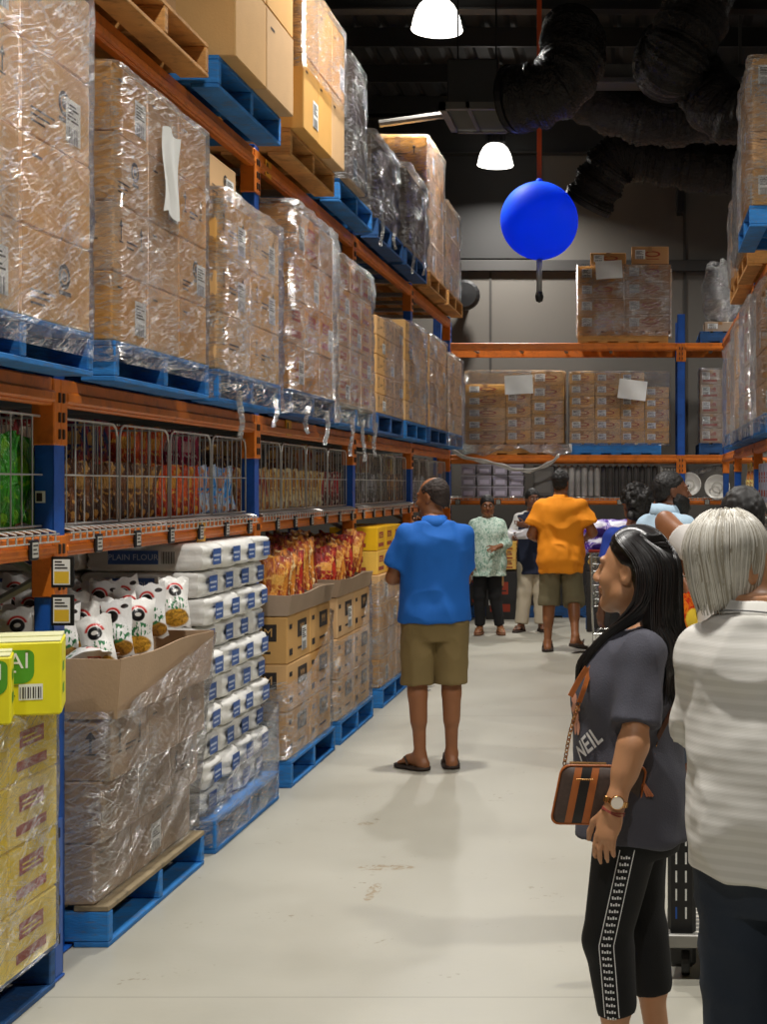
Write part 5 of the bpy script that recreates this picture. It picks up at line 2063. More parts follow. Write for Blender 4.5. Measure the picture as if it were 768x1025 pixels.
    def face(s, brow=None, lip=None, glasses=False):
        m = MB()
        for e in (-1, 1):
            m = MB()
            c = Vector(s.pt(e * .031, .0836, .0085))
            m.lathe([(.0106 * s.hs * math.sin(a), -.0106 * s.hs * math.cos(a)) for a in np.linspace(0, math.pi, 9)], 14, c, 0)
            kid('eye', m, EYEW, s.root, True)
            m = MB()
            c = Vector(s.pt(e * .031, .0888, .0085))
            m.lathe([(.0058 * s.hs * math.sin(a), -.0058 * s.hs * math.cos(a)) for a in np.linspace(0, math.pi, 9)], 12, c, 0)
            kid('iris', m, EYED, s.root, True)
            if brow:
                m = MB()
                m.tube([Vector(s.pt(e * x, y, zz)) for x, y, zz in ((.012, .1035, .028), (.024, .100, .034), (.038, .093, .034), (.049, .082, .028))], [.003, .0042, .0038, .002], 6)
                kid('eyebrow', m, brow, s.root, True)
        g = Sdf(s.J['head'] - .15, s.J['head'] + .15, .004)
        g.frame(s.hr, s.J['head'])
        q = s.hs
        g.ell((0, .0925 * q, -.052 * q), (.0225 * q, .0128 * q, .0062 * q), .003)
        g.ell((0, .0905 * q, -.063 * q), (.0195 * q, .0138 * q, .0072 * q), .003)
        g.cap((-.02 * q, .103 * q, -.0575 * q), (.02 * q, .103 * q, -.0575 * q), .0016, .0016, .002, 's')
        kid('lips', g.mesh('lips', lip or LIP), [], s.root)

    def hair(s, m, slope=.853, off=.008, grow=.0, beard=None, bald=False, bumpy=.004, freq=90, extra=None, name='hair', low=1.0):
        q = s.hs
        lo, hi = s.J['head'] - .2 * q, s.J['head'] + .2 * q
        g = Sdf(lo, hi, min(s.v, .005))
        g.frame(s.hr, s.J['head'])
        g.ell((0, -.014 * q, .038 * q), ((.080 + grow) * q, (.100 + grow) * q, (.091 + grow) * q), .01)
        g.ell((0, -.045 * q, -.02 * q), ((.070 + grow) * q * low, (.062 + grow) * q * low, (.070 + grow * .5) * q), .02)
        g.half((0, slope, -1), (0, 0, off * q))
        if bald:
            g.ell((0, .075 * q, .10 * q), (.066 * q, .115 * q, .07 * q), .01, 's')
        if extra:
            extra(g, q)
        for e in (-1, 1):                            # clear the ears
            g.ell((e * .084 * q, -.006 * q, -.012 * q), (.014 * q, .026 * q, .036 * q), .006, 's')
        g.frame()
        o = kid(name, g.mesh(name, m, lambda P, N: bumpy * vnoise(P * freq, 3)), [], s.root)
        return o

    # ---- clothing
    def top(s, m, name='shirt', hem=.84, grow=.018, sleeve=.55, sr=(.066, .072), amp=.006, rows=None, coll=None, flare=.0, neck=1.475, seed=1, freq=(9, 9, 5), vox=None, k=.04):
        J, kk = s.J, s.k
        lo, hi = s.box()
        lo[2] = max(hem - .06, lo[2])
        hi[2] = J['head'][2] - .02
        g = Sdf(lo, hi, vox or s.v)
        R = [(z, cx, cy, rx + grow * (1 if z < 1.40 * kk else .5), ry + grow * (1 if z < 1.40 * kk else .5)) for z, cx, cy, rx, ry in (rows or s.rows) if hem < z <= neck * kk]
        z0 = R[0]
        R.insert(0, (hem, z0[1], z0[2], z0[3] + flare, z0[4] + flare))
        g.loft(R, .03)
        for sd in 'lr':
            sh, el, wr = J['sh_' + sd], J['el_' + sd], J['wr_' + sd]
            e = np.sign(sh[0])
            b = Sdf(lo, hi, vox or s.v)
            b.f = np.full(g.f.shape, 1.0, np.float32)
            nb = np.array([sh[0] * .35, sh[1] - .004, sh[2] + .030 * kk])
            b.cap(nb, sh, .050 * kk, sr[0] * .97 * kk, .02)
            if sleeve <= 1:
                en = sh + (el - sh) * sleeve
                b.cap(sh, en, sr[0] * kk, sr[1] * kk, .02)
                b.half((el - sh), en)
            else:
                en = el + (wr - el) * (sleeve - 1)
                b.cap(sh, el, sr[0] * kk, sr[1] * kk, .02)
                b.cap(el, en, sr[1] * kk, sr[1] * .85 * kk, .02)
            h_ = np.clip(.5 + .5 * (g.f - b.f) / k, 0, 1)
            g.f = g.f * (1 - h_) + b.f * h_ - k * h_ * (1 - h_)
        o = kid(name, g.mesh(name, m, folds(amp, *freq, seed=seed)), [], s.root)
        return o

    def collar(s, m, z=1.485, r=(.066, .066), h=.035, lean=.01, cy=-.012, cx=0.0):
        kk = s.k
        mb = MB()
        n = 32
        vs, fs = [], []
        for j, (rr_, zz) in enumerate(((1.24, -.045), (1.02, h), (1.06, h + .003), (1.24, h * .10 - .012), (1.20, -.014))):
            for i in range(n):
                a = 2 * math.pi * i / n
                vs.append((cx + r[0] * kk * rr_ * math.cos(a), cy * kk + r[1] * kk * rr_ * math.sin(a), z * kk + zz - lean * math.sin(a) - .012 * (math.sin(a) > .8) + .002 * math.sin(5 * a)))
        for j in range(4):
            for i in range(n):
                fs.append((j * n + i, j * n + (i + 1) % n, (j + 1) * n + (i + 1) % n, (j + 1) * n + i))
        mb.add(vs, fs)
        return kid('collar', mb, m, s.root, True)

    def bottoms(s, m, name='shorts', waist=.98, hem_frac=None, hem_z=None, r=(.105, .095), amp=.006, grow=.012, seed=2, calf=None, freq=(10, 10, 7), vox=None, cuff=.6):
        J, kk = s.J, s.k
        lo, hi = s.box()
        hi[2] = waist + .05
        g = Sdf(lo, hi, vox or s.v)
        R = [(z, cx, cy, rx + grow, ry + grow) for z, cx, cy, rx, ry in s.rows if z < waist]
        zb = R[0][0]
        last = R[-1]
        R.append((waist, last[1], last[2], last[3], last[4]))
        R.insert(0, (zb - .02, 0, 0, R[0][3] * .92, R[0][4] * .95))
        g.loft(R, .03)
        for sd in 'lr':
            hp, kn, an = J['hip_' + sd], J['kn_' + sd], J['an_' + sd]
            b = Sdf(lo, hi, vox or s.v)
            b.f = np.full(g.f.shape, 1.0, np.float32)
            if calf is None:
                if hem_z < kn[2]:
                    en = kn + (an - kn) * ((kn[2] - hem_z) / max(kn[2] - an[2], .01))
                    b.cap(hp, kn, r[0] * kk, r[1] * kk, .02)
                    b.cap(kn, en, r[1] * kk, r[1] * .99 * kk, .02)
                    b.half(an - kn, en)
                else:
                    en = hp + (kn - hp) * ((hp[2] - hem_z) / (hp[2] - kn[2]))
                    b.cap(hp, en, r[0] * kk, r[1] * kk, .02)
                    b.half(kn - hp, en)
            else:
                en = kn + (an - kn) * calf[2]
                b.cap(hp, kn, r[0] * kk, r[1] * kk, .02)
                b.cap(kn, en, calf[0] * kk, calf[1] * kk, .02)
                if cuff < .6:
                    bk = np.array([0, -.018 * kk, 0])
                    b.cap(kn + (an - kn) * .10 + bk, kn + (an - kn) * .45 + bk, .056 * kk, .050 * kk, .03)
                b.half(an - kn, en)
            h_ = np.clip(.5 + .5 * (g.f - b.f) / .014, 0, 1)
            g.f = g.f * (1 - h_) + b.f * h_ - .014 * h_ * (1 - h_)
        return kid(name, g.mesh(name, m, folds(amp, *freq, seed=seed)), [], s.root)

    def sandals(s, m_sole, m_strap, th=.02, w=.048, back=False, name='sandal'):
        for sd in 'lr':
            an, to = s.J['an_' + sd], s.J['to_' + sd]
            fd = (to - an).copy()
            up = np.array([0, 0, 1.0])
            a = to + (to - an) / np.linalg.norm(to - an) * .02 * s.k
            L = np.array([fd[0], fd[1], 0])
            L /= np.linalg.norm(L)
            drop = an[2] - .085 * s.k                        # lifted heel
            heel = an - L * .065 * s.k
            heel[2] = drop + th * .5 + .003
            toe = an + L * .205 * s.k
            toe[2] = th * .5 + .003 + max(0, to[2] - .03)
            d = (toe - heel)
            ln = np.linalg.norm(d)
            d /= ln
            lat = np.cross(d, up)
            lat /= np.linalg.norm(lat)
            nrm = np.cross(lat, d)
            m = MB()
            vs, fs, n = [], [], 16
            for i in range(n):
                t = i / (n - 1)
                ww = w * s.k * (.72 + .28 * math.sin(math.pi * min(1, t * .9 + .15)) + (.10 if t > .6 else 0)) * math.sqrt(max(0, 1 - (2 * t - 1) ** 8)) + .004
                c = heel + d * ln * t
                for sx, sz in ((-1, -.5), (1, -.5), (1, .5), (-1, .5)):
                    vs.append(c + lat * ww * sx + nrm * th * sz)
            for i in range(n - 1):
                for e in range(4):
                    fs.append((i * 4 + e, i * 4 + (e + 1) % 4, i * 4 + 4 + (e + 1) % 4, i * 4 + 4 + e))
            fs += [(3, 2, 1, 0), tuple((n - 1) * 4 + e for e in range(4))]
            m.add(vs, fs)
            o = kid(name, m, m_sole, s.root, True)
            m = MB()
            c = heel + d * ln * .74 + nrm * (th * .5 + .035 * s.k)
            for e in (-1, 1):
                m.tube([heel + d * ln * .45 + lat * e * w * s.k * .95 + nrm * th * .4, heel + d * ln * .58 + lat * e * w * s.k * .75 + nrm * (th + .040 * s.k), c + nrm * .002, heel + d * ln * .86 + nrm * th * .5], .007, 6)
            if back:
                m.tube([heel + d * ln * .3 + lat * w * s.k + nrm * th, heel - d * .012 + nrm * (th + .05), heel + d * ln * .3 - lat * w * s.k + nrm * th], .007, 6)
            kid('strap', m, m_strap, o, True)


def decal(parent, target, name, m, verts, faces, o, u, v, n, off=.002, far=.9):
    """lay a flat pattern (verts in x,y metres) on a mesh by dropping it along n; keeps only faces that land"""
    bvh = BVHTree.FromPolygons([q.co for q in target.data.vertices], [tuple(p.vertices) for p in target.data.polygons])
    o, u, v, n = Vector(o), Vector(u).normalized(), Vector(v).normalized(), Vector(n).normalized()
    out, okv = [], []
    for x, y in verts:
        p = o + u * x + v * y
        hit = bvh.ray_cast(p - n * .35, n, far)
        okv.append(hit[0] is not None)
        out.append(hit[0] + hit[1] * off if hit[0] is not None else p)
    mb = MB()
    mb.add(out, [f for f in faces if all(okv[i] for i in f)])
    return kid(name, mb, m, parent, True)


def strip_grid(pts, nu, nv):
    pass
# ------------------------------------------------------------------ the nine people
SK_TAN, SK_BROWN, SK_DARK = skin('tan_skin', 'a8744e'), skin('brown_skin', '8a5836'), skin('deep_brown_skin', '6f4630')
SK_LIGHT = skin('light_brown_skin', 'b98660')
HAIRK = mat('black_hair', '14100e', .6, var=.25, vscale=20)
HAIRB = mat('dark_brown_hair', '2a1e18', .75, var=.25, vscale=20)
BROW = mat('black_brow', '17110e', .7)


def local(fig_loc, rz, p):
    d = Vector(p) - Vector(fig_loc)
    c, s_ = math.cos(-rz), math.sin(-rz)
    return (d.x * c - d.y * s_, d.x * s_ + d.y * c, d.z)


# ---- man in the blue polo
f = Fig('balding man in bright blue polo and khaki shorts, seen from behind', (-1.21, 8.62, 0), .22, 1.72, SK_BROWN, .007,
        J=dict(el_l=(-.245, .03, 1.13), wr_l=(-.03, .235, 1.15), el_r=(.185, .09, 1.11), wr_r=(-.02, .215, 1.37), sh_l=(-.165, -.01, 1.385), sh_r=(.165, -.01, 1.385),
               hip_l=(-.095, 0, .86), hip_r=(.095, 0, .86), kn_l=(-.100, .0, .47), an_l=(-.085, -.02, .085), to_l=(-.185, .10, .03), kn_r=(.10, .0, .47), an_r=(.10, .0, .085), to_r=(.10, .16, .03),
               head=(-.005, .03, 1.598)), bulk=1.12, head=(.85, -.06, 0))
f.body(palms=dict(l=(0, -1, .2), r=(-.3, -1, 0)), curl=dict(r=(.5, .7, .5), l=(.2, .3, .3)))
f.face(BROW)
f.hair(HAIRB, .80, .012, -.004, bald=True, bumpy=.003, freq=120)
BLUEP = cloth('blue_polo_cloth', '0a5cb0', .05)
f.top(BLUEP, 'polo_shirt', .875, .024, .72, (.058, .072), .016, seed=4, freq=(7, 7, 5))
f.collar(BLUEP, 1.440, (.068, .070), .048)
m = MB()
f.bottoms(cloth('khaki_cloth', '77643c', .08), 'shorts', .925, hem_z=.505, r=(.104, .096), amp=.008, grow=.008)
f.sandals(mat('dark_sandal_sole', '2e2018', .7), mat('dark_sandal_strap', '3a281c', .6))

# ---- man in the orange shirt
k = 1.83 / 1.72
f = Fig('stocky man in orange T-shirt and khaki shorts walking away', (-.79, 14.68, 0), -.06, 1.83, SK_BROWN, .009,
        J=dict(sh_l=(-.195, -.01, 1.455), sh_r=(.195, -.01, 1.455), el_l=(-.29, -.03, 1.18), wr_l=(-.22, .19, 1.10), el_r=(.325, -.01, 1.20), wr_r=(.24, .23, 1.14),
               kn_l=(-.12, .03, .51), an_l=(-.13, -.02, .09), to_l=(-.15, .16, .03), kn_r=(.125, .07, .52), an_r=(.16, -.13, .165), to_r=(.21, .0, .04), hip_l=(-.10, 0, .9), hip_r=(.10, 0, .9)),
        bulk=1.24, head=(-.1, .1, 0))
f.body(palms=dict(l=(0, 0, -1), r=(0, 0, -1)), curl=dict(l=(.6, .8, .6), r=(.6, .8, .6)), fat=1.12)
f.face(BROW)
f.hair(HAIRK, .75, .0, .003, bumpy=.006, freq=70)
ORT = cloth('orange_tshirt_cloth', 'f09210', .05)
f.top(ORT, 't_shirt', .80, .024, .70, (.070, .094), .020, seed=7, freq=(7, 7, 5), flare=.014)
f.collar(ORT, 1.455, (.066, .066), .02)
f.bottoms(cloth('grey_khaki_cloth', '6e664c', .08), 'shorts', .86, hem_z=.46, r=(.098, .102), amp=.006, grow=-.004)
f.sandals(mat('dark_sandal_sole', '2e2018', .7), mat('dark_sandal_strap', '3a281c', .6), th=.03, w=.052)


def bun(g, q):
    g.ell((0, -.075, -.03), (.055, .05, .06), .03)


# ---- woman in the mint print shirt
def print_cloth(name, base, ink, sc, lo=.5, hi=.56):
    t = NT(name)
    co = t.co()
    n = t.noise(t.vscale(co, (1, 1, .55)), sc, 3, .6, 1.6)
    c = t.mix(t.ramp(n, lo, hi), lin(base), lin(ink))
    return t.done(t.bsdf(c, .85))


k = 1.545 / 1.72
f = Fig('woman in mint print shirt and black trousers facing the camera', (-1.70, 16.35, 0), math.pi + .06, 1.545, SK_BROWN, .009,
        J=dict(el_r=(.235, -.02, 1.02), wr_r=(.20, .10, .80), el_l=(-.22, -.02, 1.02), wr_l=(-.10, .20, .98), an_l=(-.14, .0, .08), to_l=(-.17, .15, .03), an_r=(.085, .0, .08), to_r=(.11, .16, .03)),
        bulk=1.16, head=(.1, -.05, 0), hs=.98)
f.body(palms=dict(r=(-.3, -1, 0), l=(0, -1, -.3)))
f.face(BROW)
f.hair(HAIRK, .86, -.012, .004, bumpy=.003, extra=bun)
m = MB()
for e in (-1, 1):
    m.tube([Vector(f.pt(e * .031 + .019 * math.cos(a), .105 - .004 * abs(math.cos(a)), .007 + .016 * math.sin(a))) for a in np.linspace(0, 2 * math.pi, 14)[:-1]], .0016, 5, closed=True)
    m.tube([Vector(f.pt(e * .05, .10, .010)), Vector(f.pt(e * .078, .0, .012))], .0016, 5)
m.tube([Vector(f.pt(-.012, .112, .008)), Vector(f.pt(.012, .112, .008))], .0016, 5)
kid('eyeglasses', m, BLACK, f.root)
MINT = print_cloth('mint_print_cloth', 'cfe0d2', '84ab98', 42)
f.top(MINT, 'blouse', .66, .03, 1.45, (.062, .058), .010, flare=.02, seed=11, rows=[(z if z > .8 else z, cx, cy, rx + (.02 if z < 1.0 else 0), ry + (.02 if z < 1.0 else 0)) for z, cx, cy, rx, ry in f.rows])
f.collar(MINT, 1.455, (.062, .060), .04)
f.bottoms(cloth('black_trouser_cloth', '101012', .1), 'trousers', .80, r=(.10, .082), calf=(.075, .062, .93), amp=.006)
f.sandals(mat('tan_sandal_sole', '7a5034', .6), mat('tan_sandal_strap', 'a07850', .5), th=.025, w=.046, back=True)

# ---- person in navy, holding a white pack
f = Fig('person in navy tunic and cream trousers behind the orange shirt, white sleeves', (-1.22, 16.7, 0), math.pi + .12, 1.62, SK_DARK, .009,
        J=dict(el_r=(.24, .04, 1.12), wr_r=(.235, .27, 1.09), el_l=(-.20, .06, 1.14), wr_l=(.10, .30, 1.22), an_l=(-.10, 0, .08), to_l=(-.13, .15, .03), an_r=(.13, .02, .08), to_r=(.20, .16, .03)),
        bulk=.98, head=(.25, .05, 0))
f.body(palms=dict(r=(-1, 0, 0), l=(0, -1, 0)), curl=dict(r=(.4, .5, .4), l=(.4, .5, .4)))
f.face(BROW)
f.hair(HAIRK, .86, -.012, .004, bumpy=.004, extra=bun)
f.top(cloth('white_sleeve_cloth', 'c9c6c2', .05), 'long_sleeve_shirt', 1.05, .014, 1.8, (.060, .054), .006, seed=14)
f.top(cloth('navy_tunic_cloth', '141c34', .1), 'tunic', .66, .028, .10, (.062, .060), .008, seed=15, flare=.02)
f.bottoms(cloth('cream_trouser_cloth', 'bfb39c', .07), 'trousers', .80, r=(.10, .092), calf=(.088, .078, .96), amp=.010)
f.sandals(mat('dark_sandal_sole', '2e2018', .7), mat('dark_sandal_strap', '3a281c', .6))
o = ob('white_pack', bag_mesh(.12, .26, .07, 91, 'white_pack', mat('white_pack_film', 'c8c8cc', .3)), [], None, False, (-1.50, 16.36, 1.10), (0, 1.45, .1))
tag(o, 'small white pack held out by the person in navy', 'pack')

# ---- man in the light blue shirt
f = Fig('bearded man in pale blue shirt turned right, beyond the dark haired woman', (.16, 8.4, 0), -.95, 1.79, SK_DARK, .008,
        J=dict(el_l=(-.24, .05, 1.15), wr_l=(-.18, .26, 1.05), el_r=(.24, .05, 1.15), wr_r=(.18, .26, 1.05), head=(0, .03, 1.635)), bulk=1.04, head=(-.30, .05, 0))
f.body()
f.face(BROW)


def beard(g, q):
    pass


f.hair(HAIRK, .80, .014, -.003, bumpy=.003, freq=130)
g = Sdf(f.J['head'] - .16, f.J['head'] + .16, .005)
g.frame(f.hr, f.J['head'])
g.ell((0, .028, -.034), (.077, .081, .092), .02)
g.cap((-.050, .010, -.060), (0, .078, -.098), .030, .024, .03)
g.cap((.050, .010, -.060), (0, .078, -.098), .030, .024, .03)
g.half((0, .50, 1), (0, 0, .004))
g.ell((0, .105, -.055), (.022, .03, .010), .006, 's')
g.half((0, -1, 0), (0, -.016, 0))
g.frame()
kid('beard', g.mesh('beard', HAIRK, lambda P, N: .003 * vnoise(P * 140, 5)), [], f.root)
PALE = cloth('pale_blue_shirt_cloth', 'a9c2d4', .05)
f.top(PALE, 'shirt', .85, .024, .6, (.070, .08), .007, seed=17)
f.collar(PALE, 1.455, (.070, .070), .045)
f.bottoms(cloth('slate_trouser_cloth', '3c4450', .1), 'trousers', .98, r=(.105, .085), calf=(.08, .07, .97), amp=.006)
f.sandals(mat('dark_sandal_sole', '2e2018', .7), mat('dark_sandal_strap', '3a281c', .6))

# ---- person with curly hair
f = Fig('person with curly black hair and royal blue top, left of the bearded man', (-.02, 9.7, 0), .25, 1.66, SK_DARK, .009, bulk=1.0, head=(.1, .12, 0))
f.body()
f.face(BROW)


def curls(g, q):
    rr = random.Random(8)
    for i in range(46):
        a, b = rr.uniform(0, 2 * math.pi), rr.uniform(-.35, 1.5)
        c = np.array((.088 * math.cos(a) * math.cos(b), -.02 + .10 * math.sin(a) * math.cos(b), .04 + .09 * math.sin(b)))
        if c[1] < .05:
            g.ell(tuple(c), (.026, .026, .026), .008)
    for i in range(16):
        g.ell((rr.uniform(-.07, .07), -.09 + rr.uniform(-.02, .02), -.02 - .018 * i + .04), (.028, .028, .03), .01)


f.hair(HAIRK, .85, .0, .004, bumpy=.008, freq=60, extra=curls)
f.top(cloth('royal_blue_cloth', '16348c', .06), 'shirt', .85, .022, .6, (.066, .075), .007, seed=19)
f.bottoms(cloth('black_trouser_cloth', '101012', .1), 'trousers', .95, r=(.10, .08), calf=(.075, .065, .97))
f.sandals(mat('dark_sandal_sole', '2e2018', .7), mat('dark_sandal_strap', '3a281c', .6))

# ---- person in the white T-shirt with a navy side stripe
L7, r7 = Vector((.40, 5.6, 0)), .10
f = Fig('dark haired person in white T-shirt with navy side stripe, arm out left', L7, r7, 1.66, SK_BROWN, .007,
        J=dict(sh_l=local(L7, r7, (.25, 5.62, 1.40)), el_l=local(L7, r7, (.105, 5.83, 1.535)), wr_l=local(L7, r7, (.170, 5.70, 1.315)), el_r=(.24, .06, 1.10), wr_r=(.18, .26, 1.05)),
        bulk=1.02, head=(-.1, .12, 0))
f.body(palms=dict(l=(1, 0, 0)), curl=dict(l=(.7, .9, .6)))
f.face(BROW)
f.hair(HAIRK, .80, -.004, .006, bumpy=.004, freq=60)
WT = cloth('white_tshirt_cloth', 'd2cdc8', .04)
sh = f.top(WT, 't_shirt', .80, .024, .50, (.060, .076), .007, seed=21)
vv = [(x, y) for y in np.linspace(0, .42, 22) for x in (-.018, 0, .018)]
ff = [(j * 3 + i, j * 3 + i + 1, j * 3 + i + 4, j * 3 + i + 3) for j in range(21) for i in range(2)]
decal(f.root, sh, 'side_stripe', cloth('navy_stripe_cloth', '161c3c', .05), [(x + .02 * (y - .42), y) for x, y in vv], ff, (-.35, -.06, .90), (.3, -1, 0), (0, 0, 1), (1, .35, 0), .003)
f.bottoms(cloth('slate_trouser_cloth', '3c4450', .1), 'trousers', .95, r=(.10, .08), calf=(.075, .065, .97))
f.sandals(mat('dark_sandal_sole', '2e2018', .7), mat('dark_sandal_strap', '3a281c', .6))
w_ = f.J['wr_l']
m = MB().tube([Vector(w_) + Vector((.031 * math.cos(a), .031 * math.sin(a), .012 + .004 * math.sin(a))) for a in np.linspace(0, 2 * math.pi, 18)[:-1]], .004, 6, closed=True)
kid('bracelet', m, mat('silver_bangle', 'c8c4bc', .25, .9), f.root, True)
SNK = snack_mat('fiery_pack_print', 'e07818', [('swirl', 0, .15, .12, .16, 'c01c14'), ('disc', .01, .17, .035, .04, 'f4d040'), ('food', 0, .07, .06, .05, 'f0b830')])
o = ob('snack_pack', bag_mesh(.15, .27, .08, 95, 'snack_pack', SNK), [], None, False, (.205, 5.62, 1.00), (.05, -.18, .5))
tag(o, 'orange and yellow snack pack held by the white T-shirt shopper', 'snack pack')

# ---- woman in the dark grey T-shirt, profile
WLOC, WD = Vector((0, 4.0, 0)), math.pi / 2 - .06
tor = [(.70, 0, .0, .14, .11), (.78, 0, .015, .165, .128), (.86, 0, .02, .165, .128), (.96, 0, .03, .148, .122), (1.05, 0, .036, .148, .125), (1.10, 0, .040, .152, .132),
       (1.17, 0, .026, .158, .115), (1.24, 0, .0, .150, .088), (1.285, 0, -.012, .085, .066), (1.33, 0, -.012, .052, .052)]
k = 1.59 / 1.72
tor = [(z / k, cx / k, cy / k, rx / k, ry / k) for z, cx, cy, rx, ry in tor]
f = Fig('woman in dark grey T-shirt and black leggings, long black hair, in profile', WLOC, WD, 1.59, SK_LIGHT, .0046,
        J=dict(neck=(0, -.015, 1.28), head=(0, .015, 1.440), sh_l=(-.160, -.025, 1.235), sh_r=(.160, -.02, 1.235), el_l=(-.225, .0, 1.015), wr_l=(-.255, .048, .853),
               el_r=(.21, .0, .985), wr_r=(.20, -.02, .80), hip_l=(-.085, .02, .78), hip_r=(.085, .015, .78), kn_l=(-.085, .082, .46), an_l=(-.085, .045, .08), to_l=(-.10, .19, .025),
               kn_r=(.085, .0, .46), an_r=(.085, -.055, .08), to_r=(.11, .09, .025)), bulk=1.0, head=(-.36, .06, 0), hs=.96, torso=tor)
f.body(palms=dict(l=(.9, -.5, 0), r=(-.9, 0, 0)), curl=dict(l=(.22, .25, .2), r=(.25, .3, .3)), fat=.98)
f.face(BROW, mat('rosy_lip', 'a0604e', .4))
GREYT = cloth('charcoal_tshirt_cloth', '4a4a54', .07, bump=.2)
tee = f.top(GREYT, 't_shirt', .725, .022, .80, (.058, .066), .017, neck=1.42, flare=.012, seed=25, freq=(8, 8, 7), vox=.006)
LEG = cloth('black_legging_cloth', '0d0d0f', .1)
leg = f.bottoms(LEG, 'leggings', .78, r=(.100, .070), calf=(.066, .047, .53), amp=.0015, grow=.004, cuff=.1, vox=.006)
# stripe of small white marks between two white lines, down the outer side of the near leg
LW = mat('legging_print_white', 'e8e8e8', .8)


def leg_y(z):
    hp, kn, an = f.J['hip_l'], f.J['kn_l'], f.J['an_l']
    if z > kn[2]:
        t_ = (hp[2] - z) / (hp[2] - kn[2])
        return hp[1] + (kn[1] - hp[1]) * t_
    t_ = (kn[2] - z) / (kn[2] - an[2])
    return kn[1] + (an[1] - kn[1]) * t_


for e in (-1, 1):
    zz = np.linspace(.72, .255, 46)
    vv, ff = [], []
    for z in zz:
        c = leg_y(z) - .025 * (z - .3)
        vv += [(-(c + e * .019) - .0012, z), (-(c + e * .019) + .0012, z)]
    ff = [(2 * i, 2 * i + 1, 2 * i + 3, 2 * i + 2) for i in range(len(zz) - 1)]
    decal(f.root, leg, 'stripe_edge', LW, vv, ff, (-.3, 0, 0), (0, -1, 0), (0, 0, 1), (1, 0, 0), .0015)
vv, ff = [], []
for i in range(25):
    z = .70 - i * .0182
    c = -(leg_y(z) - .025 * (z - .3))
    for q, hh in enumerate((.0085, .0058, .0085, .0058)):       # small illegible stitched marks
        b = len(vv)
        x0 = c - .0125 + q * .0065
        vv += [(x0, z - .004), (x0 + .0045, z - .004), (x0 + .0045, z - .004 + hh), (x0, z - .004 + hh)]
        ff += [(b, b + 1, b + 2, b + 3)]
decal(f.root, leg, 'legging_print', LW, vv, ff, (-.3, 0, 0), (0, -1, 0), (0, 0, 1), (1, 0, 0), .0015)
f.sandals(mat('dark_sandal_sole', '2e2018', .7), mat('dark_sandal_strap', '3a281c', .6))
# letters and figure printed on the chest
tv, tf = text_geo('NEIL', 'LEFT', .022)
nn = Vector((.80, -.60, 0))
uu = Vector((-.46, -.62, .62)).normalized()
vvv = nn.cross(uu)
if vvv.z < 0:
    vvv = -vvv
decal(f.root, tee, 'white_lettering', LW, [(p[0] * .056, p[1] * .064) for p in tv], tf, (-.062, .140, .950), uu, vvv, nn, .002)
PK = mat('coral_print', 'd89a80', .8)
fig_v, fig_f = [], []
for cx_, cy_, rx_, ry_ in ((0, .085, .016, .016), (0, .045, .020, .028), (-.02, .05, .012, .008), (.02, .06, .012, .008), (-.01, .005, .010, .022), (.012, .008, .010, .022)):
    b = len(fig_v)
    fig_v += [(cx_, cy_)] + [(cx_ + rx_ * math.cos(q * math.pi / 6), cy_ + ry_ * math.sin(q * math.pi / 6)) for q in range(12)]
    fig_f += [(b, b + 1 + q, b + 1 + (q + 1) % 12) for q in range(12)]
decal(f.root, tee, 'coral_figure', PK, fig_v, fig_f, (-.06, .15, 1.02), (-.6, -.8, 0), (0, 0, 1), (.80, -.60, 0), .002)


# long hair: a base volume and individual locks
def long_base(g, q):
    g.loft([(-.30, 0, -.135, .085, .03), (-.20, 0, -.115, .095, .045), (-.10, 0, -.085, .090, .055), (.02, 0, -.062, .080, .060)], .03)


def hair_paths(fig, n, seed, front=.2, length=(.28, .36)):
    rr = random.Random(seed)
    out = []
    for i in range(n):
        sg = -1 if rr.random() < .62 else 1
        u = rr.random()
        b = u * math.pi / 2 * 1.02
        y0 = .066 - .172 * u + rr.uniform(-.006, .006)
        z0 = .038 + .093 * math.sqrt(max(0, 1 - ((y0 + .014) / .102) ** 2))
        lift = rr.uniform(0, .012)
        wob = rr.uniform(-.014, .014)
        ln = rr.uniform(*length)
        fr_ = u < .34                                   # front locks fall before the shoulder, the rest behind it
        p = [(sg * .006, y0, z0 + .004),
             (sg * (.058 + .02 * (1 - u)), y0 * .62 - .012, z0 * .78 + .012),
             (sg * (.088 * math.cos(b) + lift * .6), -.044 - .080 * math.sin(b) - lift * .5 * math.sin(b), .022 + .02 * math.sin(b)),
             (sg * (.094 * math.cos(b) + lift + wob * .3), -.046 - .086 * math.sin(b) - lift * math.sin(b), -.085 + wob)]
        if fr_:
            p += [(sg * (.112 + lift + wob), .012 + wob, -.17), (sg * (.126 + wob), .066 + wob + .05 * (.34 - u), -.25), (sg * (.112 + wob), .086 + wob * 1.5, -ln)]
        else:
            s2 = .55 + .45 * math.cos(b)
            p += [(sg * (.115 * s2 * math.cos(b) + lift + wob), -.110 - .045 * math.sin(b) + wob, -.18), (sg * (.110 * math.cos(b) + wob), -.150 - .02 * math.sin(b), -.25),
                  (sg * (.100 * math.cos(b) + wob * 1.4), -.158 - .015 * math.sin(b) + wob, -ln)]
        out.append(p)
    return out


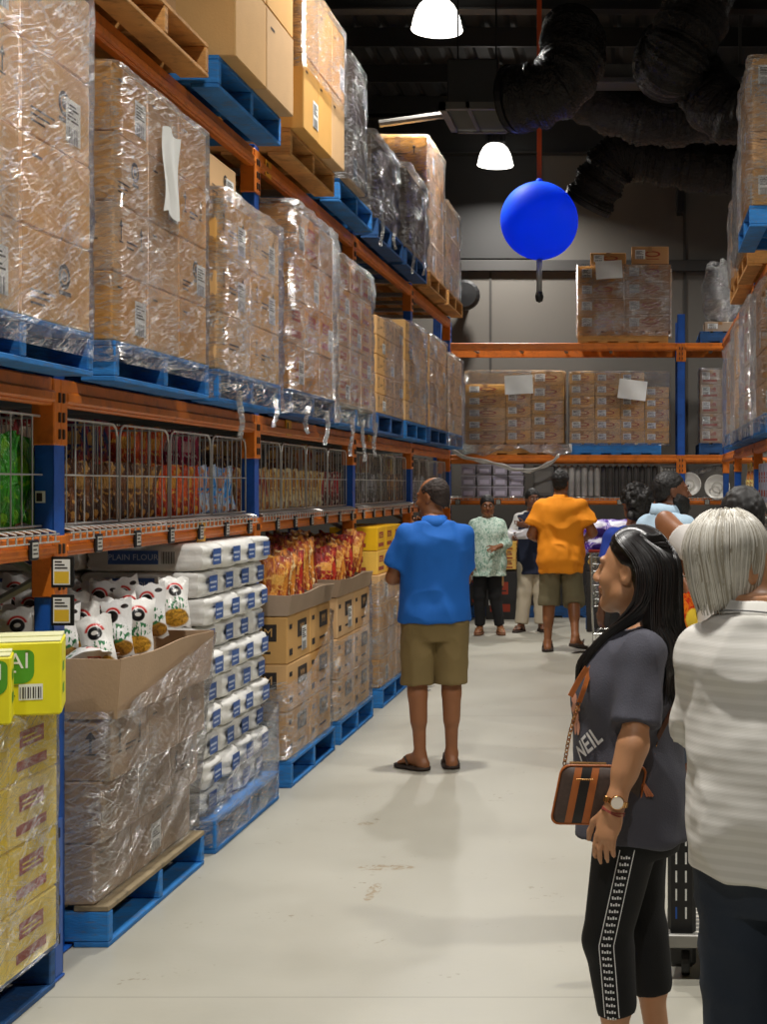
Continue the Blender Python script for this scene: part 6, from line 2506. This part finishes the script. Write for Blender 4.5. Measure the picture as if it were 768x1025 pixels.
def grow_hair(fig, paths, r, mats, name, cen=(0, -.014, .038), rad=(.079, .099, .090), per=4):
    mb = MB()
    for p in paths:
        pts = bez(p, per)
        res = []
        for q in pts:
            e = Vector(((q.x - cen[0]) / rad[0], (q.y - cen[1]) / rad[1], (q.z - cen[2]) / rad[2]))
            if e.length < 1.03 and q.z > -.05:
                e = e.normalized() * 1.03
                q = Vector((cen[0] + e.x * rad[0], cen[1] + e.y * rad[1], cen[2] + e.z * rad[2]))
            res.append(Vector(fig.pt(*q)))
        n = len(res)
        mats_n = len(mats) if isinstance(mats, list) else 1
        mb.tube(res, [r * (1.0 if t < n * .7 else max(.25, (n - t) / (n * .3))) for t in range(n)], 4, (len(mb.v) // 7) % mats_n)
    return kid(name, mb, mats, fig.root, True)


HAIRL = mat('long_black_hair', '120e0d', .34, var=.35, vscale=25)
f.hair(HAIRL, .80, .022, .0, bumpy=.002, extra=long_base, name='hair')
grow_hair(f, hair_paths(f, 620, 3), .0034, [HAIRL, mat('long_black_hair_dark', '0a0808', .4), mat('long_black_hair_lighter', '201a18', .30)], 'hair_lock')  # locks vary between three hair tones
W = f
# watch, bracelet, ring on the near hand
wr, el = f.J['wr_l'], f.J['el_l']
dr = Vector(wr - el).normalized()
s1 = dr.orthogonal().normalized()
s2 = dr.cross(s1)
GOLDM = mat('rose_gold', 'd8a468', .22, .95)
wc = Vector(wr) - dr * .012
m = MB()
for i in range(26):
    a = 2 * math.pi * i / 26
    c = wc + (s1 * math.cos(a) + s2 * math.sin(a)) * .0305
    R = Matrix((s1 * -math.sin(a) + s2 * math.cos(a), dr, s1 * math.cos(a) + s2 * math.sin(a))).transposed()
    m.box(c - Vector((.0034, .0075, .002)), c + Vector((.0034, .0075, .002)), 0, .001, R)
wt = kid('wristwatch', m, GOLDM, f.root)
out_ = (Vector((-1, -.15, .1)) - dr * Vector((-1, -.15, .1)).dot(dr)).normalized()
R = Matrix((out_.cross(dr), dr, out_)).transposed()
m = MB().lathe([(0, 0), (.0165, 0), (.0185, .003), (.0185, .007), (.016, .009)], 24, wc + out_ * .029, 0, R)
kid('watch_case', m, GOLDM, wt, True)
m = MB().lathe([(0, .0085), (.0158, .0085)], 24, wc + out_ * .029, 0, R)
kid('watch_dial', m, mat('pearl_dial', 'e4d8c8', .2), wt)
m = MB()
for k_, of in enumerate((.012, .017)):
    c = Vector(wr) + dr * of
    m.tube([c + (s1 * math.cos(a) + s2 * math.sin(a)) * .0295 + dr * .003 * math.sin(a * 2 + k_) for a in np.linspace(0, 2 * math.pi, 22)[:-1]], .0018, 5, closed=True)
kid('thread_bracelet', m, mat('red_thread', '8a3a2c', .7), f.root)

# crossbody bag at her near hip
bag = empty('shoulder_bag', (-.092, 3.842, .792), 'brown crossbody bag with orange stripes hanging at the woman\'s hip', 'handbag', None, .06)
BRN = mat('brown_coated_canvas', '4a3a32', .5, var=.18, vscale=90)
TAN = mat('tan_leather', 'b0622a', .45, var=.08)
w_, h_, t_ = .222, .150, .055


def rrect(w, h, r, n=6, lean=.0):
    P = []
    for cx_, cy_, a0 in ((w / 2 - r, h - r, 0), (-w / 2 + r, h - r, 90), (-w / 2 + r, r, 180), (w / 2 - r, r, 270)):
        for k_ in range(n):
            a = math.radians(a0 + 90 * k_ / (n - 1))
            P.append((cx_ + r * math.cos(a), cy_ + r * math.sin(a)))
    return [(x - .03 * (1 - y / h), y + .05 * -x * .5) for x, y in P]


def puff_slab(m, outl, y0, y1, pf=.008, mi=0):
    n = len(outl)
    cx_ = sum(p[0] for p in outl) / n
    cz_ = sum(p[1] for p in outl) / n
    rings = [(.0, y0 - pf), (.6, y0 - pf * .8), (.93, y0 - pf * .2), (1.0, y0 + .006), (1.0, y1 - .006), (.93, y1 + pf * .2), (.6, y1 + pf * .8), (0, y1 + pf)]
    vs, fs = [], []
    for s_, y in rings:
        vs += [(cx_ + (p[0] - cx_) * max(s_, .001), y, cz_ + (p[1] - cz_) * max(s_, .001)) for p in outl]
    for j in range(len(rings) - 1):
        for i in range(n):
            fs.append((j * n + i, j * n + (i + 1) % n, (j + 1) * n + (i + 1) % n, (j + 1) * n + i))
    m.add(vs, fs, mi)


m = MB()
puff_slab(m, rrect(w_, h_, .022), -t_ / 2, t_ / 2)
bb = kid('bag_body', m, BRN, bag, True)
bvh_m = bb


def on_front(x, z):
    """front face of the bag: leans with the outline, bulges a little"""
    return Vector((x - .03 * (1 - z / h_), -t_ / 2 - .0095, z - .025 * x))


for x0, x1, mm, nm in ((-.076, -.057, TAN, 'tan_stripe'), (-.057, -.031, mat('black_leather', '1a1614', .45), 'dark_stripe'), (-.031, -.012, TAN, 'tan_stripe')):
    m = MB()
    m.grid(lambda u, v: on_front(x0 + (x1 - x0) * u, .003 + (h_ - .006) * v) + Vector((0, .0085 * (abs(2 * v - 1) ** 4), 0)), 3, 12)
    kid(nm, m, mm, bb, True)
m = MB()
for k_ in range(9):
    p = on_front(-.066 + k_ * .0052, .118)
    m.box(p + Vector((-.0022, -.003, -.0022)), p + Vector((.0022, .0, .0022)), 0, .0008)
kid('metal_lettering', m, GOLDM, bb)
m = MB().tube([Vector((p[0], -t_ / 2 + .004, p[1])) for p in rrect(w_ * 1.005, h_ * 1.01, .022)], .0032, 6, closed=True)
kid('piping', m, TAN, bb, True)
m = MB()
m.tube([(-w_ / 2 + .02, 0, h_ + .006), (w_ / 2 - .02, 0, h_ + .000)], .004, 6)
kid('zip', m, GOLDM, bag)


def chain(pts, n):
    """alternating oval links along a path"""
    path = bez(pts, 20)
    m = MB()
    L = [0]
    for a, b in zip(path, path[1:]):
        L.append(L[-1] + (b - a).length)
    for i in range(n):
        s_ = L[-1] * (i + .5) / n
        j = max(q for q in range(len(L)) if L[q] <= s_)
        j = min(j, len(path) - 2)
        c = path[j].lerp(path[j + 1], (s_ - L[j]) / max(L[j + 1] - L[j], 1e-6))
        d = (path[j + 1] - path[j]).normalized()
        a = d.orthogonal().normalized()
        b_ = d.cross(a)
        v = a if i % 2 else b_
        ln = L[-1] / n * .72
        m.tube([c + d * ln * math.cos(t) + v * .0052 * math.sin(t) for t in np.linspace(0, 2 * math.pi, 11)[:-1]], .0017, 5, closed=True)
    return m


def to_bag(px, py, d):
    return Vector(local(bag.location, .06, wp(px, py, d)))


kid('chain', chain([(-.105, 0, h_), to_bag(571, 733, 3.84), to_bag(580, 703, 3.84)], 15), GOLDM, bag)
kid('chain', chain([(.085, .01, h_), to_bag(650, 765, 3.84), to_bag(657, 742, 3.86)], 7), GOLDM, bag)


def strap(pts, w):
    path = bez(pts, 8)
    m = MB()
    vs, fs = [], []
    for i, p in enumerate(path):
        d = (path[min(i + 1, len(path) - 1)] - path[max(i - 1, 0)]).normalized()
        side = d.cross(Vector((.4, -1, .1))).normalized() * w / 2
        n = d.cross(side).normalized() * .0015
        vs += [p - side - n, p + side - n, p + side + n, p - side + n]
    for i in range(len(path) - 1):
        for e in range(4):
            fs.append((i * 4 + e, i * 4 + (e + 1) % 4, i * 4 + 4 + (e + 1) % 4, i * 4 + 4 + e))
    fs += [(3, 2, 1, 0), tuple(len(vs) - 4 + e for e in range(4))]
    m.add(vs, fs)
    return m


kid('strap', strap([to_bag(580, 703, 3.84), to_bag(586, 686, 3.84), to_bag(592, 668, 3.90), to_bag(606, 640, 3.96), to_bag(622, 622, 4.04)], .013), TAN, bag)
kid('strap', strap([to_bag(657, 742, 3.86), to_bag(665, 726, 3.86), to_bag(676, 704, 3.90), to_bag(686, 672, 3.98)], .013), mat('dark_tan_leather', '5a3420', .45), bag)
kid('strap_end', strap([to_bag(588, 668, 3.82), to_bag(578, 684, 3.81), to_bag(571, 697, 3.80)], .015), TAN, bag)
m = MB()
a_, b_ = to_bag(642, 781, 3.83), to_bag(651, 797, 3.82)
for k_ in range(9):
    of = Vector(((k_ % 3 - 1) * .006, (k_ // 3 - 1) * .004, 0))
    m.tube([a_ + of * .4, b_ + of * 1.2], .0035, 5)
kid('tassel', m, TAN, bag)

# ---- grey haired man in the white polo
GLOC, GR = Vector((.315, 3.3, 0)), -.42
f = Fig('grey haired man in white striped polo and dark jeans, cut by right edge', GLOC, GR, 1.64, SK_LIGHT, .006,
        J=dict(head=local(GLOC, GR, (.215, 3.36, 1.487)), neck=local(GLOC, GR, (.262, 3.32, 1.36)), sh_l=(-.175, -.01, 1.285), sh_r=(.175, -.01, 1.285), el_l=(-.215, .10, 1.06), wr_l=(-.15, .33, 1.0),
               el_r=(.23, .10, 1.06), wr_r=(.17, .33, 1.0), hip_l=(-.09, 0, .82), hip_r=(.09, 0, .82)), bulk=1.16, head=(-.5, .06, 0), hs=1.06, torso=[(.78, 0, 0, .14, .10), (.86, 0, -.008, .165, .12), (.95, 0, -.006, .165, .118), (1.05, 0, .004, .15, .108), (1.16, 0, .012, .152, .114), (1.27, -.004, .010, .165, .118), (1.35, -.018, .0, .158, .106), (1.405, -.034, -.008, .125, .086), (1.45, -.052, -.012, .080, .066), (1.5, -.060, -.012, .056, .056)])
f.body(palms=dict(l=(0, 0, -1), r=(0, 0, -1)), curl=dict(l=(.7, .8, .6), r=(.7, .8, .6)), fat=1.06)
f.face(mat('grey_brow', '8a8478', .8))
GH = mat('silver_hair', 'b8b3a8', .42, var=.30, vscale=30)
f.hair(GH, .80, -.002, .0, bumpy=.003, freq=60, low=.84)
rr = random.Random(4)
pp = []
for i in range(620):
    a = rr.uniform(0, 2 * math.pi)
    sx, sy = math.sin(a), math.cos(a)
    if sy > .86:
        continue
    l0 = rr.uniform(0, .045)
    p = []
    end = -.068 - rr.uniform(0, .028) if sy < .12 else (-.045 - rr.uniform(0, .015) if sy < .4 else .035)
    n_ = 6
    for j in range(n_):
        t = j / (n_ - 1)
        z = .128 - l0 * .6 - (.128 - l0 * .6 - end) * t ** 1.25
        zz = max(-1, min(1, (z - .038) / .093))
        rad_ = math.sqrt(max(.02, 1 - zz * zz)) if z > .0 else .95 - .24 * max(0, -z / .1) ** 1.3
        sw = .18 * math.sin(t * 3 + a * 3)
        ax, ay = math.sin(a + sw * .5), math.cos(a + sw * .5)
        p.append((ax * .083 * rad_, -.016 + ay * .101 * rad_, z + .003))
    pp.append(p)
grow_hair(f, pp, .0030, [GH, mat('silver_hair_light', 'd4d0c6', .4), mat('silver_hair_dark', '9c9483', .45), mat('silver_hair_pale', 'c4beb0', .4)], 'hair_lock', per=3)


def polo_mat():
    t = NT('white_rib_polo')
    x, y, z = t.xyz(t.co())
    rib = t.math('SINE', t.math('MULTIPLY', z, 2 * math.pi / .024))
    c = t.mix(t.ramp(rib, -.2, .6), lin('cfccc4'), lin('d9d6cf'))
    fine = t.math('SINE', t.math('MULTIPLY', z, 2 * math.pi / .003))
    return t.done(t.bsdf(c, .85, 0, t.bump(t.math('ADD', rib, t.math('MULTIPLY', fine, .2)), .12, .003)))


PM = polo_mat()
rows9 = [(z, cx, cy, rx + (.015 if .85 < z < 1.2 else 0), ry + (.03 if .85 < z < 1.2 else 0)) for z, cx, cy, rx, ry in f.rows]
f.top(PM, 'polo_shirt', .815, .028, .80, (.068, .090), .016, seed=31, freq=(6, 6, 10), rows=rows9, vox=.007)
hd = f.J['head']
c = f.J['neck']
f.collar(PM, (c[2] - .006) / f.k, (.074, .074), .045, cx=float(c[0]), cy=float(c[1]) / f.k, lean=.02)
m = MB().tube([(c[0] + .074 * f.k * 1.27 * math.cos(a), c[1] + .074 * f.k * 1.27 * math.sin(a), c[2] + .020 - .02 * math.sin(a) - .0) for a in np.linspace(math.pi * 1.0, math.pi * 2.0, 24)], .0018, 5)
kid('collar_line', m, mat('grey_trim', '5c5c5c', .8), f.root)
f.bottoms(cloth('dark_denim', '1c2634', .15, bump=.25, bscale=300), 'jeans', .90, r=(.112, .092), calf=(.088, .072, .97), amp=.008, grow=.006, freq=(9, 9, 9), vox=.007)
f.sandals(mat('dark_sandal_sole', '2e2018', .7), mat('dark_sandal_strap', '3a281c', .6))

# ------------------------------------------------------------------ trolleys
# flat platform trolley with an upright black panel, between the woman and the grey haired man
tr = empty('platform_trolley', (.17, 5.2, 0), 'low grey perforated trolley with upright black slotted panel behind the woman', 'trolley', None, -.05)
GRM = mat('grey_trolley_metal', '8c8a84', .45, .3, var=.1)
m = MB()
m.box((-.06, -.26, .135), (.34, .36, .150), 0, .004)
m.box((-.07, -.27, .115), (-.05, .37, .160), 0, .004)
m.box((.33, -.27, .115), (.35, .37, .160), 0, .004)
m.box((-.07, -.28, .115), (.35, -.26, .160), 0, .004)
for i in range(6):
    for j in range(12):
        m.quad((-.03 + i * .05, -.22 + j * .045, .1512), (.032, 0, 0), (0, .016, 0), 1)
kid('deck', m, [GRM, mat('hole_light', 'c8c4b8', .7)], tr)
m = MB().box((-.062, -.225, .03), (.035, -.185, .60), 0, .015)
m.box((-.052, -.23, .05), (.025, -.224, .58), 0, .01)
for j in range(6):
    for x in (-.035, -.002):
        m.quad((x, -.2312, .20 + j * .062), (.006, 0, 0), (0, 0, .040), 1 if (j, x) != (0, -.035) else 2)
kid('upright_panel', m, [BLACK, WHITE, BLUE], tr)
for x, y in ((0, -.2), (.28, -.2), (0, .3), (.28, .3)):
    m = MB().lathe([(.012, -.014), (.05, -.014), (.052, -.008), (.052, .008), (.05, .014), (.012, .014)], 20, (x, y, .052), 0, Matrix.Rotation(math.pi / 2, 3, 'Y'))
    m.box((x - .02, y - .012, .05), (x - .016, y + .012, .12), 0)
    m.box((x + .016, y - .012, .05), (x + .02, y + .012, .12), 0)
    kid('wheel', m, BLACK, tr)

# wire shopping trolley beside the man in orange
tr = empty('shopping_trolley', (-.22, 14.95, 0), 'silver wire shopping trolley right of the man in orange', 'trolley', None, .0)
CH = mat('chrome_wire', 'b8b8b4', .25, .9)
m = MB()


def bp(u, v, z):
    """basket point: u across 0..1, v along 0..1, tapering downwards"""
    w = .56 - .10 * (1 - z)
    return Vector(((u - .5) * w * (1 - .18 * v), -.42 + (.88 - .14 * (1 - z)) * v + .1 * (1 - z), .46 + .50 * z))


for z in np.linspace(0, 1, 8):
    r_ = .007 if z in (0, 1) else .0032
    m.tube([bp(0, 0, z), bp(1, 0, z), bp(1, 1, z), bp(0, 1, z)], r_, 5, closed=True)
for t in np.linspace(0, 1, 13):
    m.tube([bp(0, t, 0), bp(0, t, 1)], .0028, 4)
    m.tube([bp(1, t, 0), bp(1, t, 1)], .0028, 4)
for t in np.linspace(0, 1, 9):
    m.tube([bp(t, 0, 0), bp(t, 0, 1)], .0028, 4)
    m.tube([bp(t, 1, 0), bp(t, 1, 1)], .0028, 4)
    m.tube([bp(t, 0, 0), bp(t, 1, 0)], .0028, 4)
kid('basket', m, CH, tr)
m = MB()
for e in (-1, 1):
    m.tube([(e * .26, -.46, 1.0), (e * .25, -.40, .45), (e * .24, -.30, .18), (e * .2, .42, .16)], .012, 8)
m.tube([(-.24, -.30, .18), (.24, -.30, .18)], .010, 8)
m.tube([(-.2, .42, .16), (.2, .42, .16)], .010, 8)
for t in np.linspace(-.2, .2, 7):
    m.tube([(t, -.3, .18), (t * .85, .42, .16)], .003, 4)
kid('frame', m, CH, tr)
kid('handle', MB().tube([(-.28, -.5, 1.02), (.28, -.5, 1.02)], .017, 12), mat('red_handle', '7a2420', .4), tr, True)
for x, y in ((-.23, -.32), (.23, -.32), (-.18, .38), (.18, .38)):
    m = MB().lathe([(.01, -.012), (.055, -.012), (.058, 0), (.055, .012), (.01, .012)], 18, (x, y, .06), 0, Matrix.Rotation(math.pi / 2, 3, 'Y'))
    m.box((x - .02, y - .01, .06), (x - .016, y + .01, .17), 0)
    m.box((x + .016, y - .01, .06), (x + .02, y + .01, .17), 0)
    kid('wheel', m, BLACK, tr)
o = ob('blue_pack', bag_mesh(.3, .4, .14, 98, 'blue_pack', PUR[0]), [], None, False, (-.20, 15.0, .50), (-.9, 0, .2))
tag(o, 'purple and white pack lying inside the wire trolley', 'pack')
# ------------------------------------------------------------------ camera and view
cam = bpy.data.cameras.new('camera')
co_ = bpy.data.objects.new('camera', cam)
COL.objects.link(co_)
cam.sensor_fit = 'AUTO'
cam.sensor_width = 36
cam.lens = 36 * F / 1025
cam.shift_x = (384 - CX) / 1025
cam.shift_y = (CY - 512.5) / 1025
co_.location = (0, 0, EYE)
co_.rotation_euler = (math.radians(90), 0, 0)
cam.clip_start, cam.clip_end = .1, 200
SC.camera = co_
vs = SC.view_settings
vs.view_transform = 'Standard'
vs.look = 'None'
vs.gamma = 1.0
vs.exposure = 0.0
vs.use_curve_mapping = False
print('CARTONS', NCART[0])
# drop prototypes that were never placed
for o in list(bpy.data.objects):
    if o.parent is None and o.get('label') == 'x x x x':
        for c in o.children_recursive:
            bpy.data.objects.remove(c)
        bpy.data.objects.remove(o)
